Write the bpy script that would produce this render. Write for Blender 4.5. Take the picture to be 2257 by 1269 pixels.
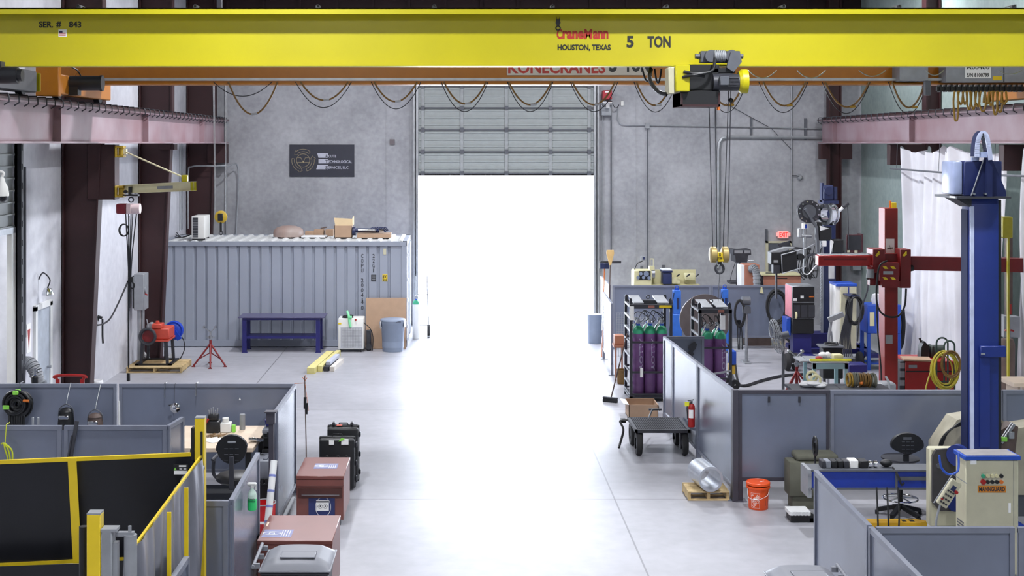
import bpy, bmesh, math, random
from mathutils import Vector, Matrix, Euler
random.seed(7)
PI = math.pi
for o in list(bpy.data.objects): bpy.data.objects.remove(o)
SC = bpy.context.scene
COL = SC.collection

# ------------------------------------------------------------------ camera
F, VX, VH, CZ = 2900.0, 1010.0, 316.0, 5.0      # focal length and vanishing point in pixels of the 2257 wide frame, eye height in m
cam_data = bpy.data.cameras.new('camera')
cam = bpy.data.objects.new('camera', cam_data); COL.objects.link(cam)
cam.location = (0, 0, CZ); cam.rotation_euler = (PI / 2, 0, 0)
cam_data.sensor_width = 36; cam_data.lens = F / 2257 * 36
cam_data.shift_x = (1128.5 - VX) / 2257; cam_data.shift_y = -(634.5 - VH) / 2257
cam_data.clip_start = 0.1; cam_data.clip_end = 400
SC.camera = cam

# ------------------------------------------------------------------ world, lamps, exposure
world = bpy.data.worlds.new('daylight'); SC.world = world; world.use_nodes = True
bg = world.node_tree.nodes['Background']
bg.inputs[0].default_value = (0.80, 0.87, 1.0, 1); bg.inputs[1].default_value = 24.0
SC.view_settings.view_transform = 'Standard'; SC.view_settings.look = 'None'
SC.view_settings.gamma = 1; SC.view_settings.use_curve_mapping = False
SC.view_settings.exposure = 0.0
portal = bpy.data.lights.new('door_portal', 'AREA'); portal.shape = 'RECTANGLE'
portal.size = 4.9; portal.size_y = 4.2; portal.cycles.is_portal = True
po = bpy.data.objects.new('door_portal', portal); COL.objects.link(po)
po.location = (1.31, 36.7, 2.09); po.rotation_euler = (-PI / 2, 0, 0)
HIGHBAY = []
for ly in (-2.0, 6.5, 15.0, 24.2, 30.0):
    for lx in (-2.8, 4.2, 9.6):
        L = bpy.data.lights.new('high_bay', 'AREA'); L.shape = 'DISK'; L.size = 0.5
        L.energy = {-2.8: 430, 4.2: 430, 9.6: 185}[lx] * {-2.0: .7, 6.5: .85, 15.0: 1.1, 24.2: 1.2, 30.0: 1.1}[ly]; L.color = (0.93, 0.95, 1.0)
        o = bpy.data.objects.new('high_bay_light', L); COL.objects.link(o)
        o.location = (lx, ly, 9.15); HIGHBAY.append((lx, ly))

# ------------------------------------------------------------------ helpers
def S(Y): return F / Y
def X(px, Y): return (px - VX) * Y / F
def Z(py, Y): return CZ - (py - VH) * Y / F
def G(px, py, z=0.0):                       # pixel to a point of the plane z
    s = (py - VH) / (CZ - z); return ((px - VX) / s, F / s)

def lin(c):
    return tuple(((v / 255) / 12.92 if v / 255 <= .04045 else ((v / 255 + .055) / 1.055) ** 2.4) for v in c)
MATS = {}
def mat(name, rgb, rough=.5, metal=0, var=.12, scale=6, bump=0.0, bscale=60, spec=.5, rgb2=None, emit=None, trans=0, alpha=1):
    if name in MATS: return MATS[name]
    m = bpy.data.materials.new(name); m.use_nodes = True; MATS[name] = m
    nt = m.node_tree; b = nt.nodes['Principled BSDF']
    c = lin(rgb)
    tc = nt.nodes.new('ShaderNodeTexCoord')
    n = nt.nodes.new('ShaderNodeTexNoise'); n.inputs['Scale'].default_value = scale; n.inputs['Detail'].default_value = 5
    nt.links.new(tc.outputs['Object'], n.inputs['Vector'])
    r = nt.nodes.new('ShaderNodeValToRGB')
    r.color_ramp.elements[0].position = .3; r.color_ramp.elements[1].position = .72
    a = lin(rgb2) if rgb2 else tuple(max(0, v * (1 - var)) for v in c)
    d = c if rgb2 else tuple(min(1, v * (1 + var)) for v in c)
    r.color_ramp.elements[0].color = (*a, 1); r.color_ramp.elements[1].color = (*d, 1)
    nt.links.new(n.outputs['Fac'], r.inputs[0]); nt.links.new(r.outputs[0], b.inputs['Base Color'])
    b.inputs['Roughness'].default_value = rough; b.inputs['Metallic'].default_value = metal
    b.inputs['Specular IOR Level'].default_value = spec
    if trans: b.inputs['Transmission Weight'].default_value = trans
    if emit: b.inputs['Emission Color'].default_value = (*c, 1); b.inputs['Emission Strength'].default_value = emit
    if bump:
        n2 = nt.nodes.new('ShaderNodeTexNoise'); n2.inputs['Scale'].default_value = bscale; n2.inputs['Detail'].default_value = 4
        nt.links.new(tc.outputs['Object'], n2.inputs['Vector'])
        bp = nt.nodes.new('ShaderNodeBump'); bp.inputs['Strength'].default_value = bump; bp.inputs['Distance'].default_value = .02
        nt.links.new(n2.outputs['Fac'], bp.inputs['Height']); nt.links.new(bp.outputs[0], b.inputs['Normal'])
    return m

class MB:
    def __init__(s): s.bm = bmesh.new(); s.mi = 0; s.m = Matrix.Identity(4)
    def _add(s, src, m=None):
        M = s.m @ (m if m is not None else Matrix.Identity(4))
        vm = {}
        for v in src.verts: vm[v] = s.bm.verts.new(M @ v.co)
        for f in src.faces:
            try:
                nf = s.bm.faces.new([vm[v] for v in f.verts]); nf.material_index = s.mi
            except ValueError: pass
        src.free(); return s
    def box(s, x0, x1, y0, y1, z0, z1, bev=0.0, m=None, seg=1):
        b = bmesh.new(); bmesh.ops.create_cube(b, size=1)
        for v in b.verts:
            v.co = Vector(((x0 + x1) / 2 + v.co.x * (x1 - x0), (y0 + y1) / 2 + v.co.y * (y1 - y0), (z0 + z1) / 2 + v.co.z * (z1 - z0)))
        if bev: bmesh.ops.bevel(b, geom=b.edges[:], offset=bev, segments=seg, affect='EDGES', profile=.5)
        return s._add(b, m)
    def cyl(s, p0, p1, r, r2=None, seg=16, caps=True):
        p0 = Vector(p0); p1 = Vector(p1); d = p1 - p0
        if d.length < 1e-6: return s
        b = bmesh.new()
        bmesh.ops.create_cone(b, cap_ends=caps, segments=seg, radius1=r, radius2=r if r2 is None else r2, depth=d.length)
        q = d.to_track_quat('Z', 'Y').to_matrix().to_4x4()
        return s._add(b, Matrix.Translation((p0 + p1) / 2) @ q)
    def bar(s, p0, p1, w, h=None, up=(0, 0, 1)):
        p0 = Vector(p0); p1 = Vector(p1); d = p1 - p0; h = h or w
        u = Vector(up)
        if abs(d.normalized().dot(u)) > .98: u = Vector((0, 1, 0))
        sx = d.normalized().cross(u).normalized(); uz = sx.cross(d.normalized()).normalized()
        b = bmesh.new(); bmesh.ops.create_cube(b, size=1)
        for v in b.verts:
            v.co = (p0 + p1) / 2 + d * v.co.y + sx * (v.co.x * w) + uz * (v.co.z * h)
        return s._add(b)
    def tube(s, pts, r, seg=6, close=False):
        pts = [Vector(p) for p in pts]; n = len(pts); b = bmesh.new(); rings = []
        up = None
        for i, p in enumerate(pts):
            if close: d = pts[(i + 1) % n] - pts[i - 1]
            else: d = pts[min(i + 1, n - 1)] - pts[max(i - 1, 0)]
            d = d.normalized() if d.length > 1e-9 else Vector((0, 0, 1))
            if up is None:
                up = Vector((0, 0, 1)) if abs(d.z) < .9 else Vector((1, 0, 0))
            a = d.cross(up)
            if a.length < 1e-4: a = d.orthogonal()
            a.normalize(); c = a.cross(d).normalized(); up = c
            rings.append([b.verts.new(p + a * math.cos(t) * r + c * math.sin(t) * r) for t in [2 * PI * k / seg for k in range(seg)]])
        m = n if close else n - 1
        for i in range(m):
            A = rings[i]; B = rings[(i + 1) % n]
            for k in range(seg):
                b.faces.new([A[k], A[(k + 1) % seg], B[(k + 1) % seg], B[k]])
        if not close:
            b.faces.new(rings[0][::-1]); b.faces.new(rings[-1])
        bmesh.ops.recalc_face_normals(b, faces=b.faces[:])
        return s._add(b)
    def lathe(s, prof, c=(0, 0, 0), seg=24, axis='Z', a0=0, a1=2 * PI):
        b = bmesh.new(); rings = []; full = abs(a1 - a0 - 2 * PI) < 1e-6
        k = seg if full else seg + 1
        for (r, h) in prof:
            if r < 1e-6: rings.append([b.verts.new((0, 0, h))]); continue
            rings.append([b.verts.new((r * math.cos(a0 + (a1 - a0) * i / seg), r * math.sin(a0 + (a1 - a0) * i / seg), h)) for i in range(k)])
        for A, B in zip(rings, rings[1:]):
            for i in range(seg):
                j = (i + 1) % k if full else i + 1
                try:
                    if len(A) == 1 and len(B) == 1: continue
                    if len(A) == 1: b.faces.new([A[0], B[j], B[i]])
                    elif len(B) == 1: b.faces.new([A[i], A[j], B[0]])
                    else: b.faces.new([A[i], A[j], B[j], B[i]])
                except ValueError: pass
        bmesh.ops.recalc_face_normals(b, faces=b.faces[:])
        R = {'Z': Matrix.Identity(4), 'Y': Matrix.Rotation(-PI / 2, 4, 'X'), 'X': Matrix.Rotation(PI / 2, 4, 'Y')}[axis]
        return s._add(b, Matrix.Translation(c) @ R)
    def prism(s, poly, d0, d1, plane='XZ'):          # polygon in a plane extruded along the third axis
        b = bmesh.new()
        def P(u, v, d): return {'XZ': (u, d, v), 'XY': (u, v, d), 'YZ': (d, u, v)}[plane]
        A = [b.verts.new(P(u, v, d0)) for u, v in poly]; B = [b.verts.new(P(u, v, d1)) for u, v in poly]
        b.faces.new(A); b.faces.new(B[::-1]); n = len(poly)
        for i in range(n): b.faces.new([A[i], A[(i + 1) % n], B[(i + 1) % n], B[i]])
        bmesh.ops.recalc_face_normals(b, faces=b.faces[:])
        return s._add(b)
    def sphere(s, c, r, sc=(1, 1, 1), seg=16):
        b = bmesh.new(); bmesh.ops.create_uvsphere(b, u_segments=seg, v_segments=max(6, seg // 2), radius=r)
        return s._add(b, Matrix.Translation(c) @ Matrix.Diagonal((*sc, 1)))
    def torus(s, c, R, r, axis='Y', seg=28, rs=8, sc=(1, 1)):
        pts = []
        for i in range(seg):
            t = 2 * PI * i / seg; u = R * math.cos(t) * sc[0]; v = R * math.sin(t) * sc[1]
            pts.append(Vector(c) + {'Y': Vector((u, 0, v)), 'Z': Vector((u, v, 0)), 'X': Vector((0, u, v))}[axis])
        return s.tube(pts, r, rs, True)
    def grid(s, fn, nu, nv, thick=0):
        b = bmesh.new(); V = [[b.verts.new(fn(i / nu, j / nv)) for j in range(nv + 1)] for i in range(nu + 1)]
        for i in range(nu):
            for j in range(nv): b.faces.new([V[i][j], V[i + 1][j], V[i + 1][j + 1], V[i][j + 1]])
        if thick:
            bmesh.ops.recalc_face_normals(b, faces=b.faces[:])
            bmesh.ops.solidify(b, geom=b.faces[:], thickness=thick)
        return s._add(b)
    def text(s, body, x0, x1, z0, z1, y, face='-Y', th=.003, rot=0, shear=0, bold=.02):
        cu = bpy.data.curves.new('t', 'FONT'); cu.body = body; cu.size = 1; cu.resolution_u = 3; cu.shear = shear
        cu.space_line = .85; cu.offset = bold
        ob = bpy.data.objects.new('t', cu); COL.objects.link(ob)
        dg = bpy.context.evaluated_depsgraph_get()
        me = bpy.data.meshes.new_from_object(ob.evaluated_get(dg))
        bpy.data.objects.remove(ob); bpy.data.curves.remove(cu)
        b = bmesh.new(); b.from_mesh(me); bpy.data.meshes.remove(me)
        if not b.verts: return s
        if rot:
            for v in b.verts: v.co = Matrix.Rotation(rot, 3, 'Z') @ v.co
        ax = min(v.co.x for v in b.verts); bx_ = max(v.co.x for v in b.verts)
        az = min(v.co.y for v in b.verts); bz = max(v.co.y for v in b.verts)
        for v in b.verts:
            u = (v.co.x - ax) / (bx_ - ax); w = (v.co.y - az) / (bz - az)
            if face == '-Y': v.co = Vector((x0 + u * (x1 - x0), y, z0 + w * (z1 - z0)))
            elif face == '+X': v.co = Vector((y, x0 + u * (x1 - x0), z0 + w * (z1 - z0)))
            elif face == '-X': v.co = Vector((y, x1 - u * (x1 - x0), z0 + w * (z1 - z0)))
            else: v.co = Vector((x0 + u * (x1 - x0), z0 + w * (z1 - z0), y))
        d = {'-Y': (0, -th, 0), '+X': (th, 0, 0), '-X': (-th, 0, 0), '+Z': (0, 0, th)}[face]
        r = bmesh.ops.extrude_face_region(b, geom=b.faces[:])
        for v in r['geom']:
            if isinstance(v, bmesh.types.BMVert): v.co += Vector(d)
        bmesh.ops.recalc_face_normals(b, faces=b.faces[:])
        return s._add(b)
    def make(s, name, mats, origin=(0, 0, 0), parent=None, sharp=38):
        if not s.bm.verts: s.box(-.001, .001, -.001, .001, 0, .001)
        me = bpy.data.meshes.new(name)
        bmesh.ops.translate(s.bm, verts=s.bm.verts[:], vec=-Vector(origin))
        s.bm.to_mesh(me); s.bm.free()
        if not isinstance(mats, (list, tuple)): mats = [mats]
        for m in mats: me.materials.append(m)
        me.shade_smooth(); me.set_sharp_from_angle(angle=math.radians(sharp))
        o = bpy.data.objects.new(name, me); COL.objects.link(o)
        if parent: o.parent = parent
        return o

def tag(o, label, cat, group=None, kind=None):
    o['label'] = label; o['category'] = cat
    if group: o['group'] = group
    if kind: o['kind'] = kind
class T:
    def __init__(s, name, label, cat, origin, group=None):
        s.o = bpy.data.objects.new(name, None); COL.objects.link(s.o); s.o.location = origin
        s.o.empty_display_size = .1
        s.origin = Vector(origin); tag(s.o, label, cat, group)
    def part(s, name, mb, m, parent=None, label=None, kind=None):
        o = mb.make(name, m, s.origin, parent or s.o)
        if label: o['label'] = label
        if kind: o['kind'] = kind
        return o
def solo(name, label, cat, mb, m, origin=None, group=None, kind=None):
    if origin is None:
        co = [v.co for v in mb.bm.verts]
        origin = (sum(c.x for c in co) / len(co), sum(c.y for c in co) / len(co), min(c.z for c in co))
    o = mb.make(name, m, origin); o.location = origin
    tag(o, label, cat, group, kind); return o
def struct(name, mb, m, parent=None):
    o = mb.make(name, m, (0, 0, 0), parent)
    if parent is None: o['kind'] = 'structure'
    return o
def kids(o): return [c for c in bpy.data.objects if c.parent == o]
def dup(root, loc, label, rotz=None, group=None, parent=None):
    c = root.copy(); COL.objects.link(c)
    if parent is None:
        c.location = loc; c['label'] = label
        if rotz is not None: c.rotation_euler = (0, 0, rotz)
        if group: c['group'] = group
    else: c.parent = parent
    for k in kids(root):
        if k is not c: dup(k, None, None, parent=c)
    return c
def loops(c, R, turns, r, plane='XZ', sx=1.0, sz=1.0, jit=.03, seg=22, depth=.08, mb=None):
    """hanging coil of hose: several slightly different rings in one tube"""
    mb = mb or MB(); pts = []; N = int(turns * seg)
    ph = [random.uniform(0, 6.28) for _ in range(4)]
    for i in range(N):
        t = 2 * PI * i / seg; k = i / N
        rr = R * (1 + jit * math.sin(t * .23 + ph[0]) + jit * math.sin(t * .61 + ph[1]))
        u = rr * math.cos(t) * sx + jit * R * math.sin(t * .31 + ph[2]); v = rr * math.sin(t) * sz + jit * R * math.sin(t * .17 + ph[3])
        w = depth * (math.sin(t * .13 + ph[1]) * .5)
        d = {'XZ': (u, w, v), 'YZ': (w, u, v), 'XY': (u, v, w)}[plane]
        pts.append(Vector(c) + Vector(d))
    mb.tube(pts, r, 6); return mb
def arc(p0, p1, sag, n=14):
    p0 = Vector(p0); p1 = Vector(p1)
    return [p0.lerp(p1, i / n) + Vector((0, 0, -sag * 4 * (i / n) * (1 - i / n))) for i in range(n + 1)]
def spline(ps, n=8):
    ps = [Vector(p) for p in ps]; out = []
    for i in range(len(ps) - 1):
        a = ps[max(i - 1, 0)]; b = ps[i]; c = ps[i + 1]; d = ps[min(i + 2, len(ps) - 1)]
        for k in range(n):
            t = k / n
            out.append(.5 * ((2 * b) + (c - a) * t + (2 * a - 5 * b + 4 * c - d) * t * t + (3 * b - a - 3 * c + d) * t ** 3))
    out.append(ps[-1]); return out

# ------------------------------------------------------------------ materials
M = dict(
    yellow=mat('crane_yellow_paint', (188, 178, 16), .36, var=.04, scale=1.5, bump=.03),
    orange=mat('crane_orange_paint', (164, 100, 8), .42, var=.05),
    maroon=mat('maroon_steel', (52, 24, 27), .55, var=.12, scale=3),
    runway=mat('runway_primer', (158, 140, 148), .42, rgb2=(138, 106, 112), scale=1.1),
    black=mat('black_plastic', (22, 23, 26), .45), dark=mat('dark_steel', (48, 49, 56), .5, var=.2),
    rubber=mat('rubber', (38, 38, 40), .8), grey=mat('grey_paint', (140, 143, 148), .5),
    dgrey=mat('dark_grey_paint', (84, 87, 94), .5), steel=mat('bare_steel', (170, 172, 176), .35, 1.0, var=.15),
    chrome=mat('chrome', (220, 222, 226), .12, 1.0), galv=mat('galvanised', (165, 168, 172), .45, .6, var=.12),
    white=mat('white_paint', (225, 226, 226), .5, var=.04), plastic=mat('white_plastic', (220, 220, 216), .4, var=.03),
    panel=mat('partition_paint', (114, 122, 142), .27, var=.07, scale=1.1, bump=.03, bscale=5, rgb2=(104, 110, 126), spec=1),
    ptrim=mat('partition_frame', (116, 121, 136), .35, var=.08, spec=.9), ptrimd=mat('partition_dark_frame', (66, 64, 74), .45, var=.1),
    blue=mat('blue_paint', (20, 48, 138), .35, var=.1), blue2=mat('bright_blue_paint', (32, 76, 176), .4, var=.08),
    navy=mat('navy_paint', (34, 44, 84), .45, var=.12), tblue=mat('bench_blue', (32, 32, 100), .4, var=.1),
    red=mat('red_paint', (158, 26, 24), .4, var=.1), dred=mat('deep_red_paint', (120, 22, 24), .42, var=.12),
    brick=mat('jobbox_brown', (116, 62, 54), .4, spec=.9, var=.1, scale=3), wood=mat('pallet_wood', (196, 172, 126), .8, var=.15, scale=14),
    lumber=mat('lumber', (214, 204, 136), .7, var=.1, scale=9), card=mat('cardboard', (168, 140, 116), .85, var=.05),
    beige=mat('beige_paint', (190, 186, 160), .5, var=.06), cream=mat('machine_cream', (206, 200, 158), .5, var=.06),
    purple=mat('cylinder_purple', (118, 78, 132), .45, var=.1), green=mat('cylinder_green', (52, 158, 118), .4, var=.08),
    teal=mat('pale_teal', (150, 186, 190), .5, var=.05), fabric=mat('white_sheet', (226, 226, 232), .85, var=.07, scale=2),
    curtain=mat('black_vinyl', (26, 27, 32), .32, var=.15, scale=2, bump=.1, bscale=3), lime=mat('lime_tape', (140, 215, 80), .6),
    ptape=mat('orange_plastic', (232, 84, 26), .35, var=.05), tyellow=mat('post_yellow', (226, 196, 34), .45, var=.05),
    brass=mat('brown_hose', (112, 82, 36), .5, var=.2, scale=20), goldc=mat('amber_cable', (150, 116, 34), .5),
    silver=mat('aluminium', (206, 210, 216), .28, .9, var=.08, scale=12), paper=mat('paper', (238, 238, 236), .8, var=.02),
    olive=mat('olive_pad', (96, 96, 84), .9, var=.12), bag=mat('bag_white', (228, 228, 230), .6), lens=mat('dark_glass', (20, 24, 30), .1),
    bin=mat('bin_grey', (128, 130, 138), .5, var=.05), barrel=mat('barrel_bluegrey', (130, 142, 162), .5, var=.05),
    signd=mat('sign_charcoal', (44, 46, 58), .45, var=.05), signl=mat('sign_grey', (176, 178, 192), .5),
    redt=mat('lettering_red', (170, 40, 30), .5), blackt=mat('lettering_black', (26, 28, 26), .5),
    liquid=mat('green_liquid', (60, 215, 120), .2), tan=mat('bench_top', (214, 194, 172), .6, var=.06), hyel=mat('hose_yellow', (170, 156, 44), .5),
    horange=mat('hose_orange', (206, 110, 36), .5), grey2=mat('tool_case_grey', (120, 124, 134), .5), brown=mat('rust_brown', (92, 76, 70), .6, var=.2),
)
def m_concrete(name, a, b, scale, rough, joints=None, bumpS=.06, spec=.5):
    m = bpy.data.materials.new(name); m.use_nodes = True; nt = m.node_tree; bs = nt.nodes['Principled BSDF']
    tc = nt.nodes.new('ShaderNodeTexCoord')
    n1 = nt.nodes.new('ShaderNodeTexNoise'); n1.inputs['Scale'].default_value = scale; n1.inputs['Detail'].default_value = 8; n1.inputs['Roughness'].default_value = .62
    n2 = nt.nodes.new('ShaderNodeTexNoise'); n2.inputs['Scale'].default_value = scale * 14; n2.inputs['Detail'].default_value = 6
    for n in (n1, n2): nt.links.new(tc.outputs['Object'], n.inputs['Vector'])
    mx = nt.nodes.new('ShaderNodeMath'); mx.operation = 'MULTIPLY_ADD'; mx.inputs[1].default_value = .3; nt.links.new(n2.outputs['Fac'], mx.inputs[0])
    ml = nt.nodes.new('ShaderNodeMath'); ml.operation = 'MULTIPLY'; ml.inputs[1].default_value = .7; nt.links.new(n1.outputs['Fac'], ml.inputs[0]); nt.links.new(ml.outputs[0], mx.inputs[2])
    r = nt.nodes.new('ShaderNodeValToRGB'); r.color_ramp.elements[0].position = .36; r.color_ramp.elements[1].position = .64
    r.color_ramp.elements[0].color = (*lin(a), 1); r.color_ramp.elements[1].color = (*lin(b), 1); nt.links.new(mx.outputs[0], r.inputs[0])
    out = r.outputs[0]
    if joints:
        sp = nt.nodes.new('ShaderNodeSeparateXYZ'); nt.links.new(tc.outputs['Object'], sp.inputs[0])
        for ax, off, per, w in joints:
            q = nt.nodes.new('ShaderNodeMath'); q.operation = 'SUBTRACT'; q.inputs[1].default_value = off; nt.links.new(sp.outputs[ax], q.inputs[0])
            p = nt.nodes.new('ShaderNodeMath'); p.operation = 'PINGPONG'; p.inputs[1].default_value = per / 2; nt.links.new(q.outputs[0], p.inputs[0])
            l = nt.nodes.new('ShaderNodeMath'); l.operation = 'LESS_THAN'; l.inputs[1].default_value = w; nt.links.new(p.outputs[0], l.inputs[0])
            k = nt.nodes.new('ShaderNodeMath'); k.operation = 'MULTIPLY'; k.inputs[1].default_value = .55; nt.links.new(l.outputs[0], k.inputs[0])
            mm = nt.nodes.new('ShaderNodeMix'); mm.data_type = 'RGBA'; nt.links.new(k.outputs[0], mm.inputs[0]); nt.links.new(out, mm.inputs[6]); mm.inputs[7].default_value = (.05, .05, .055, 1); out = mm.outputs[2]
    nt.links.new(out, bs.inputs['Base Color']); bs.inputs['Roughness'].default_value = rough; bs.inputs['Specular IOR Level'].default_value = spec
    bp = nt.nodes.new('ShaderNodeBump'); bp.inputs['Strength'].default_value = bumpS; bp.inputs['Distance'].default_value = .02
    nt.links.new(n2.outputs['Fac'], bp.inputs['Height']); nt.links.new(bp.outputs[0], bs.inputs['Normal'])
    return m
MFLOOR = m_concrete('floor_concrete', (148, 148, 154), (170, 170, 177), .35, .41, [(1, 18.5, 6.2, .011), (0, 2.2, 6.4, .011)], .03)
MWALL = m_concrete('wall_concrete', (138, 139, 144), (172, 173, 178), .55, .8)
MWALLG = m_concrete('wall_concrete_green', (128, 144, 142), (160, 174, 170), .5, .8)
MWALLW = m_concrete('wall_white_paint', (186, 187, 196), (218, 219, 226), .4, .55)
MROOF = mat('roof_dark_metal', (44, 24, 28), .7, var=.1)
MOUT = m_concrete('yard_concrete', (205, 205, 200), (225, 225, 220), .3, .8)

# ------------------------------------------------------------------ the room
XL, XR, YB, YN, ZC = -7.4, 11.1, 36.25, -8.0, 9.6
DX0, DX1, DZ = X(920, YB), X(1310, YB), 6.9           # roller door opening
struct('floor', MB().box(XL - .3, XR + .3, YN - .3, YB + .3, -.3, 0), MFLOOR)
b = MB(); b.box(XL - .3, DX0, YB, YB + .3, 0, 8.2); b.box(DX1, XR + .3, YB, YB + .3, 0, 8.2); b.box(DX0, DX1, YB, YB + .3, DZ, 8.2)
for jx in (852, 1402, 1745): b.box(X(jx, YB) - .012, X(jx, YB) + .012, YB - .012, YB, 0, 8.2)
struct('wall_back', b, MWALL)
b = MB(); b.box(XL - .3, XR + .3, YB, YB + .3, 8.2, ZC)
for k in range(19): b.box(XL + k * 1.0, XL + k * 1.0 + .08, YB - .06, YB, 8.2, ZC)
struct('wall_back_upper', b, MROOF)
# left wall with a roller door opening near the camera side
LD0, LD1, LDZ = 16.5, 22.08, 5.0
b = MB(); b.box(XL - .3, XL, YN, LD0, 0, ZC); b.box(XL - .3, XL, LD1, YB, 0, ZC); b.box(XL - .3, XL, LD0, LD1, LDZ, ZC)
struct('wall_left', b, MWALLW)
struct('wall_right', MB().box(XR, XR + .3, YN, YB, 0, ZC), MWALLG)
struct('wall_near', MB().box(XL - .3, XR + .3, YN - .3, YN, 0, ZC), MWALL)
b = MB(); b.box(XL - .3, XR + .3, YN - .3, YB + .3, ZC, ZC + .2)
for k in range(14): b.box(XL, XR, YN + 1 + k * 3.2, YN + 1.15 + k * 3.2, ZC - .22, ZC)
struct('ceiling', b, MROOF)
solo('yard_pavement', 'bright sunlit concrete yard outside the open roller door', 'pavement', MB().box(-30, 30, YB + .35, YB + 70, -.3, -.01), MOUT, (0, YB + .35, -.3))['kind'] = 'structure'
# high bay lamps
hb0 = None
for lx, ly in HIGHBAY:
    if hb0 is None:
        t = T('high_bay_lamp', 'round high bay lamp under the dark roof', 'lamp', (lx, ly, 9.18), 'high bay lamps under the roof')
        b = MB(); b.lathe([(.30, 0), (.27, .1), (.13, .2), (.1, .32), (0, .32)], (lx, ly, 9.18)); t.part('lamp_shade', b, M['galv'])
        t.part('hanger', MB().cyl((lx, ly, 9.5), (lx, ly, 9.6), .012), M['dark']); hb0 = t.o
    else: dup(hb0, (lx, ly, 9.18), 'round high bay lamp under the dark roof')

# roller (sectional) door
yd = YB - .02
t = bpy.data.objects.new('door_1', None); COL.objects.link(t); t['kind'] = 'structure'; t.location = (0, 0, 0)
b = MB(); z = Z(382, yd); mdoor = mat('door_panel', (150, 156, 156), .45, var=.05)
zb = z
while z < DZ + .05:
    b.box(DX0 - .02, DX1 + .02, yd - .05, yd, z, z + .598)
    for k in range(3): b.box(DX0, DX1, yd - .07, yd - .05, z + .12 + k * .19, z + .165 + k * .19)
    z += .6
struct('door_panel', b, mdoor, t)
b = MB()
for px in (932, 1018, 1116, 1213, 1298): b.box(X(px, yd) - .04, X(px, yd) + .04, yd - .09, yd - .05, zb, DZ)
struct('stile', b, mat('door_stile', (150, 154, 156), .45), t)
b = MB(); z = zb
while z < DZ + .05:
    b.box(DX0, DX1, yd - .10, yd - .05, z - .02, z + .02)
    for px in (932, 1018, 1116, 1213, 1298): b.box(X(px, yd) - .05, X(px, yd) + .05, yd - .12, yd - .06, z - .06, z + .06)
    z += .6
struct('hinge_strut', b, M['dgrey'], t)
struct('bottom_seal', MB().box(DX0, DX1, yd - .06, yd, zb - .06, zb), M['black'], t)
for nm, xx, sg in (('a', DX0, -1), ('b', DX1, 1)):
    b = MB(); b.box(xx - .03, xx + .03, yd - .14, yd + .02, 0, 7.2); b.box(xx + sg * .09 - .02, xx + sg * .09 + .02, yd - .12, yd + .02, 0, 7.2); struct('track', b, M['galv'], t)
# ------------------------------------------------------------------ steel frame
def column_left(Y, ptop, pbot, bracket, label, first=False):
    """tapered portal column standing against the left wall, haunch bracket carrying the crane runway"""
    xw = XL + .02; y0, y1 = Y, Y + .28
    t = T('steel_column', label, 'column', (xw, Y, 0), 'tapered columns along the left wall')
    xt = X(ptop, Y); xb = X(pbot, Y)
    b = MB(); b.prism([(xw, 0), (xb, 0), (xt, 5.6), (xt, ZC - .25), (xw, ZC - .25)], Y + .11, Y + .17); t.part('web', b, M['maroon'])
    b = MB(); b.prism([(xb, 0), (xb + .03, 0), (xt + .03, 5.6), (xt + .03, ZC - .25), (xt, ZC - .25), (xt, 5.6)], y0, y1)
    b.box(xw, xw + .03, y0, y1, 0, ZC - .25); t.part('flange', b, M['maroon'])
    xbk, zb = bracket
    xe = X(xbk, Y); ze = Z(zb, Y) if zb else 4.4
    b = MB(); b.box(xb, xe, Y + .02, Y + .26, ze, 4.98, .01); b.box(xe, xe + .03, y0 - .02, y1 + .02, ze, 4.98); t.part('bracket', b, M['maroon'])
    t.part('base_plate', MB().box(xw, xb + .1, y0 - .05, y1 + .05, 0, .03), M['maroon'])
column_left(24.5, 222, 192, (250, 440), 'tapered maroon steel column nearest the camera, carrying the small yellow jib crane')
column_left(30.4, 376, 350, (382, 330), 'tapered maroon steel column at the left end of the grey shipping container')
column_left(35.75, 472, 456, (497, 360), 'maroon steel column in the left rear corner behind the air conditioner unit')
def column_right(Y, w, label):
    xw = XR - .02
    t = T('steel_column', label, 'column', (xw, Y, 0), 'columns along the right wall')
    b = MB(); b.box(xw - w, xw, Y + .11, Y + .17, 0, ZC - .25); t.part('web', b, M['maroon'])
    b = MB(); b.box(xw - w - .02, xw - w + .02, Y, Y + .28, 0, ZC - .25); b.box(xw - .03, xw, Y, Y + .28, 0, ZC - .25); t.part('flange', b, M['maroon'])
    b = MB(); b.box(9.92, xw - w, Y + .02, Y + .26, 4.5, 4.98, .01); t.part('bracket', b, M['maroon'])
    t.part('base_plate', MB().box(xw - w - .1, xw, Y - .05, Y + .33, 0, .03), M['maroon'])
column_right(30.2, .32, 'maroon steel column behind the left edge of the white sheet curtain')
column_right(23.9, .62, 'maroon steel column beside the blue mast, holding two grey switch boxes')
# rear right corner column (free standing, the bracket straddles it)
t = T('steel_column', 'slim maroon column in the right rear corner behind the dark blue machine mast', 'column', (X(1839, 35.7), 35.7, 0))
x0, x1 = X(1828, 35.7), X(1853, 35.7)
b = MB(); b.box(x0, x1, 35.78, 35.82, 0, ZC - .25); t.part('web', b, M['maroon'])
b = MB(); b.box(x0 - .015, x0 + .015, 35.66, 35.94, 0, ZC - .25); b.box(x1 - .015, x1 + .015, 35.66, 35.94, 0, ZC - .25); t.part('flange', b, M['maroon'])
b = MB(); b.box(X(1808, 35.7), x0, 35.68, 35.9, Z(351, 35.7), 4.98); b.box(x1, X(1878, 35.7), 35.68, 35.9, Z(351, 35.7), 4.98); t.part('bracket', b, M['maroon'])

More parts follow.
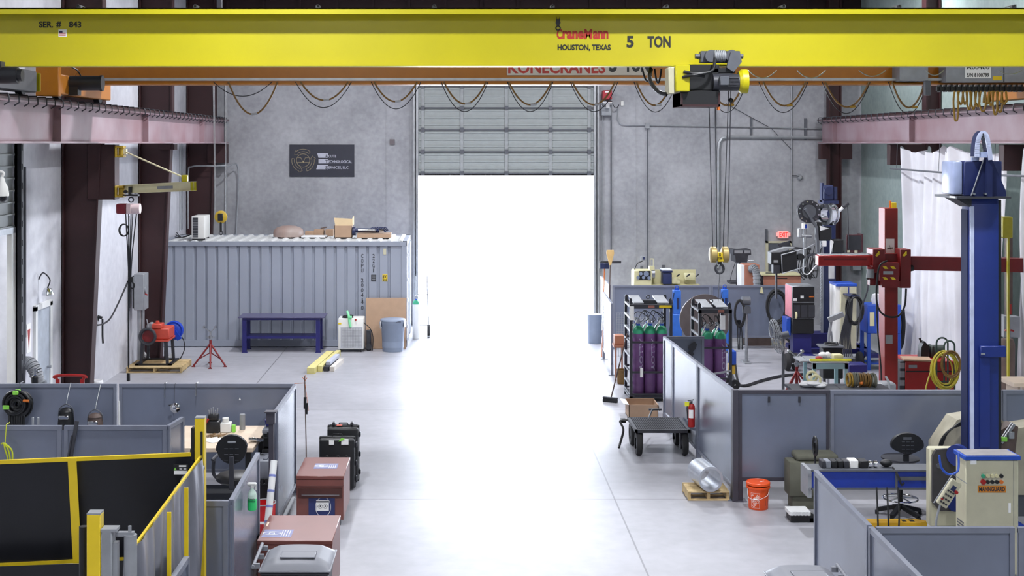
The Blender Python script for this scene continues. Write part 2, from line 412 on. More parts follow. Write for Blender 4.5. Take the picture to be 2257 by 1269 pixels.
# runway beams
def runway(xa, sgn, label, ynear, yfar=36.1):
    t = T('runway_beam', label, 'crane runway', (xa, ynear, 5.0))
    b = MB(); b.box(xa - .012, xa + .012, ynear, yfar, 5.03, 5.60); t.part('web', b, M['runway'])
    b = MB(); b.box(xa - .14, xa + .14, ynear, yfar, 5.60, 5.63); b.box(xa - .14, xa + .14, ynear, yfar, 5.0, 5.03)
    t.part('flange', b, M['runway'])
    b = MB(); b.box(xa - .16, xa + .16, ynear, yfar, 5.63, 5.655); b.box(xa - .03, xa + .03, ynear, yfar, 5.655, 5.71); t.part('rail', b, M['maroon'])
    y = ynear + .3                            # hooked rail clips over the edge of the flange
    pts = [(xa + sgn * .03, y, 5.70), (xa + sgn * .16, y, 5.70), (xa + sgn * .18, y, 5.66), (xa + sgn * .18, y, 5.58), (xa + sgn * .11, y, 5.54)]
    c0 = t.part('rail_clip', MB().tube(pts, .011, 5), M['dark']); k = 1
    while y + k * .42 < yfar - .2:
        c = c0.copy(); COL.objects.link(c); c.location.y += k * .42; k += 1
    b = MB()
    y = ynear + 2
    while y < yfar: b.box(xa - .13, xa + .13, y, y + .012, 5.03, 5.60); y += 5.9
    t.part('stiffener', b, M['runway'])
runway(-6.44, 1, 'long pinkish grey crane runway beam along the left wall, rail on top', 13.0)
runway(10.0, -1, 'long pinkish grey crane runway beam along the right wall above the white sheet', 15.0)

# ------------------------------------------------------------------ yellow bridge crane
YC = 18.2
t = T('bridge_crane', 'bright yellow bridge crane spanning the hall, nearest the camera', 'bridge crane', (1.8, YC, 5.72))
z0, z1 = 6.086, 6.865; xl, xr = -7.15, 10.8
b = MB(); b.box(xl, xr, YC + .22, YC + .245, z0, z1); main = t.part('girder', b, M['yellow'])
b = MB(); b.box(xl, xr, YC - .1, YC + .55, z1 - .02, z1); b.box(xl, xr, YC - .1, YC - .085, z1 - .085, z1); b.box(xl, xr, YC + .535, YC + .55, z1 - .085, z1)
t.part('top_flange', b, M['yellow'])
t.part('bottom_flange', MB().box(xl, xr, YC + .08, YC + .38, z0 - .012, z0 + .012), M['yellow'])
for px in (172, 430, 700, 957, 1218, 1470, 1728, 1983, 2237):
    x = X(px, YC); b = MB(); b.box(x - .03, x + .03, YC + .02, YC + .1, z1, z1 + .045); b.box(x - .015, x + .015, YC - .02, YC + .3, z1 + .045, z1 + .055)
    t.part('cable_clip', b, M['dark'])
yt = YC + .218
def px_text(mb, s, a, b_, c, d, Y, **k): mb.text(s, X(a, Y), X(b_, Y), Z(d, Y), Z(c, Y), Y, **k)
for nm, sp in (('serial_lettering', (('SER.', 86, 117, 47, 61), ('#', 124, 135, 47, 61), ('843', 152, 179, 47, 61))), ('town_lettering', (('HOUSTON, TEXAS', 1229, 1346, 98, 113),)), ('number_lettering', (('5', 1381, 1397, 79, 105),)), ('unit_lettering', (('TON', 1427, 1478, 79, 105),))):
    b = MB()
    for q_ in sp: px_text(b, *q_, yt, bold=.035)
    t.part(nm, b, M['blackt'])
b = MB(); px_text(b, 'C', 1227, 1239, 64, 86, yt, bold=.04); px_text(b, 'rane', 1240, 1287, 68, 86, yt, bold=.04); px_text(b, 'M', 1288, 1305, 64, 86, yt, bold=.04); px_text(b, 'ann', 1307, 1341, 68, 86, yt, bold=.04)
t.part('maker_lettering', b, M['redt'], label='red lettering')
b = MB(); x, zz = X(1230, yt), Z(50, yt)
b.lathe([(0, -.012), (.035, -.012), (.035, 0), (0, 0)], (x, yt, zz), 14, 'Y'); b.box(x - .028, x + .028, yt - .01, yt, zz, zz + .05); b.torus((x, yt, zz - .075), .03, .01, 'Y', 16, 6)
for dx in (-.02, .02): b.box(x + dx - .003, x + dx + .003, yt - .006, yt, zz + .05, zz + .08)
t.part('hook_emblem', b, M['dark'])
b = MB(); b.box(X(129, yt), X(147, yt), yt - .004, yt, Z(81, yt), Z(65, yt)); pl = t.part('sticker', b, M['paper'])
b = MB(); b.box(X(131, yt), X(138, yt), yt - .007, yt - .004, Z(72, yt), Z(68, yt)); t.part('blue_mark', b, M['navy'], pl)
b = MB()
for k in range(4): b.box(X(131, yt), X(145, yt), yt - .006, yt - .004, Z(79 - k * 2, yt), Z(78 - k * 2, yt))
t.part('red_stripes', b, M['redt'], pl)
def endtruck(t, xa, Y0, Y1, mt, mtd):
    b = MB(); b.box(xa - .13, xa + .13, Y0, Y1, 5.76, 6.08, .015); e = t.part('end_truck', b, mt)
    for y in (Y0 + .35, Y1 - .35):
        t.part('wheel', MB().cyl((xa - .05, y, 5.86), (xa + .05, y, 5.86), .145, seg=24), M['dark'])
    b = MB(); b.cyl((xa + .13, Y0 + .4, 5.9), (xa + .62, Y0 + .4, 5.9), .11, seg=18); b.cyl((xa + .62, Y0 + .4, 5.9), (xa + .68, Y0 + .4, 5.9), .08)
    b.box(xa + .25, xa + .42, Y0 + .32, Y0 + .48, 5.98, 6.08); t.part('travel_motor', b, mtd)
    for y in (Y0, Y1): t.part('buffer', MB().cyl((xa, y - .06, 5.92), (xa, y + .06, 5.92), .06), M['rubber'])
endtruck(t, -6.44, 17.0, 19.7, M['dark'], M['black']); t.part('truck_end', MB().box(-6.58, -6.3, 19.82, 19.86, 5.78, 6.06, .01), M['yellow']); endtruck(t, 10.0, 17.0, 19.7, M['yellow'], M['black'])
# cables drooping along the rear of the yellow girder
def festoon(t, spans, Y, r, m, nm='festoon_cable', z=None):
    for a, c, bot in spans:
        zt = z or 6.05
        t.part(nm, MB().tube(arc((X(a, Y), Y, zt), (X(c, Y), Y, zt), zt - Z(bot, Y), 16), r, 6), m)
festoon(t, [(1650, 1712, 172), (1757, 1820, 172), (1893, 1952, 168), (2040, 2080, 166), (2200, 2252, 164)], YC + .7, .008, M['galv'])
# hoist trolley
h = T('trolley_hoist', 'black and yellow hoist trolley hanging under the yellow crane', 'hoist', (X(1570, 18.1), 18.1, Z(235, 18.1)))
Yh = 18.05
def pb(mb, a, c, d, e, y0, y1, bev=.01): return mb.box(X(a, Yh), X(c, Yh), y0, y1, Z(e, Yh), Z(d, Yh), bev)
b = MB(); pb(b, 1545, 1632, 112, 138, 18.06, 18.22); pb(b, 1540, 1547, 119, 130, 18.1, 18.18); b.cyl((X(1534, Yh), 18.12, Z(123, Yh)), (X(1640, Yh), 18.12, Z(123, Yh)), .035)
for px in (1566, 1611): b.cyl((X(px, Yh), 17.98, Z(124, Yh)), (X(px, Yh), 18.22, Z(124, Yh)), .085, seg=22)
h.part('wheel_frame', b, M['dgrey'])
b = MB(); b.cyl((X(1572, Yh), 18.0, Z(124, Yh)), (X(1597, Yh), 18.0, Z(124, Yh)), .075, seg=18)
for k in range(6): b.lathe([(.075, -.004), (.085, -.004), (.085, .004), (.075, .004)], (X(1574 + k * 4, Yh), 18.0, Z(124, Yh)), 18, 'X')
h.part('trolley_motor', b, M['grey'])
b = MB(); b.prism([(X(1597, Yh), Z(150, Yh)), (X(1606, Yh), Z(117, Yh)), (X(1626, Yh), Z(117, Yh)), (X(1630, Yh), Z(138, Yh)), (X(1612, Yh), Z(160, Yh))], 17.9, 17.96); h.part('side_plate', b, M['dgrey'])
b = MB(); pb(b, 1514, 1582, 143, 200, 17.95, 18.6); pb(b, 1496, 1582, 200, 233, 17.9, 18.55); pb(b, 1560, 1618, 150, 162, 17.95, 18.4); h.part('drum_housing', b, M['black'])
b = MB(); pb(b, 1496, 1500, 205, 235, 17.88, 18.56, 0); pb(b, 1578, 1582, 205, 235, 17.88, 18.56, 0); pb(b, 1496, 1582, 231, 236, 17.88, 18.56, 0); h.part('drum_frame', b, M['maroon'])
b = MB(); b.cyl((X(1567, Yh), 17.95, Z(182, Yh)), (X(1624, Yh), 17.95, Z(182, Yh)), .115, seg=22)
for k in range(8): b.box(X(1598, Yh), X(1622, Yh), 17.83, 17.84, Z(171 + k * 3, Yh), Z(169.6 + k * 3, Yh))
h.part('hoist_motor', b, M['dark']); b = MB(); pb(b, 1578, 1598, 170, 190, 17.76, 17.85); h.part('junction_box', b, M['dgrey'])
b = MB(); pb(b, 1482, 1514, 145, 203, 17.8, 18.15, .012); bx = h.part('control_box', b, M['yellow'])
b = MB(); pb(b, 1468, 1482, 150, 208, 17.84, 18.15, .01); h.part('control_box_side', b, M['beige'])
b = MB(); b.lathe([(0, 0), (.13, 0), (.165, .04), (.165, .12), (0, .12)], (X(1624, Yh), 17.97, Z(180, Yh)), 22, 'X'); h.part('motor_cover', b, M['yellow'])
b = MB(); b.tube(spline([(X(1438, 18.3), 18.5, 6.05), (X(1440, 18), 18.3, Z(175, 18)), (X(1452, 18), 18.1, Z(200, 18)), (X(1470, 18), 18, Z(208, 18))]), .03, 8)
b.tube(spline([(X(1500, Yh), 17.8, Z(160, Yh)), (X(1530, Yh), 17.75, Z(165, Yh)), (X(1562, Yh), 17.8, Z(157, Yh)), (X(1571, Yh), 17.9, Z(130, Yh))]), .022, 8)
b.tube(spline([(X(1498, Yh), 17.8, Z(172, Yh)), (X(1520, Yh), 17.74, Z(168, Yh)), (X(1545, Yh), 17.8, Z(170, Yh))]), .02, 8)
h.part('power_cable', b, M['black'])
for a, c, bt in ((1418, 1440, 172), (1445, 1460, 176)):
    h.part('power_cable', MB().tube(arc((X(a, 18.4), 18.5, 6.05), (X(c, 18.4), 18.5, 6.05), 6.05 - Z(bt + 6, 18.4)), .014, 6), M['black'])
ropes = [(1562, 1571), (1576, 1580), (1606, 1594), (1611, 1604)]
b = MB(); zt, zbk = Z(232, 18.1), Z(545, 18.1)
for a, c in ropes: b.cyl((X(a, 18.1), 18.1, zt + .2), (X(c, 18.1), 18.1, zbk), .0065, seg=6)
h.part('wire_rope', b, M['dark'])
h.part('limit_weight', MB().sphere((X(1611, 18.1), 18.1, Z(221, 18.1)), .034), M['black'])
b = MB(); b.box(X(1580, 18), X(1587, 18), 18.0, 18.02, Z(243, 18), Z(233, 18)); h.part('warning_tag', b, M['horange'])
# big hook block
k_ = T('hook_block', 'brass coloured twin sheave hook block hanging right of the open door', 'hook block', (X(1586, 18.1), 18.1, Z(605, 18.1)))
b = MB()
for px in (1572, 1598):
    x = X(px, 18.1); b.lathe([(0, -.05), (.075, -.05), (.11, -.035), (.11, .035), (.075, .05), (0, .05)], (x, 18.1, Z(561, 18.1)), 24, 'X', )
o = k_.part('sheave_cover', b, mat('hook_brass', (168, 148, 92), .45, .3))
b = MB(); b.box(X(1580, 18.1), X(1594, 18.1), 18.02, 18.18, Z(576, 18.1), Z(556, 18.1), .01); k_.part('crosshead', b, M['tyellow'])
b = MB(); px_text(b, '5', 1585, 1589, 558, 564, 18.018); px_text(b, 'TON', 1582, 1592, 566, 572, 18.018); k_.part('lettering', b, M['blackt'])
b = MB(); c = (X(1586, 18.1), 18.1, Z(592, 18.1)); pts = [Vector(c) + Vector((math.sin(a) * .055, 0, math.cos(a) * .062)) for a in [k * PI / 10 for k in range(0, 19)]]
b.tube(pts, .018, 8); b.cyl((c[0], 18.1, c[2] + .06), (c[0], 18.1, Z(575, 18.1)), .03); k_.part('hook', b, M['dark'])
b = MB(); b.bar((c[0] - .03, 18.09, c[2] + .05), (c[0] - .05, 18.09, c[2] - .01), .012); k_.part('hook_latch', b, M['steel'])
# pendant tag lines under the block
k_.part('tag_line', MB().tube([(c[0], 18.1, c[2] - .07), (c[0] - .01, 18.1, c[2] - .25), (c[0] - .02, 18.1, c[2] - .45)], .004), M['dark'])

# ------------------------------------------------------------------ orange bridge crane behind
YO = 23.0
t = T('bridge_crane', 'orange bridge crane behind the yellow one, white name board on its girder', 'bridge crane', (1.8, YO, 5.72))
ob, ot = Z(186, YO - .15), 6.95; xl, xr = X(121, YO), 10.75
b = MB(); b.box(xl, xr, YO + .1, YO + .12, ob, ot); t.part('girder', b, M['orange'])
t.part('bottom_flange', MB().box(xl + .05, xr, YO - .1, YO + .3, ob, ob + .03), M['orange'])
t.part('top_flange', MB().box(xl, xr, YO - .1, YO + .3, ot, ot + .03), M['orange'])
b = MB(); b.box(X(180, YO), X(2100, YO), YO - .16, YO - .12, Z(178, YO - .15), Z(172, YO - .15)); t.part('conductor_track', b, M['galv'])
b = MB(); b.bar((X(163, YO), YO, Z(168, YO)), (X(180, YO), YO, Z(146, YO)), .02); t.part('brace', b, M['orange'])
xa = -6.44
b = MB(); b.box(xa - .13, xa + .13, 20.7, 23.9, 5.78, 6.1, .015); b.box(xa - .18, xa + .18, 20.6, 20.75, 5.74, 6.22, .01); t.part('end_truck', b, M['orange'])
for y in (21.1, 23.5): t.part('wheel', MB().cyl((xa - .05, y, 5.86), (xa + .05, y, 5.86), .145, seg=24), M['dark'])
b = MB(); b.cyl((xa + .05, 21.4, 5.98), (xa + .62, 21.4, 5.98), .12, seg=20); b.box(xa + .12, xa + .28, 21.3, 21.5, 5.78, 6.0); b.cyl((xa + .62, 21.4, 5.98), (xa + .66, 21.4, 5.98), .13, seg=20); t.part('travel_motor', b, M['black'])
b = MB(); b.tube(spline([(xa, 21.0, 6.1), (xa + .1, 21.1, 6.25), (xa + .25, 21.3, 6.2), (xa + .3, 21.4, 6.1)]), .012); t.part('motor_cable', b, M['black'])
xa = 10.0
b = MB(); b.box(xa - .13, xa + .13, 21.6, 24.6, 5.78, 6.1, .015); t.part('end_truck', b, M['orange'])
for y in (22.0, 24.2): t.part('wheel', MB().cyl((xa - .05, y, 5.86), (xa + .05, y, 5.86), .145, seg=24), M['dark'])
yb = YO + .085
b = MB(); b.box(X(1117, yb), X(1336, yb), yb, yb + .01, Z(166, yb), Z(112, yb)); b.box(X(1336, yb), X(1434, yb), yb, yb + .01, Z(166, yb), Z(112, yb)); nb = t.part('name_board', b, mat('board_grey', (196, 190, 180), .5, var=.03))
b = MB(); px_text(b, 'KONECRANES', 1120, 1334, 134, 162, yb, bold=.03); t.part('lettering', b, M['redt'], nb, label='red lettering')
b = MB(); px_text(b, '5', 1343, 1360, 124, 159, yb, bold=.05); px_text(b, 'TON', 1376, 1430, 124, 159, yb, bold=.05); t.part('lettering', b, M['blackt'], nb, label='black lettering')
br = [(503, 612, 252), (662, 768, 221), (824, 920, 224), (978, 1072, 229), (1121, 1216, 231), (1261, 1356, 231), (1402, 1482, 232), (1562, 1640, 232), (1682, 1776, 233), (1818, 1916, 236), (1966, 2040, 237)]
festoon(t, br, YO - .14, .017, M['brass'], z=ob + .05)
th = [(470, 600, 212), (651, 775, 237), (818, 928, 240), (972, 1076, 246), (1118, 1219, 246), (1257, 1362, 246), (1397, 1492, 247), (1556, 1646, 248), (1672, 1781, 248), (1812, 1918, 250), (1958, 2045, 251)]
festoon(t, th, YO - .1, .008, M['black'], z=ob + .05)
for i, (a, c, d) in enumerate(br):
    x = X((a + c) / 2, YO); t.part('cable_marker', MB().cyl((x, YO - .16, Z(d, YO - .14)), (x + .1, YO - .16, Z(d, YO - .14) + .012), .02, seg=8), M['goldc'] if i > 6 else M['galv'])
# electrical boxes on the orange crane
Yq = YO - .35
b = MB(); b.box(X(1983, Yq), X(2046, Yq), Yq, Yq + .4, Z(178, Yq), Z(140, Yq), .006); t.part('junction_box', b, M['grey'])
b = MB(); b.box(X(2085, Yq), X(2212, Yq), Yq, Yq + .35, Z(181, Yq), Z(136, Yq), .006); b.box(X(2214, Yq), X(2300, Yq), Yq, Yq + .35, Z(181, Yq), Z(136, Yq), .006); cb = t.part('control_cabinet', b, M['grey'])
b = MB(); b.box(X(2127, Yq), X(2184, Yq), Yq - .006, Yq, Z(172, Yq), Z(134, Yq)); sg = t.part('number_sign', b, M['paper'], cb)
t.part('warning_sticker', MB().box(X(2188, Yq), X(2208, Yq), Yq - .006, Yq, Z(177, Yq), Z(168, Yq)), M['tyellow'], cb)
b = MB(); px_text(b, 'A00400', 2130, 2181, 142, 153, Yq - .007); px_text(b, 'S/N 8100799', 2131, 2180, 161, 170, Yq - .007); t.part('lettering', b, M['blackt'], sg)
b = MB(); b.box(X(2070, Yq), X(2330, Yq), Yq + .1, Yq + .16, Z(200, Yq), Z(190, Yq))
for px in range(2075, 2257, 12): b.box(X(px, Yq), X(px + 4, Yq), Yq + .06, Yq + .2, Z(202, Yq), Z(186, Yq))
t.part('cable_trolley_track', b, M['black'])
b = MB(); b.box(X(2040, Yq), X(2052, Yq), Yq, Yq + .1, Z(210, Yq), Z(178, Yq)); t.part('limit_switch', b, M['dgrey'])
for k in range(12):
    px = 2104 + k * 9.6; w = random.uniform(5, 9); dp = random.uniform(228, 258) if k else 266
    b = MB(); y = Yq + .05 + random.uniform(-.06, .1)
    b.tube(spline([(X(px, y), y, Z(200, y)), (X(px - w * .4, y), y, Z(225, y)), (X(px, y), y, Z(dp - 6, y)), (X(px + w / 2, y), y, Z(dp, y)), (X(px + w, y), y, Z(dp - 6, y)), (X(px + w * 1.3, y), y, Z(222, y)), (X(px + w, y), y, Z(200, y))], 6), .017, 6)
    t.part('gathered_cable', b, M['goldc'])

# small chain-block crane hook at the left, in front of the corner
Yk = 27.0
t = T('trolley_hoist', 'small yellow disc hook block on two thin ropes above the container, left of the sign', 'hoist', (X(487, Yk), Yk, Z(520, Yk)))
b = MB(); b.box(X(462, Yk), X(504, Yk), Yk - .15, Yk + .2, 6.62, 6.95, .02); t.part('rope_drum', b, M['dgrey'])
b = MB(); b.box(X(484, Yk) - .05, X(484, Yk) + .05, Yk - .05, Yk + .05, 6.95, ZC - .2); t.part('hanger', b, M['dark'])
b = MB()
for a, c in ((469, 474), (472, 475), (500, 499), (497, 497)): b.cyl((X(a, Yk), Yk, 6.62), (X(c, Yk), Yk, Z(482, Yk)), .0065, seg=6)
t.part('wire_rope', b, M['galv'])
b = MB(); b.lathe([(0, -.03), (.1, -.03), (.13, -.015), (.13, .015), (.1, .03), (0, .03)], (X(487, Yk), Yk, Z(478, Yk)), 24, 'Y'); t.part('sheave_cover', b, mat('sheave_ochre', (176, 148, 44), .45))
b = MB(); b.box(X(481, Yk), X(492, Yk), Yk - .06, Yk + .06, Z(486, Yk), Z(470, Yk), .01); b.cyl((X(487, Yk), Yk, Z(512, Yk)), (X(487, Yk), Yk, Z(486, Yk)), .028); t.part('hook_swivel', b, M['black'])
c = (X(487, Yk), Yk, Z(513, Yk)); b = MB(); b.tube([Vector(c) + Vector((math.sin(a) * .035, 0, math.cos(a) * .04)) for a in [k * PI / 8 for k in range(0, 14)]], .012, 6); t.part('hook', b, M['dark'])
# ------------------------------------------------------------------ left wall
# side roller door, its track and the lit room beyond
t = bpy.data.objects.new('door_2', None); COL.objects.link(t); t['kind'] = 'structure'
b = MB(); z = 3.6
while z < 5.0:
    b.box(XL - .12, XL - .08, LD0, LD1, z, z + .20); b.box(XL - .08, XL - .04, LD0, LD1, z, z + .025); z += .2
struct('door_panel', b, mdoor, t)
b = MB(); b.box(XL - .05, XL + .07, LD1, LD1 + .1, 0, 6.2)
for k in range(18): b.box(XL + .07, XL + .08, LD1 + .03, LD1 + .07, .4 + k * .32, .5 + k * .32)
struct('track', b, M['dark'], t)
struct('bottom_bar', MB().box(XL - .14, XL - .02, LD0, LD1, 3.5, 3.6), M['galv'], t)
struct('trim_1', MB().box(XL - .1, XL - .02, 21.86, 22.06, 0, 3.5), M['plastic'])
struct('wall_annex', MB().box(-12, -11.9, 12, 36, 0, 4.2), M['white']); struct('floor_annex', MB().box(-12, XL - .3, 12, 36, -.3, 0), MFLOOR)
struct('ceiling_annex', MB().box(-12, XL - .3, 12, 36, 4.2, 4.4), M['white']); struct('wall_annex_far', MB().box(-12, XL - .3, 36, 36.2, 0, 4.2), M['white']); struct('wall_annex_near', MB().box(-12, XL - .3, 11.8, 12, 0, 4.2), M['white'])
al = bpy.data.lights.new('annex_lamp', 'AREA'); al.size = 2; al.energy = 320; ao = bpy.data.objects.new('annex_light', al); COL.objects.link(ao); ao.location = (-9.8, 22, 4.1)
# shelf with yellow bins in the annex
t = T('storage_shelf', 'storage shelf seen through the side door at the left edge', 'shelf', (-9.6, 25.7, 0))
b = MB()
for zz in (.1, 1.1, 1.83): b.box(-10.6, -8.72, 25.5, 26.1, zz, zz + .05)
for xx in (-10.6, -8.77): b.box(xx, xx + .05, 25.5, 26.1, 0, 2.6)
t.part('frame', b, M['grey']); t.part('back_panel', MB().box(-10.55, -8.77, 25.52, 25.55, .15, 1.8), M['grey'])
xs = X(6, 23.1)
for k in range(4):
    x = -9.02 - k * .26
    solo('storage_bin', 'yellow plastic bin on the shelf beyond the side door, left edge of the photo', 'storage bin', MB().prism([(x, 1.881), (x + .22, 1.881), (x + .24, 2.04), (x - .02, 2.04)], 25.5, 25.8), M['tyellow'], (x + .11, 25.65, 1.881), 'yellow bins beyond the side door')
# camera dome
t = T('security_camera', 'white dome security camera at the left edge beside the side roller door', 'camera', (X(4, 19), 19, Z(441, 19)))
x, y = X(4, 19), 19
b = MB(); b.lathe([(0, .28), (.03, .27), (.05, .2), (.09, .12), (.1, .03), (.1, 0)], (x, y, Z(432, y))); t.part('housing', b, M['plastic'])
b = MB(); b.lathe([(.085, 0), (.075, -.05), (.04, -.08), (0, -.09)], (x, y, Z(432, y))); t.part('dome', b, M['lens'])
b = MB(); b.tube(spline([(x, y, Z(432, y) + .27), (x - .05, y, Z(432, y) + .36), (XL - .0, y, Z(432, y) + .36)]), .022, 8); t.part('arm', b, M['plastic'])
# pale door and wall fittings between the side door and the first column
b = MB(); b.box(XL, XL + .05, 22.9, 23.0, 0, 2.15); b.box(XL, XL + .05, 23.72, 23.85, 0, 2.15); b.box(XL, XL + .05, 22.9, 23.85, 2.08, 2.18)
d3 = struct('door_3', MB().box(XL + .005, XL + .03, 23.0, 23.72, 0.01, 2.08), mat('pale_door', (172, 180, 192), .4)); struct('door_frame', b, M['white'], d3)
struct('door_handle', MB().cyl((XL + .03, 23.6, 1.0), (XL + .1, 23.6, 1.0), .025), M['steel'], d3)
y = 23.2
t = T('wall_lamp', 'small chrome lamp above the pale door on the left wall', 'lamp', (XL, y, 2.35))
b = MB(); b.lathe([(0, .14), (.06, .12), (.1, .02), (.1, 0), (0, 0)], (XL + .16, y, 2.33)); t.part('lamp_shade', b, M['chrome']); b = MB(); b.tube(spline([(XL + .16, y, 2.46), (XL + .2, y, 2.6), (XL + .08, y, 2.72), (XL, y, 2.6)]), .012); t.part('conduit', b, M['dark'])
t = T('dust_duct', 'short grey flexible duct hanging beside the pale door', 'duct', (XL, 22.0, .9))
b = MB(); pts = spline([(XL + .0, 22.5, 1.25), (XL + .1, 22.45, 1.24), (XL + .2, 22.4, 1.12), (XL + .26, 22.4, .92)], 6)
for i, p in enumerate(pts[:-1]): b.cyl(p, pts[i + 1], .115 if i % 2 else .105, seg=14)
t.part('hose', b, M['grey']); b = MB(); b.cyl(pts[-1], Vector(pts[-1]) + Vector((.03, 0, -.08)), .13, .125, seg=18); t.part('nozzle', b, M['dgrey'])
b = MB(); b.cyl((XL + .02, 22.4, 1.7), (XL + .02, 22.4, 4.6), .025); b.cyl((XL + .02, 22.4, 1.7), (XL + .02, 22.36, .3), .02)
solo('wall_conduit', 'grey conduit running down beside the side roller door track', 'conduit', b, M['dgrey'])
b = MB(); b.box(XL + .002, XL + .008, 22.55, 22.75, 1.4, 1.9); o = solo('safety_sign', 'white safety notice with a red arrow on the left wall beside the pale door', 'sign', b, M['paper'])
b = MB(); b.prism([(22.58, 1.8), (22.72, 1.8), (22.65, 1.45)], XL + .008, XL + .011, 'YZ'); 
ob_ = b.make('red_arrow', M['red'], o.location, o)
# jib crane on the first column
yj = 24.6; xj = X(256, yj)
t = T('jib_crane', 'small yellow and white jib crane mounted on the nearest left column', 'jib crane', (xj, yj, Z(435, yj)))
for c in (334, 422):
    b = MB(); zc = Z(c, yj); b.box(xj - .02, xj + .03, yj - .12, yj + .12, zc - .11, zc + .11, .01); b.cyl((xj + .1, yj, zc - .11), (xj + .1, yj, zc + .11), .055); b.box(xj + .03, xj + .16, yj - .1, yj + .1, zc + .07, zc + .1); b.box(xj + .03, xj + .16, yj - .1, yj + .1, zc - .1, zc - .07)
    t.part('hinge_bracket', b, mat('ochre_bracket', (170, 142, 40), .45))
p0 = Vector((xj + .16, yj, Z(417, yj))); p1 = Vector((X(427, 22.6), 22.6, Z(410, 22.6)))
d = p1 - p0
b = MB(); up = Vector((0, 0, 1))
b.bar(p0, p1, .012, .15); b.bar(p0 + up * .075, p1 + up * .075, .1, .012); b.bar(p0 - up * .075, p1 - up * .075, .1, .012); bm_ = t.part('boom', b, mat('jib_cream', (236, 230, 190), .4, var=.03))
b = MB(); q = p0.lerp(p1, .5); q2 = p0.lerp(p1, .72); n = Vector((d.y, -d.x, 0)).normalized() * .009
b.bar(q + n, q2 + n, .004, .05); t.part('capacity_label', b, M['grey'])
e = p0.lerp(p1, .88)
b = MB(); b.box(e.x - .05, e.x + .05, e.y - .05, e.y + .05, e.z + .08, e.z + .2, .01); b.bar(p1 - d * .01, p1, .1, .15); t.part('end_bracket', b, M['yellow'])
b = MB(); b.cyl((xj + .16, yj, Z(334, yj)), (e.x, e.y, e.z + .15), .014); b.box(xj + .13, xj + .2, yj - .04, yj + .04, Z(334, yj) - .05, Z(334, yj) + .05); t.part('tie_rod', b, mat('jib_cream', (236, 230, 190)))
# chain hoist on the jib
c = p0.lerp(p1, .10)
t = T('chain_hoist', 'red and white chain hoist hanging from the jib crane on the left column', 'hoist', (c.x, c.y, c.z - .9))
b = MB(); b.box(c.x - .14, c.x + .14, c.y - .06, c.y + .06, c.z - .13, c.z - .1); b.box(c.x - .03, c.x + .03, c.y - .09, c.y - .02, c.z - .12, c.z + .04)
for s_ in (-.09, .09): b.cyl((c.x + s_, c.y - .07, c.z - .05), (c.x + s_, c.y - .02, c.z - .05), .035)
t.part('trolley', b, M['black']); b = MB(); b.torus((c.x, c.y, c.z - .2), .045, .013, 'Y', 16, 6); t.part('hook', b, M['dark'])
b = MB(); b.box(c.x - .26, c.x - .07, c.y - .1, c.y + .1, c.z - .46, c.z - .27, .03, seg=3); t.part('motor_housing', b, mat('hoist_wine', (112, 26, 40), .35))
b = MB(); b.cyl((c.x - .07, c.y, c.z - .365), (c.x + .17, c.y, c.z - .365), .095, seg=18); b.box(c.x - .07, c.x + .02, c.y - .1, c.y + .1, c.z - .46, c.z - .27, .01); t.part('gear_housing', b, mat('hoist_pink', (212, 190, 194), .4))
for i, (dx, zz) in enumerate(((-.1, 1.0), (-.05, 1.55), (.0, 1.3), (.03, 1.5), (.1, 1.2))):
    b = MB()
    b.tube([(c.x + dx, c.y, c.z - .46), (c.x + dx * .4 - .02, c.y, c.z - 1.2), (c.x - .03 + dx * .1, c.y, c.z - .46 - zz - .25)], .009 if i % 2 else .012, 5); t.part('hanging_chain', b, M['dark'])
b = loops((c.x - .13, c.y, c.z - .76), .085, 4, .009, sz=1.3); t.part('cable_coil', b, M['black'])
hz = Z(622, c.y); b = MB(); b.cyl((c.x, c.y, hz + .1), (c.x, c.y, hz), .05); b.tube([Vector((c.x + .02, c.y, hz - .06)) + Vector((math.sin(a) * .045, 0, math.cos(a) * .05)) for a in [k * PI / 8 for k in range(0, 13)]], .013, 6); t.part('load_hook', b, M['black'])
b = MB(); b.tube([(c.x - .04, c.y, c.z - .5), (c.x - .05, c.y, Z(700, c.y)), (c.x - .05, c.y, Z(810, c.y))], .014); b.box(c.x - .08, c.x - .02, c.y - .02, c.y + .02, Z(840, c.y), Z(822, c.y), .01)
t.part('pendant_control', b, M['black'])
b = MB(); b.tube(spline([(c.x - .06, c.y, Z(620, c.y)), (X(262, 25.5), 25.5, Z(665, 25.5)), (X(240, 26.3), 26.3, Z(705, 26.3)), (X(215, 27), 27, Z(716, 27)), (XL + .02, 27.0, Z(700, 27))]), .018, 6); t.part('supply_cable', b, M['black'])
b = MB(); b.cyl((XL, 27, 1.45), (XL + .09, 27, 1.42), .03); b.tube([(XL + .1, 27, 1.4), (XL + .1, 27, 1.05), (XL + .11, 27, .9)], .02)
solo('wall_socket', 'black cable plug drooping from the white left wall', 'socket', b, M['black'])
b = MB(); b.tube(spline([(XL + .06, 25.3, 1.3), (XL + .16, 25.2, 1.15), (XL + .2, 25.1, .5), (XL + .3, 24.9, .12), (XL + .5, 24.7, .03)]), .012, 6)
b.cyl((XL + .03, 25.3, 1.31), (XL + .09, 25.3, 1.31), .03); solo('extension_cord', 'thin black cord hanging down the white left wall to the floor', 'cord', b, M['black'])
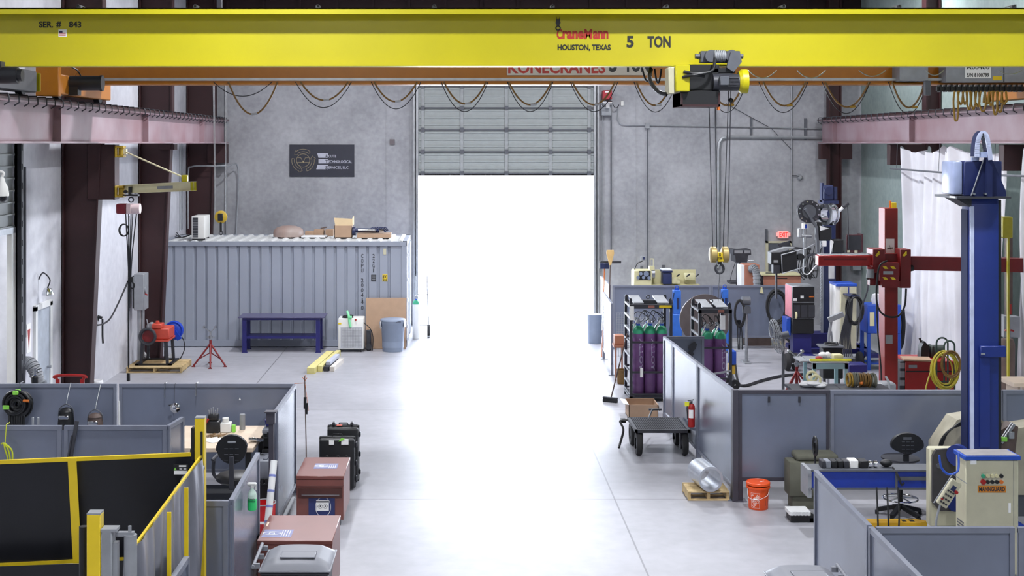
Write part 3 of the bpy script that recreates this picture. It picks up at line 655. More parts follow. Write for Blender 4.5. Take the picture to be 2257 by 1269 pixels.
# switch box on second column
y = 29.4
t = T('disconnect_box', 'tall grey electrical switch box in front of the second left column', 'switch box', (X(305, y), y, 1.2))
b = MB(); b.box(X(295, y), X(317, y), y, y + .45, Z(684, y), Z(604, y), .01); bx = t.part('enclosure', b, M['grey']); b = MB(); b.box(X(291, y), X(295, y), y + .03, y + .42, Z(680, y), Z(608, y)); t.part('backing', b, M['black'])
b = MB(); b.cyl((X(317, y), y + .1, Z(640, y)), (X(320, y), y + .1, Z(640, y)), .07); t.part('handle_plate', b, M['grey'], bx); b = MB(); b.bar((X(319, y), y + .05, Z(648, y)), (X(325, y), y, Z(650, y)), .02); t.part('handle', b, M['red'], bx)
b = MB(); b.cyl((X(303, y), y + .2, Z(684, y)), (X(303, y), y + .2, 0.1), .05); b.cyl((X(311, y), y + .2, Z(684, y)), (X(311, y), y + .2, 0.05), .03); t.part('conduit', b, M['galv'])
# conduits by the rear left corner
b = MB()
for px in (402, 408, 414): b.cyl((XL + .03 + (px - 402) * .004, 35.2 - (px - 402) * .05, 2.7), (XL + .03 + (px - 402) * .004, 35.2 - (px - 402) * .05, 5.0), .014)
b.tube(spline([(X(415, 35.5), 35.5, 2.7), (X(415, 35.5), 35.5, Z(385, 35.5)), (X(424, 35.5), 35.5, Z(367, 35.5)), (X(470, 35.5), 35.5, Z(366, 35.5)), (X(500, 35.5), 35.6, Z(366, 35.5)), (X(517, 35.5), 36.1, Z(376, 36)), (X(517, 36.1), 36.2, Z(540, 36.1))]), .022, 6)
solo('wall_conduit', 'thin grey pipe arching from behind the rear left column down to the container', 'conduit', b, M['galv'])
b = MB(); b.cyl((X(498, 36.1), 36.15, 0), (X(498, 36.1), 36.15, 6.8), .02)
solo('wall_conduit', 'thin vertical grey pipe where the runway beam meets the rear wall, left of the sign', 'conduit', b, M['galv'])

# ------------------------------------------------------------------ orange press on a pallet, reel, stand
def pallet(x0, x1, y0, y1, label, rot=0, boards=7, h=.13):
    t = T('wooden_pallet', label, 'pallet', ((x0 + x1) / 2, (y0 + y1) / 2, 0.001))
    for k in range(3):
        x = x0 + (x1 - x0 - .04) * k / 2; b = MB(); b.box(x, x + .04, y0 + .02, y1 - .02, .02, h - .02); t.part('stringer', b, M['wood'])
    n = boards; w = (x1 - x0) / n * .68
    n2 = 7; g = (y1 - y0) / n2
    for k in range(n2): t.part('deck_board', MB().box(x0, x1, y0 + k * g, y0 + k * g + g * .72, h - .02, h, .003), M['wood'])
    for k in (0, 3, 6): t.part('bottom_board', MB().box(x0, x1, y0 + k * g, y0 + k * g + g * .72, .002, .02), M['wood'])
    return t
px0, px1 = X(278, 28.65), X(400, 28.65)
pallet(px0, px1, 28.65, 29.75, 'wooden pallet under the orange machine by the left wall')
t = T('hydraulic_power_unit', 'orange red machine on a dark four legged frame, standing on the left pallet', 'machine', (X(348, 29.1), 29.1, .131))
ym = 28.95; x0, x1 = X(314, ym), X(366, ym); zl = Z(752, ym)
for xx in (x0, x1):
    for yy in (ym, ym + .62):
        b = MB(); b.bar((xx - .03 if xx == x0 else xx + .03, yy, .16), (xx, yy, zl), .06); t.part('leg', b, M['dark'])
b = MB(); b.box(x0 - .14, x1 + .14, ym - .1, ym - .04, .132, .165); b.box(x0 - .14, x1 + .14, ym + .66, ym + .72, .132, .165); b.box(x0 - .14, x0 - .06, ym - .1, ym + .72, .132, .165); b.box(x1 + .06, x1 + .14, ym - .1, ym + .72, .132, .165); t.part('base_frame', b, M['black'])
b = MB(); b.box(x0 - .04, x1 + .06, ym - .05, ym + .66, zl, zl + .04); b.box(X(330, ym), X(372, ym), ym, ym + .6, zl + .04, Z(724, ym), .02); t.part('tank', b, mat('machine_redorange', (196, 74, 56), .45))
b = MB(); b.box(X(334, ym), X(356, ym), ym - .02, ym + .3, Z(724, ym), Z(714, ym), .015); b.cyl((X(345, ym), ym + .1, Z(714, ym)), (X(345, ym), ym + .1, Z(708, ym)), .04); t.part('motor', b, mat('machine_redorange', (196, 74, 56)))
b = MB(); b.torus((X(328, ym), ym - .12, Z(740, ym)), .17, .03, 'Y', 26, 8); b.torus((X(328, ym), ym - .08, Z(740, ym)), .16, .03, 'Y', 26, 8); t.part('hose_reel', b, M['dark'])
b = MB(); b.cyl((X(328, ym), ym - .06, Z(740, ym)), (X(328, ym), ym + .06, Z(740, ym)), .13, seg=22); t.part('reel_drum', b, M['dred'])
b = MB(); b.cyl((X(325, ym), ym + .2, Z(722, ym)), (X(325, ym), ym + .42, Z(722, ym)), .07); b.cyl((X(326, ym), ym + .05, Z(722, ym)), (X(322, ym), ym + .05, Z(704, ym)), .012); t.part('pump', b, M['grey'])
yr = 29.9
t = T('hose_reel', 'round blue hose reel behind the orange machine', 'hose reel', (X(385, yr), yr, .14))
c = (X(383, yr), yr, Z(728, yr)); b = MB(); b.lathe([(0, -.04), (.12, -.05), (.16, -.03), (.2, -.05), (.215, -.03), (.215, .06), (0, .06)], c, 30, 'Y'); t.part('reel_disc', b, mat('reel_blue', (26, 64, 180), .35))
b = MB(); b.prism([(c[0] - .04, c[2]), (c[0] + .05, c[2] + .03), (c[0] + .2, c[2] - .17), (c[0] + .1, c[2] - .22)], yr - .09, yr - .05); b.cyl((c[0], yr - .1, c[2]), (c[0], yr - .03, c[2]), .04); t.part('arm', b, mat('reel_blue', (26, 64, 180)))
b = MB(); b.bar((c[0] - .05, yr + .04, c[2]), (c[0] - .2, yr + .04, .66), .05); b.bar((c[0] - .2, yr + .04, .66), (c[0] - .2, yr + .04, .0), .05); t.part('bracket', b, M['dark'])
b = MB(); b.tube(spline([(c[0] + .19, yr - .02, c[2] - .15), (X(408, yr), yr - .1, Z(752, yr)), (X(408, yr), yr - .1, Z(770, yr)), (X(395, yr), yr - .1, .05), (X(388, yr), yr - .1, .03)]), .012); t.part('hose', b, M['black'])
b = MB(); b.tube(spline([(X(315, 29.95), 29.95, .25), (X(330, 29.95), 30.0, .07), (X(350, 29.95), 30, .06), (X(372, 29.95), 30, .12), (X(380, 30), 30, .2)]), .035, 8)
solo('air_hose', 'thick white hose lying behind the orange machine', 'hose', b, M['white'], (X(340, 30), 30, .02))
def pipe_stand(px, pyb, pyt, label, m=None, dirs=(-2.5, -.5, 1.6), rad=.38):
    x, y = G(px, pyb); y = float(y)
    h = Z(pyt, y); m = m or M['dred']
    t = T('pipe_stand', label, 'pipe stand', (x, y, 0))
    zc = h * .68
    t.part('post', MB().cyl((x, y, .28), (x, y, zc), .03), m)
    t.part('screw', MB().cyl((x, y, zc), (x, y, h - .1), .02), M['steel'])
    b = MB(); b.bar((x - .09, y, zc + .06), (x + .09, y, zc + .06), .02); b.cyl((x, y, zc + .03), (x, y, zc + .09), .04); t.part('handle', b, M['steel'])
    b = MB(); b.bar((x, y, h - .1), (x - .13, y, h), .05, .02); b.bar((x, y, h - .1), (x + .13, y, h + .02), .05, .02)
    for sx in (-1, 1): b.cyl((x + sx * .13 - .02, y - .04, h + .015), (x + sx * .13 - .02, y + .05, h + .015), .028)
    t.part('v_head', b, M['steel'])
    for a in dirs + ((PI / 2 + .2,) if len(dirs) == 3 else ()):
        ex, ey = x + math.cos(a) * rad, y + math.sin(a) * rad
        b = MB(); b.cyl((x, y, zc - .08), (ex, ey, .02), .02); b.cyl((x, y, .3), (x + (ex - x) * .72, y + (ey - y) * .72, .16), .012); b.box(ex - .035, ex + .035, ey - .035, ey + .035, .001, .02); t.part('leg', b, m)
    return t
pipe_stand(464, 806, 722, 'red pipe jack stand standing between the orange machine and the blue bench', dirs=(-2.8, -.35, -1.4))
# corner bits beside the first column
y = 24.3
t = T('trash_can', 'grey waste bin with a white bag against the left wall behind the first column', 'trash can', (X(212, y) - .0, 25.2, 0))
yy = 25.2; x = X(211, yy); b = MB(); b.lathe([(.1, .001), (.13, .4), (.13, .42), (0, .42)], (x, yy, 0), 20); t.part('bin', b, M['bin'])
b = MB(); b.lathe([(.137, .2), (.15, .3), (.142, .44), (.12, .47), (.08, .42), (0, .4)], (x, yy, 0), 14); t.part('liner_bag', b, M['bag'])
y = 20.3
t = T('platform_cart', 'red tubular handrail of a cart behind the left partition', 'cart', (X(155, y), y, 0)); z = Z(828, y)
x0, x1 = X(119, y), X(190, y); b = MB(); b.tube(spline([(x0 + .05, y, .3), (x0 + .05, y, z - .12), (x0, y, z - .03), (x0 + .04, y, z), (x0 + .2, y, z + .01), (x1 - .2, y, z + .01), (x1 - .04, y, z), (x1, y, z - .03), (x1 - .05, y, z - .12), (x1 - .05, y, .3)]), .022, 8)
b.box(x0 + .03, x0 + .09, y - .02, y + .02, .3, z - .05); b.box(x1 - .09, x1 - .03, y - .02, y + .02, .3, z - .05); t.part('handrail', b, M['red'])
t.part('deck', MB().box(x0, x1, y - .1, y + .9, .24, .3, .01), M['red'])
for xx in (x0 + .1, x1 - .1):
    for yy in (y + .05, y + .75): t.part('wheel', MB().cyl((xx - .03, yy, .12), (xx + .03, yy, .12), .12), M['rubber'])

# ------------------------------------------------------------------ shipping container
YF = 32.3; cx0, cx1 = -7.34, X(897, YF); H = 2.591; YBk = YF + 2.438
t = T('shipping_container', 'long blue grey corrugated shipping container against the rear wall', 'shipping container', ((cx0 + cx1) / 2, YF + 1.2, 0.001))
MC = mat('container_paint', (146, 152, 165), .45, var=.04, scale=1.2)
b = MB(); pts = []; x = cx0 + .12; per = (cx1 - cx0 - .24 - .28) / 21.0
fr = []
for k in range(21):
    fr += [(x, .022), (x + per * .68, .022), (x + per * .76, .062), (x + per * .92, .062)]; x += per
fr += [(x, .022), (cx1 - .12, .022)]
b.prism([(u, YF + v) for u, v in fr] + [(cx1 - .12, YF + .09), (cx0 + .12, YF + .09)], .17, H - .1, 'XY'); t.part('side_wall', b, MC, None)
b = MB()
b.box(cx0, cx1, YF, YF + .1, .0 + .02, .17); b.box(cx0, cx1, YF, YF + .1, H - .11, H); b.box(cx0, cx1, YBk - .1, YBk, H - .11, H); b.box(cx0, cx1, YBk - .1, YBk, .02, .17)
for xx in (cx0, cx1 - .13):
    for yy in (YF, YBk - .13): b.box(xx, xx + .13, yy, yy + .13, .02, H, .005)
    b.box(xx, xx + .13, YF, YBk, H - .11, H)
t.part('frame', b, MC)
t.part('back_wall', MB().box(cx0 + .1, cx1 - .1, YBk - .08, YBk - .04, .17, H - .1), MC)
t.part('end_wall', MB().box(cx0 + .04, cx0 + .08, YF + .1, YBk - .1, .17, H - .1), MC)
MCD = mat('container_white_end', (196, 200, 208), .4)
b = MB(); b.box(cx1 - .06, cx1 - .02, YF + .13, YBk - .13, .12, H - .12)
for yy in (YF + .35, YF + .8, YF + 1.5, YF + 2.0): b.cyl((cx1 + .015, yy, .15), (cx1 + .015, yy, H - .1), .017)
for zz in (.45, 1.1, 1.6, 2.2): b.box(cx1 - .02, cx1 + .02, YF + .13, YF + .25, zz, zz + .08)
t.part('end_doors', b, MCD)
b = MB(); n = 22; w = (cx1 - cx0 - .2) / n; fr = []
for k in range(n): xx = cx0 + .1 + k * w; fr += [(xx, H - .015), (xx + w * .45, H - .015), (xx + w * .6, H + .02), (xx + w * .85, H + .02)]
fr += [(cx1 - .1, H - .015)]
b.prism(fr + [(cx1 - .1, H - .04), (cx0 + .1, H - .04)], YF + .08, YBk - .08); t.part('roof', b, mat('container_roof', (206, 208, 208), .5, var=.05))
for xx in (cx0, cx1 - .178):
    for yy in (YF - .004, YBk - .158):
        for zz in (.001, H - .118): t.part('corner_casting', MB().box(xx, xx + .178, yy, yy + .162, zz, zz + .118, .012), MC)
def stack(mb, s, px, y0, dy, w, h, Y):
    for i, ch in enumerate(s):
        if ch == ' ': continue
        c = y0 + i * dy; ww = w if ch not in '1' else w * .45
        px_text(mb, ch, px - ww / 2, px + ww / 2, c, c + h, Y, bold=.005)
b = MB(); yl = YF + .02
stack(b, 'COPU 20041', 798.5, 559.5, 10.75, 5.2, 8.6, yl); stack(b, '40', 798.5, 661, 12.5, 5.2, 8.6, yl)
stack(b, '22G1', 823.5, 559.5, 10.75, 5.2, 8.6, yl)
b.box(X(818, yl), X(829, yl), yl - .002, yl, Z(620, yl), Z(605, yl)); t.part('lettering', b, M['dark'])
b = MB()
for r in (607, 611, 615): b.box(X(820, yl), X(827, yl), yl - .005, yl - .002, Z(r + 2, yl), Z(r, yl))
t.part('plate_marks', b, M['grey'])
b = MB(); b.box(X(843, yl), X(854, yl), yl - .003, yl, Z(620, yl), Z(604.5, yl)); wl = t.part('warning_label', b, M['tyellow'])
b = MB(); px_text(b, '8\'6"', 844, 853, 606, 612, yl - .004); px_text(b, '2.6', 844, 853, 613.5, 619, yl - .004); t.part('lettering', b, M['dark'], wl)
b = MB(); b.box(X(845, yl), X(851, yl), yl - .01, yl, Z(561, yl), Z(548, yl), .003); t.part('data_plate', b, M['beige'])

# things on the container roof
zr = H + .022
y = YF + .25
t = T('air_conditioner', 'white air conditioner unit standing on the left end of the container roof', 'air conditioner', (X(436, y), y + .2, zr))
b = MB(); x0, x1 = X(422, y), X(450, y); b.box(x0, x1, y, y + .75, zr + .03, zr + .59, .015, seg=2); ac = t.part('casing', b, M['plastic'])
b = MB(); b.box(x0 + .03, x0 + .16, y - .006, y + .005, zr + .06, zr + .55); t.part('fan_grille', b, M['dark'], ac)
b = MB()
for k in range(12): b.box(x0 + .03, x0 + .16, y - .012, y - .006, zr + .07 + k * .04, zr + .08 + k * .04)
t.part('grille_slats', b, M['grey'], ac)
for yy in (y + .08, y + .62): t.part('foot', MB().box(x0, x1, yy, yy + .05, zr, zr + .03), M['dark'])
b = MB(); xw = X(374, y)
for k in range(3): b.tube(spline([(x0 + .03, y + .4, zr + .06 + .12 * k), (x0 - .12, y + .45, zr + .1), (x0 - .35, y + .5, zr + .03), (xw, y + .6 + k * .1, zr + .03 + k * .05)]), .012)
solo('refrigerant_lines', 'black lines trailing left from the air conditioner over the container roof', 'cable', b, M['black'])
y = YF + 1.5
b = MB(); b.lathe([(.39, 0), (.39, .1), (.37, .17), (.3, .23), (.18, .27), (0, .285)], (X(636, y), y, zr), 34)
solo('tank_dome', 'domed brown grey tank head lying on the container roof', 'tank head', b, mat('dome_paint', (160, 148, 142), .5, rgb2=(148, 120, 110), scale=2))
b = MB(); y = YF + 1.1; b.box(X(664, y), X(717, y), y, y + .5, zr, zr + .03); solo('foam_board', 'white sheet lying on the container roof in front of the small boxes', 'board', b, M['white'])
def cbox(px0, px1, pyt, y, d, label, group=None, zb=None, nm='cardboard_box', m=None):
    zb = zr if zb is None else zb
    return solo(nm, label, 'box', MB().box(X(px0, y), X(px1, y), y, y + d, zb, Z(pyt, y), .006), m or M['card'], (X((px0 + px1) / 2, y), y + d / 2, zb), group)
cbox(672, 692, 510, YF + 1.65, .3, 'small closed carton on the container roof right beside the dome')
cbox(692, 713, 506, YF + 1.68, .3, 'small closed carton on the container roof, middle of the three small ones')
cbox(717, 734, 506, YF + 1.66, .3, 'small closed carton on the container roof touching the big open box')
b = MB(); b.bar((X(707, YF + 1.7), YF + 1.7, zr + .19), (X(719, YF + 1.7), YF + 1.75, zr + .22), .05, .03); solo('rubber_scrap', 'dark brown bent strip on top of the small cartons', 'strip', b, M['brown'])
y = YF + 1.0
t = T('cardboard_box', 'large open cardboard box with raised flaps on the container roof', 'box', (X(757, y), y + .3, zr))
x0, x1 = X(737, y), X(775, y); zt = Z(497, y); b = MB(); b.box(x0, x1, y, y + .012, zr, zt); b.box(x0, x1, y + .5, y + .512, zr, zt); b.box(x0, x0 + .012, y, y + .5, zr, zt); b.box(x1 - .012, x1, y, y + .5, zr, zt); b.box(x0, x1, y, y + .5, zr, zr + .012); t.part('box_body', b, M['card'])
b = MB(); b.prism([(x0 + .02, zt), (x1 + .03, zt), (x1 + .01, Z(482, y)), (x0 - .01, Z(480, y))], y + .005, y + .017); t.part('flap', b, mat('card_pale', (214, 190, 152), .85, var=.04)); b = MB(); b.prism([(y, zt), (y + .5, zt), (y + .5, Z(478, y)), (y, Z(482, y))], x1 + .01, x1 + .022, 'YZ'); t.part('flap', b, mat('card_pale', (214, 190, 152)))
b = MB(); b.prism([(x0, zt), (x1, zt), (x1, zt + .15), (x0, zt + .15)], y + .5, y + .512); t.part('flap', b, M['card'])
cbox(786, 861, 515, YF + 1.0, .5, 'flat shallow carton under the black and chrome parts on the container roof')
y = YF + 1.2; z = Z(512, y); b = MB(); b.cyl((X(778, y), y, z + .05), (X(835, y), y + .1, z + .04), .055); b.cyl((X(776, y), y, z + .03), (X(784, y), y, z + .03), .11); b.cyl((X(800, y), y - .02, z + .06), (X(845, y), y, z + .05), .03)
for k in range(6): b.tube(spline([(X(812 + k * 5, y), y - .1, z + .03), (X(822 + k * 5, y), y, z + .13), (X(835 + k * 4, y), y + .05, z + .06), (X(850, y), y + .1 * (k % 2), z + .02)]), .013)
solo('machine_part', 'dark tubular machine part with bundled cables on the container roof, right end', 'machine part', b, M['navy'])
b = MB(); b.cyl((X(790, y), y - .12, z + .07), (X(828, y), y - .1, z + .06), .03); b.cyl((X(836, y), y - .12, z + .06), (X(846, y), y - .1, z + .05), .035); solo('steel_tube', 'short shiny tube lying over the dark part on the container roof', 'tube', b, M['chrome'])

# ------------------------------------------------------------------ in front of the container
Yt = 31.4; x0, x1 = X(524, Yt), X(715, Yt); zt = Z(700, Yt)
t = T('work_bench', 'long dark blue steel work bench with lower shelf in front of the container', 'work bench', ((x0 + x1) / 2, Yt + .35, 0))
b = MB(); b.box(x0, x1, Yt, Yt + .76, zt - .012, zt + .01, .003); t.part('bench_top', b, mat('bench_plate', (94, 92, 124), .35, .3, var=.05))
lx0, lx1 = X(534, Yt + .06), X(696, Yt + .06)
for xx in (lx0, lx1 - .0):
    for yy in (Yt + .06, Yt + .60):
        b = MB(); b.box(xx, xx + .10, yy, yy + .08, .012, zt - .012); lg = t.part('leg', b, M['tblue']); t.part('foot_plate', MB().box(xx - .01, xx + .12, yy - .02, yy + .1, .001, .012), M['tblue'], lg)
b = MB(); b.box(lx0 + .1, lx1, Yt + .08, Yt + .62, Z(746, Yt + .08) + .0, Z(741, Yt + .08)); t.part('lower_shelf', b, M['tblue'])
b = MB(); b.box(lx0 + .1, lx1, Yt + .07, Yt + .1, zt - .07, zt - .012); b.box(lx0 + .1, lx1, Yt + .62, Yt + .65, zt - .07, zt - .012); t.part('apron', b, M['tblue'])
Yw = 31.5; x0, x1 = X(745, Yw), X(801, Yw)
t = T('fume_extractor', 'white square filter machine on casters right of the blue bench', 'fume extractor', ((x0 + x1) / 2, Yw + .28, 0))
zt = Z(702, Yw); b = MB(); b.box(x0, x1, Yw, Yw + .52, .07, zt, .02, seg=2); bd = t.part('cabinet', b, M['plastic'])
b = MB(); b.box(x0 + .06, x1 - .02, Yw - .012, Yw, .1, Z(720, Yw)); fg = t.part('filter_grille', b, mat('grille', (188, 190, 196), .5), bd)
b = MB()
for k in range(14): b.box(x0 + .08 + k * .037, x0 + .086 + k * .037, Yw - .016, Yw - .012, .12, Z(722, Yw))
for k in range(12): b.box(x0 + .08, x1 - .04, Yw - .016, Yw - .012, .13 + k * .035, .135 + k * .035)
t.part('mesh', b, M['grey'], bd)
b = MB(); b.cyl((X(784, Yw), Yw - .02, Z(704.5, Yw)), (X(784, Yw), Yw, Z(704.5, Yw)), .022); t.part('switch', b, M['red'], bd)
b = MB(); b.box(x0 + .005, x0 + .08, Yw - .005, Yw, Z(714.5, Yw), Z(711, Yw)); t.part('label', b, M['tyellow'], bd)
for xx in (x0 + .06, x1 - .06):
    for yy in (Yw + .06, Yw + .44): t.part('caster', MB().cyl((xx - .015, yy, .035), (xx + .015, yy, .035), .033), M['rubber'])
b = loops((X(765, Yw), Yw + .2, zt + .035), .12, 3, .018, 'XY'); t.part('hose_coil', b, M['black'])
b = MB(); b.tube(spline([(X(800, Yw), Yw + .1, zt - .1), (X(815, Yw), Yw + .1, zt - .25), (X(821, Yw), Yw + .15, .35), (X(820, Yw), Yw + .15, .02)]), .012); t.part('power_cord', b, M['black'])
b = MB(); xx = X(770, Yw); b.tube(spline([(xx - .06, Yw + .1, zt + .16), (xx - .02, Yw + .02, zt + .08), (xx, Yw - .03, zt - .05), (xx + .03, Yw - .03, zt - .2)]), .03, 8); b.box(xx - .03, xx + .06, Yw - .05, Yw + .05, zt + .01, zt + .06)
solo('spray_gun', 'mint green hose gun lying over the top of the white filter machine', 'hose gun', b, mat('mint', (130, 218, 160), .5))
b = MB(); b.grid(lambda u, v: (X(805, 32) + u * (X(895, 32) - X(805, 32)), 32.03 + .22 * v, .005 + v * Z(657, 32.2)), 1, 4, .012); solo('cardboard_sheet', 'large brown cardboard sheet leaning on the container behind the round grey bin', 'cardboard', b, M['card'], (X(850, 32), 32.1, 0.002))
b = MB(); b.box(X(808, 31.9), X(819, 31.9), 31.75, 31.85, .002, .5, .02); b.cyl((X(814, 31.9), 31.7, .1), (X(814, 31.9), 31.9, .1), .07); solo('small_compressor', 'dark machine squeezed between the white filter machine and the cardboard', 'machine', b, M['dark'])
yy = 31.72; x = X(866, yy)
t = T('trash_can', 'large round blue grey waste barrel with lid in front of the cardboard sheet', 'trash can', (x, yy, 0))
b = MB(); b.lathe([(0, .001), (.245, .001), (.25, .02), (.285, .66), (.3, .68), (.3, .72), (.27, .72), (.26, .1), (0, .1)], (x, yy, 0), 32); t.part('barrel', b, M['barrel'])
b = MB(); b.lathe([(.30, .72), (.31, .74), (.30, .77), (.2, .785), (0, .79)], (x, yy, 0), 32); t.part('lid', b, M['barrel'])
for sx in (-1, 1): b = MB(); b.box(x + sx * .29 - .03, x + sx * .29 + .03, yy - .06, yy + .06, .62, .71, .012); t.part('handle', b, M['barrel'])
b = MB(); b.lathe([(.3, .725), (.315, .70), (.32, .60), (.305, .58), (.29, .6)], (x, yy, 0), 26, a0=-.5, a1=.35); b.lathe([(.3, .725), (.315, .70), (.315, .56), (.30, .54), (.288, .6)], (x, yy, 0), 26, a0=2.7, a1=3.6); t.part('liner_bag', b, M['bag'])
b = MB(); px_text(b, 'BRUTE', 870, 884, 708, 712, yy - .285); t.part('lettering', b, M['dark'])
# hand truck + bottles beyond the container corner
x, y = -.90, 34.0
t = T('hand_truck', 'tall hand truck with two wheels beyond the container corner, washed out by daylight', 'hand truck', (x, y, 0))
b = MB()
for dx in (-.16, .14): b.tube([(x + dx, y, .06), (x + dx - .04, y + .1, 1.2), (x + dx - .05, y + .2, 1.55)], .018)
for zz in (.3, .7, 1.1): b.bar((x - .18, y + .05, zz), (x + .12, y + .05, zz), .02)
b.box(x - .2, x + .18, y - .2, y, .03, .045); t.part('frame', b, M['galv'])
for dx in (-.2, .13): t.part('wheel', MB().cyl((x + dx - .03, y + .05, .16), (x + dx + .04, y + .05, .16), .16, seg=24), M['rubber'])
def bend(mb, cx, cy, R, taper=None, z0=0):
    for v in mb.bm.verts:
        rr = (R if taper is None else R + taper * (v.co.z - z0)) + (cy - v.co.y) + .001; a = (v.co.x - cx) / R
        v.co.x = cx + rr * math.sin(a); v.co.y = cy - rr * math.cos(a)
def gas_cyl(name, label, x, y, z0, h, r, mb_, mt, group=None, text=None, cat='gas cylinder', txt_mat=None):
    t = T(name, label, cat, (x, y, z0), group)
    b = MB(); b.lathe([(0, 0), (r * .92, .0), (r, .03), (r, h * .885)], (x, y, z0), 24); t.part('body', b, mb_)
    b = MB(); b.lathe([(r, h * .885), (r * .97, h * .92), (r * .75, h * .965), (r * .35, h * .995), (r * .3, h)], (x, y, z0), 24); t.part('shoulder', b, mt)
    b = MB(); b.lathe([(r * .36, h * .985), (r * .36, h * 1.02), (0, h * 1.02)], (x, y, z0), 14); t.part('neck_ring', b, M['blue2'])
    b = MB(); b.cyl((x, y, z0 + h), (x, y, z0 + h + .09), .018); b.cyl((x - .035, y, z0 + h + .06), (x + .05, y, z0 + h + .06), .013); b.cyl((x, y, z0 + h + .09), (x, y, z0 + h + .11), .035); t.part('valve', b, M['steel'])
    if text:
        b = MB(); b.text(text, x + .01, x + .085, z0 + h * .36, z0 + h * .82, y, rot=-PI / 2); bend(b, x, y, r); t.part('lettering', b, txt_mat or mat('faded_lettering', (172, 160, 190), .6))
    return t
gas_cyl('gas_cylinder', 'pale small gas cylinder on the hand truck beyond the container', -1.08, 33.7, .002, 1.0, .09, M['white'], M['green'])

# sign and fittings on rear wall
yw = YB - .03
t = T('company_sign', 'dark rectangular company sign with round arrow logo on the rear wall', 'sign', (X(710, yw), yw, Z(390, yw)))
b = MB(); b.box(X(638, yw), X(781, yw), yw, yw + .025, Z(389.5, yw), Z(318.5, yw), .003); t.part('board', b, M['signd'])
ys = yw - .001
b = MB(); px_text(b, 'CUTE', 724, 741, 341, 347, ys); px_text(b, 'ECHNOLOGICAL', 724, 776, 353, 359.5, ys); px_text(b, 'ERVICES, LLC', 724, 768, 366, 373, ys)
b.prism([(X(699, ys), Z(337.5, ys)), (X(723, ys), Z(337.5, ys)), (X(723, ys), Z(347.5, ys)), (X(702, ys), Z(347.5, ys))], ys - .003, ys)
b.prism([(X(702, ys), Z(350.5, ys)), (X(723, ys), Z(350.5, ys)), (X(723, ys), Z(360, ys)), (X(702, ys), Z(360, ys))], ys - .003, ys)
b.prism([(X(700, ys), Z(363, ys)), (X(723, ys), Z(363, ys)), (X(723, ys), Z(373, ys)), (X(697, ys), Z(373, ys))], ys - .003, ys); t.part('lettering', b, M['signl'])
b = MB(); px_text(b, 'A', 717, 722.5, 340, 347, ys - .004); px_text(b, 'T', 717, 722.5, 352.5, 359.5, ys - .004); px_text(b, 'S', 717, 722.5, 365.5, 373, ys - .004); t.part('initial_letters', b, M['signd'])
b = MB(); cx, cz = X(668, ys), Z(353.5, ys); u = yw / F
b.tube([(cx + 14.5 * u * math.cos(a), ys, cz + 14.5 * u * math.sin(a)) for a in [k * PI / 20 for k in range(40)]], .008, 5, True)
def pol(r, a): return (cx + r * u * math.cos(a), ys, cz + r * u * math.sin(a))
for a0 in (math.radians(50), math.radians(170), math.radians(290)):
    a1 = a0 + math.radians(78)
    ps = [pol(25, a0 + (a1 - a0) * k / 12) for k in range(13)] + [pol(28, a1), pol(22.5, a1 + .32), pol(16, a1), pol(19.5, a1)] + [pol(19.5, a1 - (a1 - a0) * k / 12) for k in range(1, 13)]
    b.tube(ps, .007, 5, True)
for p, q in (((-12, 6), (-5, 6)), ((-5, 6), (0, -4)), ((0, -4), (5, 6)), ((5, 6), (12, 6)), ((-13, -4), (13, -4))):
    b.tube([(cx + p[0] * u, ys, cz + p[1] * u), (cx + q[0] * u, ys, cz + q[1] * u)], .007, 5)
b.sphere((cx, ys, cz - 3.5 * u), .03); t.part('arrow_emblem', b, mat('emblem_gold', (150, 138, 110), .4))
solo('vent_plate', 'small square brown plate on the rear wall right of the company sign', 'wall plate', MB().box(X(859, yw), X(870, yw), YB - .04, YB, Z(319, yw), Z(307, yw), .004), mat('plate_brown', (104, 96, 100), .6))
# conduits on rear wall, right of door
def conduit(label, pts, r=.018, y=YB - .05, m=None):
    return solo('wall_conduit', label, 'conduit', MB().tube([(X(a, y), y, Z(c, y)) for a, c in pts], r, 6), m or M['galv'], group='conduits on the rear wall')
conduit('vertical grey conduit on the rear wall just right of the roller door', [(1317, 190), (1317, 600)], .03)
conduit('thin vertical conduit on the rear wall, second one right of the roller door', [(1329, 220), (1326, 600)], .015)
conduit('thin vertical conduit running down from the red door motor', [(1347, 230), (1347, 560)], .02, m=M['dgrey'])
conduit('horizontal conduit crossing the rear wall through the small grey junction box', [(1361, 240), (1361, 262), (1366, 272), (1376, 276), (1420, 276), (1700, 281), (1812, 284)], .017)
solo('junction_box', 'small grey junction box on the horizontal wall conduit', 'junction box', MB().box(X(1421, YB), X(1431, YB), YB - .1, YB, Z(283, YB), Z(271, YB), .006), M['grey'])
conduit('vertical conduit dropping from the small grey junction box to the lathe', [(1427, 284), (1427, 596)], .014, m=M['dgrey'])
conduit('thick grey pipe bending down the rear wall behind the brass hook block', [(1812, 303), (1605, 302), (1592, 305), (1586, 314), (1584, 330), (1583, 590)], .05)
conduit('thin vertical conduit left of the thick bending wall pipe', [(1577, 240), (1577, 590)], .02)
conduit('slim diagonal cable along the rear wall near the right column', [(1600, 228), (1700, 283), (1745, 330)], .008, m=M['dark'])
conduit('vertical conduit on the rear wall above the exit sign', [(1745, 190), (1745, 560)], .016, m=M['galv'])
for a, c, d, e, lab in ((1653, 1657, 260, 306, 'left'), (1772, 1777, 261, 308, 'right')):
    solo('wall_bracket', 'short vertical dark bracket on the upper rear wall, %s of two' % lab, 'bracket', MB().box(X(a, YB), X(c, YB), YB - .05, YB, Z(e, YB), Z(d, YB)), M['dgrey'])
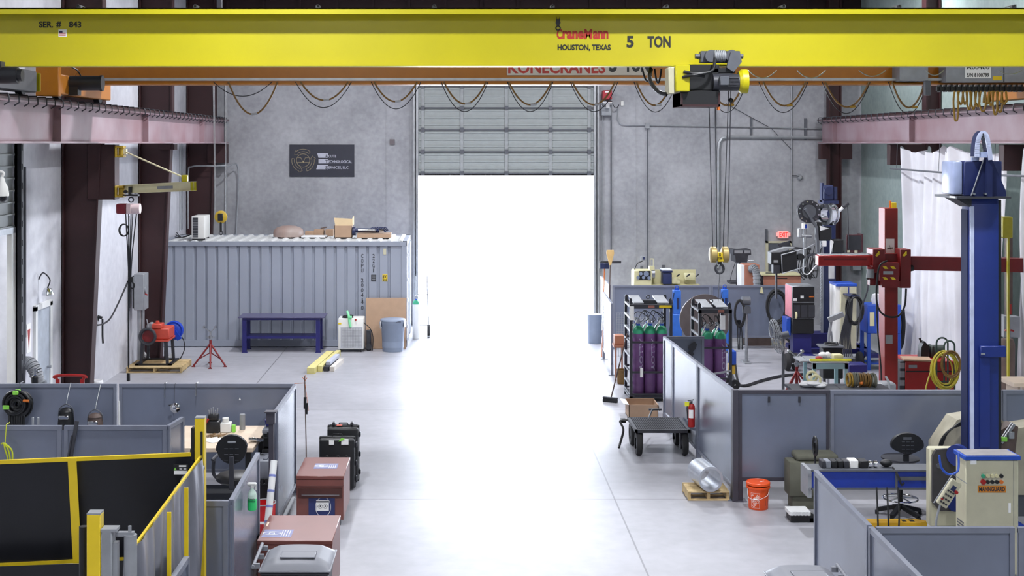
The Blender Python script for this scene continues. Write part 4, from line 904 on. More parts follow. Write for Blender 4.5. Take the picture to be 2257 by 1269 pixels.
solo('wall_bracket', 'dark upright bracket on the rear wall above the grey door near the exit sign', 'bracket', MB().box(X(1686, YB), X(1691, YB), YB - .05, YB, Z(530, YB), Z(505, YB)), M['dgrey'])
y = YB - .1
t = T('wall_lamp', 'small bulkhead lamp on the rear wall left of the right corner column', 'lamp', (X(1763, y), y, Z(395, y)))
b = MB(); b.lathe([(0, 0), (.05, .01), (.08, .06), (.08, .1)], (X(1764, y), y, Z(391, y)), 18, 'Y'); t.part('lens', b, M['galv']); b = MB(); b.tube([(X(1746, y), y + .05, Z(387, y)), (X(1756, y), y + .05, Z(387, y)), (X(1762, y), y, Z(389, y))], .012); t.part('arm', b, M['dark'])
y = YB - .45
t = T('door_motor', 'red door operator box high beside the roller door', 'door motor', (X(1339, y), y, Z(250, y)))
b = MB(); b.box(X(1329, y), X(1349, y), y, y + .3, Z(219, y), Z(199, y), .01); rb = t.part('motor_box', b, mat('operator_red', (160, 22, 40), .4)); b = MB(); b.box(X(1334, y), X(1344, y), y - .004, y, Z(204, y), Z(201, y)); t.part('label', b, M['paper'], rb)
b = MB(); b.box(X(1328, y), X(1350, y), y + .2, y + .44, Z(254, y), Z(219, y), .01); t.part('mount_bracket', b, M['grey'])
b = MB(); b.cyl((X(1329, y), y + .1, Z(227, y)), (X(1350, y), y + .1, Z(227, y)), .06); b.torus((X(1333, y), y + .05, Z(230, y)), .09, .012, 'Y'); b.box(X(1336, y), X(1344, y), y + .02, y + .1, Z(238, y), Z(229, y)); t.part('gear_drive', b, M['steel'])
b = MB(); b.tube(arc((X(1350, y), y + .1, Z(225, y)), (X(1368, y), y + .4, Z(230, y)), .12), .01); t.part('cable', b, M['black'])
solo('wall_socket', 'small white switch box right of the red door motor', 'switch', MB().box(X(1368, YB), X(1374, YB), YB - .06, YB, Z(233, YB), Z(223, YB), .004), M['plastic'])
y = YB - .12
t = T('exit_sign', 'small glowing red and white exit sign on the rear wall', 'exit sign', (X(1727, y), y, Z(525, y)))
b = MB(); b.box(X(1716, y), X(1738, y), y, y + .1, Z(525, y), Z(509, y), .008); b.box(X(1712, y), X(1716, y), y + .04, y + .1, Z(521, y), Z(513, y)); b.box(X(1738, y), X(1743, y), y + .04, y + .1, Z(521, y), Z(513, y)); t.part('housing', b, mat('exit_face', (255, 176, 170), .4, var=.01, emit=.35))
b = MB(); px_text(b, 'EXIT', 1718, 1736, 511.5, 522.5, y - .002); t.part('lettering', b, mat('exit_red', (255, 44, 40), .4, var=.01, emit=1.4))
# ------------------------------------------------------------------ grey partitions
PH = 1.55
def partition(label, p, q, z0=.28, z1=PH, dark=False, group='grey steel partition screens', posts=(0, 1), hooks=0, sheet=None):
    """one steel framed screen between two floor points"""
    p = Vector((p[0], p[1], 0)); q = Vector((q[0], q[1], 0)); d = (q - p).normalized(); L = (q - p).length
    t = T('partition_panel', label, 'partition', tuple((p + q) / 2), group)
    tr = M['ptrimd'] if dark else M['ptrim']; w = .05
    z = Vector((0, 0, 1)); b = MB()
    b.bar(p + z * ((z0 + z1) / 2) + d * .0, q + z * ((z0 + z1) / 2), .014, z1 - z0 - .03)
    t.part('sheet', b, sheet or M['panel'])
    b = MB()
    for zz in (z0 + w / 2, z1 - w / 2): b.bar(p + z * zz, q + z * zz, .045, w)
    for e in (p + d * w / 2, q - d * w / 2): b.bar(e + z * z0, e + z * (z1 - .001), w, .044, up=d)
    t.part('frame', b, tr)
    for e in posts:
        c = p + d * .03 if e == 0 else q - d * .03
        b = MB(); b.bar(c + z * .01, c + z * (z0 + .02), .06, .06, up=d); b.box(c.x - .08, c.x + .08, c.y - .08, c.y + .08, .001, .012); t.part('leg', b, tr)
    n = Vector((d.y, -d.x, 0))
    b = MB()
    for k in range(hooks):
        c = p + d * (L * (k + 1) / (hooks + 1)) + n * .025; b.bar(c + z * (z1 - .09), c + z * (z1 - .17), .03, .012, up=n); 
    if hooks: t.part('clip', b, M['dark'])
    return t
GP = None
# right hand, aisle side running away from the camera
partition('nearest grey partition on the right aisle, ending at the dark corner post by the bucket', (3.86, 18.45), (3.78, 20.7), dark=False, hooks=2, z0=.16)
partition('grey partition on the right aisle, middle length where the extinguisher hangs', (3.78, 20.72), (3.72, 22.75), hooks=1, z0=.16)
partition('narrow grey partition at the far end of the right aisle wall beside the cylinder rack', (3.72, 22.77), (3.68, 23.5), z0=.16)
b = MB(); b.box(3.83, 3.91, 18.36, 18.46, .001, PH + .01); solo('corner_post', 'dark square corner post left of the orange bucket', 'post', b, M['ptrimd'])
xw = [3.92, X(1828, 18.42), X(2208, 18.42), 10.0]
partition('grey partition behind the orange bucket with a dark frame', (xw[0], 18.42), (xw[1], 18.42), dark=True, hooks=2)
partition('wide grey blue partition behind the blue horizontal boom and stool', (xw[1] + .01, 18.42), (xw[2], 18.42))
partition('grey blue partition right of the big blue mast, mid height', (xw[2] + .01, 18.42), (xw[3], 18.42))
partition('short crosswise grey partition with a dark cut shape hung on it', (3.68, 23.55), (X(1552, 23.55), 23.55), z0=.2)
b = MB(); y = 23.5; P = lambda a, c: (X(a, y), Z(c, y)); b.prism([P(1512, 779), P(1519, 772), P(1517, 764), P(1523, 756), P(1531, 752), P(1536, 758), P(1533, 768), P(1527, 775), P(1530, 781), P(1525, 784)], y - .02, y - .005)
solo('metal_template', 'dark cut metal shape hanging on the short crosswise partition', 'metal shape', b, M['dark'])
xs_ = [X(1350, 32), X(1566, 32), X(1742, 32)]
partition('long grey partition before the lathe, left half behind the cylinder rack', (xs_[0], 32), (xs_[1], 32))
partition('long grey partition before the drill press, right half with a paper taped on it', (xs_[1] + .01, 32), (xs_[2], 32))
b = MB(); b.prism([(X(1676, 31.9), Z(646, 31.9)), (X(1684, 31.9), Z(647, 31.9)), (X(1681, 31.9), Z(633, 31.9)), (X(1678, 31.9), Z(634, 31.9))], 31.95, 31.96); solo('paper_scrap', 'small torn paper taped on the far partition', 'paper', b, M['cream'])
partition('far grey partition leaf edge on beside the open door, right side', (3.72, 34.2), (3.70, 32.1), z0=.2)
partition('narrow bright lit partition leaf left of the left cylinder rack', (3.32, 28.4), (3.38, 30.6), z0=.22)
# right foreground
partition('grey partition at the lower right running toward the camera, far length beside the blue boom', (3.72, 11.9), (3.78, 13.9), z0=.1)
partition('grey partition at the lower right corner, nearest length cut by the bottom of the photo', (3.66, 9.6), (3.72, 11.86), z0=.1)
partition('grey partition crosswise at the lower right in front of the beige control cabinet', (3.76, 11.84), (X(2235, 11.84), 11.84), z0=.1)
partition('grey partition at the extreme lower right edge', (X(2243, 11.84), 11.84), (7.6, 11.84), z0=.1)
# left hand
partition('dark grey partition at the left holding the black coiled cables, rear row', (-7.3, 18.9), (X(258, 18.9), 18.9))
partition('dark grey partition at the left, rear row, with the round chrome lamp hung on it', (X(263, 18.9), 18.9), (X(650, 18.9), 18.9))
partition('partition leaf on the left aisle lit white, behind the brown job boxes', (-2.36, 17.05), (-2.34, 18.85), z0=.1, posts=(1,))
b = MB(); b.box(-2.43, -2.37, 16.86, 16.94, .001, PH); b.box(-2.48, -2.33, 16.84, 16.97, PH, PH + .015); b.box(-2.46, -2.35, 16.85, 16.96, PH - .14, PH); solo('corner_post', 'dark post with a flat cap at the near end of the white lit partition leaf', 'post', b, M['ptrimd'])
partition('dark grey partition in the second row at the far left', (-6.6, 16.1), (X(136, 16.1), 16.1))
partition('dark grey partition in the second row, left of the work bench', (X(142, 16.1), 16.1), (X(368, 16.1), 16.1))
partition('short angled partition leaf at the end of the second left row', (X(370, 16.1), 16.1), (X(402, 16.6), 16.62), z0=.1)
partition('grey partition leaf with the green spray bottle hung on it', (-2.2, 12.75), (-2.24, 14.7), z0=.1)
partition('grey partition panel facing the camera between the yellow post and the spray bottle', (-3.6, 12.72), (-2.22, 12.72), z0=.1)
partition('partition leaf in front of the silver folds of the black curtain, bottom left', (-2.28, 9.75), (-2.27, 11.0), z0=.1)

# ------------------------------------------------------------------ black welding curtain with yellow straps
def ypost(px, pyt, Y, label, full=True):
    x = X(px, Y); t = T('safety_post', label, 'post', (x, Y, 0)); zt = Z(pyt, Y)
    t.part('post', MB().box(x - .047, x + .047, Y - .047, Y + .047, .012, zt, .004), M['tyellow'])
    t.part('cap', MB().box(x - .047, x + .047, Y - .047, Y + .047, zt, zt + .01), M['grey']); t.part('base_plate', MB().box(x - .12, x + .12, Y - .12, Y + .12, .001, .012), M['tyellow'])
    return t, x, zt
t, x, zt = ypost(442, 920, 12.47, 'tall yellow square post holding the far corner of the black curtain')
b = MB(); b.box(x + .01, x + .03, 12.41, 12.43, zt - .85, zt - .12, .004); b.box(x - .085, x - .05, 12.43, 12.51, zt - .4, zt - .09, .006); b.cyl((x - .07, 12.47, zt - .44), (x - .07, 12.47, zt - .3), .03); t.part('slide_lock', b, M['black'])
b = MB(); b.cyl((x + .02, 12.40, zt - .46), (x + .02, 12.33, zt - .46), .035); t.part('knob', b, M['black'])
t2, x2, z2 = ypost(210, 1130, 9.15, 'yellow square post in the lower left foreground with a grey latch')
b = MB(); b.box(x2 + .05, x2 + .13, 9.10, 9.20, z2 - .9, z2 - .11, .01); b.box(x2 + .13, x2 + .16, 9.12, 9.18, z2 - .9, z2 - .2); b.box(x2 + .05, x2 + .16, 9.10, 9.20, z2 - .12, z2 - .1); t2.part('latch_channel', b, M['grey'])
b = MB(); b.box(x2 + .15, x2 + .27, 9.13, 9.17, z2 - .16, z2 - .13); b.cyl((x2 + .245, 9.15, z2 - .9), (x2 + .245, 9.15, z2 - .15), .045, seg=16); b.cyl((x2 + .24, 9.15, z2 - .15), (x2 + .24, 9.15, z2 - .09), .012); t2.part('latch_cylinder', b, M['grey'])
b = MB(); b.cyl((x2 - .1, 9.21, z2 - .35 - .35), (x2 - .1, 9.21, z2 - .11), .03, seg=14); t2.part('hinge_tube', b, M['black'])
b = MB(); b.cyl((x2 + .235, 9.13, z2 - .52), (x2 + .235, 9.13, z2 - .46), .035); b.cyl((x2 + .3, 9.15, z2 - .66), (x2 + .3, 9.15, z2 - .54), .03); t2.part('strap_buckle', b, M['tyellow'])
zc = 2.06
xB = X(430, 12.45)
# front curtain : from the far post to the left
def curtain(label, p, q, z0, z1, folds, amp, top_a=0, mtl=None, seed=1):
    rnd = random.Random(seed); ph = [rnd.uniform(0, 6) for _ in range(6)]
    p = Vector((*p, 0)); q = Vector((*q, 0)); d = q - p; n = Vector((d.y, -d.x, 0)).normalized()
    def fn(u, v):
        f = amp * (math.sin(u * folds * 6.28 + ph[0] + .6 * math.sin(v * 2.2 + ph[3])) * .5 + math.sin(u * folds * 2.7 * 6.28 + ph[1] + v) * .3 + math.sin(u * folds * .6 * 6.28 + v * 3 + ph[2]) * .5) * (.25 + .75 * (1 - v) ** .7)
        return p + d * u + n * f + Vector((0, 0, z0 + (z1 - z0) * v))
    t = T('welding_curtain', label, 'curtain', tuple((p + q) / 2))
    b = MB(); b.grid(fn, 120, 24, .004); t.part('sheet', b, mtl or M['curtain']); return t, p, q, d, n
lx = X(0, 12.1) - 1.1
t, p, q, d, n = curtain('black vinyl curtain with yellow straps facing the camera, lower left', (lx, 11.95), (xB - .03, 12.45), 1.12, zc, 1.2, .02, seed=3)
b = MB(); b.bar(p + Vector((0, 0, zc)), q + Vector((0, 0, zc)), .03, .035); t.part('top_strap', b, M['tyellow'])
b = MB(); b.bar(p + Vector((0, 0, 1.11)), p.lerp(q, .80) + Vector((0, 0, 1.11)), .03, .03); t.part('lower_strap', b, M['tyellow'])
yq = 12.15; b = MB(); s_ = F / yq
b.prism([(X(152, yq), Z(1008, yq)), (X(171, yq), Z(1008, yq)), (X(183, yq), Z(1238, yq)), (X(164, yq), Z(1238, yq))], yq - .045, yq - .04); t.part('vertical_strap', b, M['tyellow'])
ys = 12.36; b = MB(); b.box(X(385, ys), X(416, ys), ys - .05, ys - .045, Z(1042, ys), Z(1021, ys)); lb = t.part('label', b, M['black'])
b = MB(); b.box(X(386, ys), X(415, ys), ys - .053, ys - .05, Z(1042, ys), Z(1034, ys)); b.box(X(397, ys), X(413, ys), ys - .053, ys - .05, Z(1025.5, ys), Z(1022, ys)); b.box(X(398, ys), X(404, ys), ys - .053, ys - .05, Z(1031, ys), Z(1029, ys)); b.box(X(407, ys), X(413, ys), ys - .053, ys - .05, Z(1031, ys), Z(1029, ys)); t.part('label_text', b, M['paper'], lb)
b = MB(); b.prism([(X(385, ys), Z(1033, ys)), (X(392, ys), Z(1033, ys)), (X(388.5, ys), Z(1027, ys))], ys - .053, ys - .05); t.part('warning_triangle', b, M['lime'], lb)
t, *_ = curtain('second black vinyl curtain hanging below the yellow lower strap, bottom left', (lx, 11.75), (-3.0, 11.95), .02, 1.195, 1, .05, seed=5)
t, p, q, d, n = curtain('black curtain side with shiny silver folds between the two yellow posts', (xB + .07, 12.36), (-2.36, 9.4), .12, zc, 2.6, .13, mtl=mat('curtain_sheen', (120, 122, 132), .3, .5, var=.1), seed=9)  # grey base paints the door light's sheen onto the black vinyl
b = MB(); b.bar(p + Vector((0, 0, zc)), q + Vector((0, 0, zc)), .02, .02); t.part('top_strap', b, M['tyellow'])
for u in (.38, .63):
    c = p.lerp(q, u); b = MB(); b.bar(c + n * -.075 + Vector((0, 0, .5)), c + n * -.075 + Vector((0, 0, zc)), .035, .012, up=d); t.part('vertical_strap', b, M['tyellow'])
t, *_ = curtain('small black curtain flap hanging right of the near yellow post', (x2 + .06, 9.10), (-2.3, 9.14), .1, z2 - .72 + .1, .8, .03, seed=2)

# ------------------------------------------------------------------ things hung on the left partitions
yk = 18.82
t = T('cable_coil', 'big black cable bundle with lime tape hung on the left rear partition', 'cable coil', (X(45, yk), yk - .05, .8))
c = (X(46, yk), yk - .12, Z(886, yk)); t.part('coil', loops(c, .165, 9, .018, jit=.10, depth=.14), M['black'])
b = loops(c, .075, 9, .018, jit=.2, depth=.1); t.part('coil', b, M['black'])
b = loops((c[0] - .03, c[1], c[2] + .01), .13, 6, .018, jit=.12, depth=.12); t.part('coil', b, M['black'])
b = MB(); 
for k in range(7): b.tube(spline([(c[0] - .11 + k * .035, c[1] - .03, c[2] - .1), (c[0] - .1 + k * .033, c[1] - .06, c[2] - .3), (c[0] - .09 + k * .03, c[1] - .02, .5 + .05 * (k % 3))]), .018)
t.part('cable_tail', b, M['black'])
b = MB(); b.box(c[0] - .05, c[0] + .03, c[1] - .1, c[1] + .04, c[2] + .14, c[2] + .2, .01); b.box(c[0] - .18, c[0] - .09, c[1] - .12, c[1] - .1, c[2] - .06, c[2], .005); t.part('lime_tape', b, M['lime'])
b = MB(); b.cyl((c[0] + .1, c[1] - .08, c[2] + .06), (c[0] + .18, c[1] - .08, c[2] + .055), .02); t.part('orange_plug', b, M['horange'])
b = MB(); b.tube([(c[0], yk - .04, c[2] + .15), (c[0], yk - .04, PH + .03), (c[0], yk + .1, PH + .03)], .006); t.part('hook', b, M['steel'])
def helmet(px, pyc, Y, label, hang=True, brown=False):
    x, z = X(px, Y), Z(pyc, Y)
    t = T('welding_helmet', label, 'welding helmet', (x, Y, z - .16))
    b = MB()
    def fn(u, v):
        a = PI * (1.0 + u); r = .12 * (1 - .25 * v * v) 
        return Vector((x + r * math.cos(a), Y + .0 + r * .9 * math.sin(a), z - .15 + .24 * v))
    b.grid(fn, 16, 8, .005); b.lathe([(.1, .09), (.07, .13), (0, .15)], (x, Y, z), 20); t.part('shell', b, M['brown'] if brown else M['black'])
    b = MB(); b.box(x - .07, x + .07, Y - .135, Y - .115, z - .0, z + .05, .01); t.part('visor', b, M['chrome'])
    b = MB(); b.tube(spline([(x - .11, Y, z + .02), (x - .09, Y, z + .13), (x, Y, z + .19), (x + .09, Y, z + .13), (x + .11, Y, z + .02)]), .008); t.part('headband', b, M['dgrey'])
    if hang:
        b = MB(); b.tube([(x, Y, z + .19), (x + .01, Y + .04, z + .3), (x + .01, 18.87, PH + .02)], .005); t.part('hook', b, M['steel'])
    return t
helmet(146, 920, 18.68, 'black welding helmet hanging by a wire on the left rear partition')
helmet(210, 932, 18.6, 'brown welding helmet right of the hanging black one, half hidden behind the second partition row', brown=True)
y = 18.6
b = MB(); b.cyl((X(262, 18.8), 18.8, 1.32), (X(265, 18.8), 18.8, .05), .016); solo('white_tube', 'white fluorescent tube leaning upright against the dark joint of the left rear partitions', 'tube', b, M['white'])
t = T('round_lamp', 'small round chrome lamp hanging on a thread on the left rear partition', 'lamp', (X(386, 18.8), 18.8, Z(910, 18.8)))
b = MB(); b.lathe([(0, -.03), (.05, -.02), (.072, 0), (.06, .03), (0, .03)], (X(386, 18.75), 18.75, Z(899, 18.75)), 24, 'Y'); t.part('lens', b, M['chrome']); b = MB(); b.tube([(X(384, 18.78), 18.78, Z(890, 18.8)), (X(384, 18.8), 18.8, PH + .006), (X(384, 18.8), 18.9, PH + .004)], .004); b.bar((X(372, 18.8), 18.8, Z(893, 18.8)), (X(380, 18.8), 18.8, Z(893, 18.8)), .02); t.part('cord', b, M['dark'])
for px, y0, y1, lab in ((362, 838, 876, 'left of the round chrome lamp'), (431, 838, 873, 'right of the round chrome lamp')):
    b = MB(); b.tube([(X(px, 18.8), 18.95, PH + .01), (X(px, 18.8), 18.84, PH + .015), (X(px, 18.8), 18.83, Z(y1, 18.83))], .008); solo('wire_hook', 'thin hooked rod hanging on the left rear partition, ' + lab, 'hook', b, M['steel'])
b = MB(); b.prism([(X(526, 18.85), Z(882, 18.85)), (X(531, 18.85), Z(882, 18.85)), (X(528, 18.85), Z(876, 18.85))], 18.86, 18.865); solo('paper_scrap', 'tiny white paper scrap on the left rear partition right of the lamp', 'paper', b, M['paper'])
y = 16.0
b = MB()
for k in range(3): b.tube(spline([(X(3, y), y, Z(978, y)), (X(10 + k, y), y - .03, Z(976, y)), (X(14 + k * 7, y), y - .04, Z(990, y)), (X(20 + k * 5, y), y - .04, Z(1012, y)), (X(18 + k * 5, y), y - .03, Z(1040, y))]), .01)
b.tube([(X(11, y), y, Z(978, y)), (X(11, y), y + .05, Z(937, y)), (X(13, y), y + .14, Z(936, y))], .006); solo('extension_cord', 'lime yellow cord looped on a hook at the far left of the second partition row', 'cord', b, mat('cord_lime', (196, 204, 44), .5))
b = MB(); b.bar((X(167, y), y + .05, Z(930, y)), (X(133, y), y - .3, .02), .05, .02); b.bar((X(158, y), y + .02, Z(960, y)), (X(128, y), y - .35, .02), .02); solo('steel_bars', 'two dark steel bars leaning on the joint of the second left partition row', 'steel bars', b, M['dark'])
b = MB()
for dx in (-.05, .02): b.box(X(78, 17.2) + dx, X(78, 17.2) + dx + .025, 17.2, 17.23, 1.26, 1.42, .004)
b.box(X(78, 17.2) - .06, X(78, 17.2) + .05, 17.2, 17.3, .001, 1.30, .004); solo('clamp_rack', 'small white forked clamp sticking up behind the second left partition row', 'clamp', b, M['galv'])
# red extinguisher like small items by the left edge wall
gas_cyl('fire_extinguisher', 'small dark extinguisher with a yellow tag behind the left rear partition', X(77, 19.6), 19.6, 1.25, .3, .05, M['black'], M['black'], cat='extinguisher')
b = MB(); b.box(X(60, 19.6), X(100, 19.6), 19.35, 19.85, 1.19, 1.249); b.box(X(62, 19.6), X(66, 19.6), 19.4, 19.8, 0, 1.19); b.box(X(94, 19.6), X(98, 19.6), 19.4, 19.8, 0, 1.19); solo('side_table', 'small grey stand behind the left rear partition', 'stand', b, M['grey'])

# ------------------------------------------------------------------ left bench, chair, cases
zb = .92; yb0, yb1 = 17.0, 18.2
t = T('wooden_work_bench', 'pale topped work bench behind the black office chair, left bay', 'work bench', (X(490, 17.4), 17.6, 0))
ybf = 16.95; bx0, bx1 = X(360, ybf), -2.64; zb = Z(988, ybf)
t.part('bench_top', MB().box(bx0, bx1, ybf, 18.3, zb - .05, zb + .005, .006), M['tan'])
for xx in (bx0 + .05, bx1 - .12):
    for yy in (ybf + .1, 18.15): t.part('leg', MB().box(xx, xx + .07, yy, yy + .07, .001, zb - .05), M['black'])
t.part('lower_shelf', MB().box(bx0 + .05, bx1 - .05, ybf + .3, 18.2, .25, .28), M['black'])
def on(px, Y): return X(px, Y)
zt = zb + .006
t = T('tool_bag', 'black tool bag with tools sticking out on the left work bench', 'bag', (X(470, 17.9), 17.9, zt))
x = X(471, 17.9); b = MB(); b.box(x - .09, x + .09, 17.8, 18.0, zt, zt + .16, .02, seg=2); b.box(x - .07, x + .07, 17.82, 17.98, zt + .16, zt + .25, .03, seg=2); t.part('bag_body', b, M['black'])
b = MB()
for k in range(5): b.cyl((x - .05 + k * .024, 17.88, zt + .22), (x - .06 + k * .03, 17.87, zt + .30 + .02 * (k % 3)), .008)
t.part('tools', b, M['grey']); b = MB(); b.cyl((x - .12, 17.8, zt + .1), (x - .05, 17.78, zt + .2), .016); t.part('red_tool_handle', b, M['red'])
t = T('plastic_jug', 'white square container with round lid on the left work bench', 'container', (X(499, 17.9), 17.9, zt))
x = X(499, 17.9); t.part('body', MB().box(x - .075, x + .07, 17.83, 17.97, zt, zt + .13, .01), M['plastic']); b = MB(); b.cyl((x - .01, 17.9, zt + .13), (x - .01, 17.9, zt + .19), .045, seg=20); t.part('lid', b, M['plastic'])
x = X(533, 18.0); b = MB(); b.lathe([(0, 0), (.036, 0), (.04, .01), (.038, .21), (.0, .21)], (x, 18.05, zt), 18); solo('metal_cylinder', 'upright grey metal cylinder on the left work bench behind the chair', 'cylinder', b, M['grey'], (x, 18.05, zt))
x = X(515, 17.9); solo('lime_tape_roll', 'small lime green block beside the grey cylinder on the left work bench', 'tape', MB().box(x - .02, x + .03, 17.85, 17.9, zt, zt + .1, .005), M['lime'], (x, 17.9, zt))
b = MB(); b.bar((X(455, 17.3), 17.3, zt + .004), (X(490, 17.5), 17.5, zt + .004), .25, .006); solo('paper_sheets', 'white papers on the front of the left work bench', 'paper', b, M['paper'])
b = MB()
for k in range(9): b.cyl((X(452 + 4 * k, 17.6), 17.5 + .03 * (k % 4), zt + .02), (X(462 + 4.4 * k, 17.6), 17.62 + .04 * (k % 3), zt + .02), .009)
solo('tool_scatter', 'scattered brown rods on the left work bench before the bag', 'rods', b, M['brass'])
for k, (px, s) in enumerate(((555, .05), (563, .045), (570, .04))):
    x = X(px, 17.2); b = MB(); b.sphere((x, 17.3, zt + s * .6), s, (1, 1, .6), 12); b.cyl((x - s, 17.25, zt + s), (x + s, 17.3, zt + s * .6), .02); solo('chrome_fitting', 'chrome fitting on the right end of the left work bench', 'fitting', b, M['chrome'], (x, 17.3, zt), 'chrome fittings on the left bench')
# black / grey tool cases stacked right of the bench
def tool_case(x0, x1, y0, y1, z0, z1, label, lidm):
    t = T('tool_case', label, 'tool case', ((x0 + x1) / 2, (y0 + y1) / 2, z0)); zl = z0 + (z1 - z0) * .72
    t.part('case_body', MB().box(x0, x1, y0, y1, z0, zl - .003, .012), M['black']); b = MB(); b.box(x0 - .01, x1 + .01, y0 - .01, y1 + .01, zl, z1, .02, seg=2); b.box(x0 + .08, x1 - .08, y0 + .06, y1 - .06, z1, z1 + .015, .005); ld = t.part('lid', b, lidm)
    for xx in (x0 + .06, x1 - .1): t.part('latch', MB().box(xx, xx + .04, y0 - .03, y0 - .01, zl - .04, zl + .03, .004), M['black'], ld)
    t.part('handle', MB().box((x0 + x1) / 2 - .08, (x0 + x1) / 2 + .08, y0 - .03, y0 - .011, zl - .06, zl - .035, .004), M['black']); return t
xa_, xb_ = -2.60, -2.395
tool_case(xa_, xb_, 17.5, 17.95, .96, 1.20, 'black tool case with grey lid, upper one at the right end of the bench', M['grey2'])
tool_case(xa_, xb_, 17.5, 17.95, .002, .94, 'tall black tool trunk under the grey lidded case beside the bench', M['black'])
tool_case(xa_ - .01, xb_, 17.0, 17.44, .002, .90, 'black trunk with grey lid standing behind the leaning white wrapped tube', M['grey2'])
x = -2.50; solo('blue_bin', 'dark blue plastic bin on top of the upper grey tool case', 'storage bin', MB().prism([(x - .07, 1.216), (x + .08, 1.216), (x + .1, 1.30), (x - .09, 1.30)], 17.6, 17.85), M['tblue'], (x, 17.7, 1.216))
t = T('office_chair', 'black office chair with a tall round back seen from behind, left bay', 'chair', (X(515, 16.3), 16.3, 0))
x, y = X(514, 16.2), 16.25
def chair(t, x, y, zseat, zb0, zb1, w, ring=False, arms=True, bm=M['black']):
    b = MB()
    pts = []
    for k in range(24):
        a = 2 * PI * k / 24; r = 1
        pts.append((x + w * math.cos(a) * (1 if math.sin(a) > 0 else .92), (zb0 + zb1) / 2 + (zb1 - zb0) / 2 * math.sin(a) * (1)))
    b.prism(pts, y - .16, y - .10); bk = t.part('backrest', b, bm)
    b = MB(); b.box(x - .05, x + .05, y - .172, y - .158, zb1 - .1, zb1 - .075, .004); t.part('handle_slot', b, M['grey'], bk)
    b = MB()
    for r in range(3):
        for k in range(3): b.box(x - .09 + k * .065, x - .045 + k * .065, y - .168, y - .16, zb1 - .17 - r * .07, zb1 - .165 - r * .07)
    t.part('back_slots', b, M['dgrey'], bk)
    b = MB(); b.lathe([(0, 0), (.2, 0), (.24, .03), (.24, .07), (.2, .1), (0, .105)], (x, y + .1, zseat - .1), 28); t.part('seat', b, bm)
    t.part('back_bracket', MB().box(x - .03, x + .03, y - .19, y - .16, zseat - .12, zb0 + .1, .006), M['dark']); t.part('under_bracket', MB().box(x - .03, x + .03, y - .17, y + .1, zseat - .13, zseat - .1), M['dark'])
    b = MB(); b.cyl((x, y + .1, .12), (x, y + .1, zseat - .1), .028); t.part('column', b, M['dark'])
    for k in range(5):
        a = 2 * PI * k / 5 + .3; ex, ey = x + .3 * math.cos(a), y + .1 + .3 * math.sin(a)
        b = MB(); b.bar((x, y + .1, .14), (ex, ey, .085), .05, .04); lg = t.part('base_arm', b, M['dark']); b = MB(); b.cyl((ex - .018, ey, .035), (ex + .018, ey, .035), .033); t.part('caster', b, M['rubber'], lg)
    if ring:
        b = MB(); b.torus((x, y + .1, .22), .215, .012, 'Z', 30, 6)
        for k in range(5): a = 2 * PI * k / 5; b.cyl((x, y + .1, .25), (x + .215 * math.cos(a), y + .1 + .215 * math.sin(a), .22), .008)
        t.part('foot_ring', b, M['chrome'])
    if arms:
        for sx in (-1, 1):
            b = MB(); b.tube(spline([(x + sx * .2, y + .1, zseat - .08), (x + sx * .27, y + .1, zseat), (x + sx * .26, y + .05, zseat + .17), (x + sx * .25, y - .05, zseat + .21), (x + sx * .24, y + .25, zseat + .2)]), .022, 8); t.part('armrest', b, M['dark'])
chair(t, x, y, .9, Z(1022, 16.1), Z(958, 16.1), .195)
t = T('foot_mat', 'white board lying on the floor under the black office chair, left bay', 'board', (X(480, 15.6), 15.6, .002)); 
t.part('board', MB().box(-3.1, -2.75, 15.2, 16.0, .003, .02), M['white'])
# low bench in front of the chair behind the near partition
t = T('steel_table', 'dark low steel table littered with metal strips behind the near left partition', 'table', (-2.6, 13.9, 0))
t.part('table_top', MB().box(-3.0, -2.3, 13.0, 14.6, .62, .66), M['dark'])
for xx in (-2.97, -2.36):
    for yy in (13.04, 14.52): t.part('leg', MB().box(xx, xx + .05, yy, yy + .05, .001, .62), M['dark'])
b = MB()
for k in range(5): b.bar((-2.98 + .02 * k, 13.2 + .28 * k, .67), (-2.4, 13.16 + .3 * k, .67), .07 + .03 * (k % 2), .012)
solo('metal_strips', 'flat pale metal strips on the low table in the left bay', 'metal strips', b, M['galv'])
# red bucket and tube
t = T('steel_bucket', 'red steel pail behind the leaning white wrapped tube, left aisle edge', 'bucket', (-2.44, 16.5, 0))
yy = 16.5; x = -2.44; b = MB(); b.lathe([(0, .001), (.135, .001), (.15, .5), (.145, .5), (.13, .02), (0, .02)], (x, yy, 0), 28); t.part('pail', b, mat('pail_red', (190, 26, 30), .35))
b = MB(); b.torus((x, yy, .50), .15, .008, 'Z', 28, 6); t.part('rim', b, M['grey']); b = MB(); b.box(x - .08, x + .06, yy - .152, yy - .148, .27, .30); t.part('label_band', b, M['paper'])
b = MB(); p0 = Vector((X(577, 14.9), 14.9, .05)); p1 = Vector((X(604, 15.45), 15.45, Z(1015, 15.45))); b.cyl(p0, p1, .04, seg=18); t = T('wrapped_tube', 'long white wrapped roll with blue print leaning behind the near partition', 'roll', tuple(p0)); t.part('tube', b, M['white'])
b = MB(); d = p1 - p0
for k in range(7):
    c = p0 + d * (.08 + .13 * k); b.cyl(c, c + d * .02, .0415, seg=18)
t.part('blue_print', b, mat('print_blue', (126, 136, 196), .6))
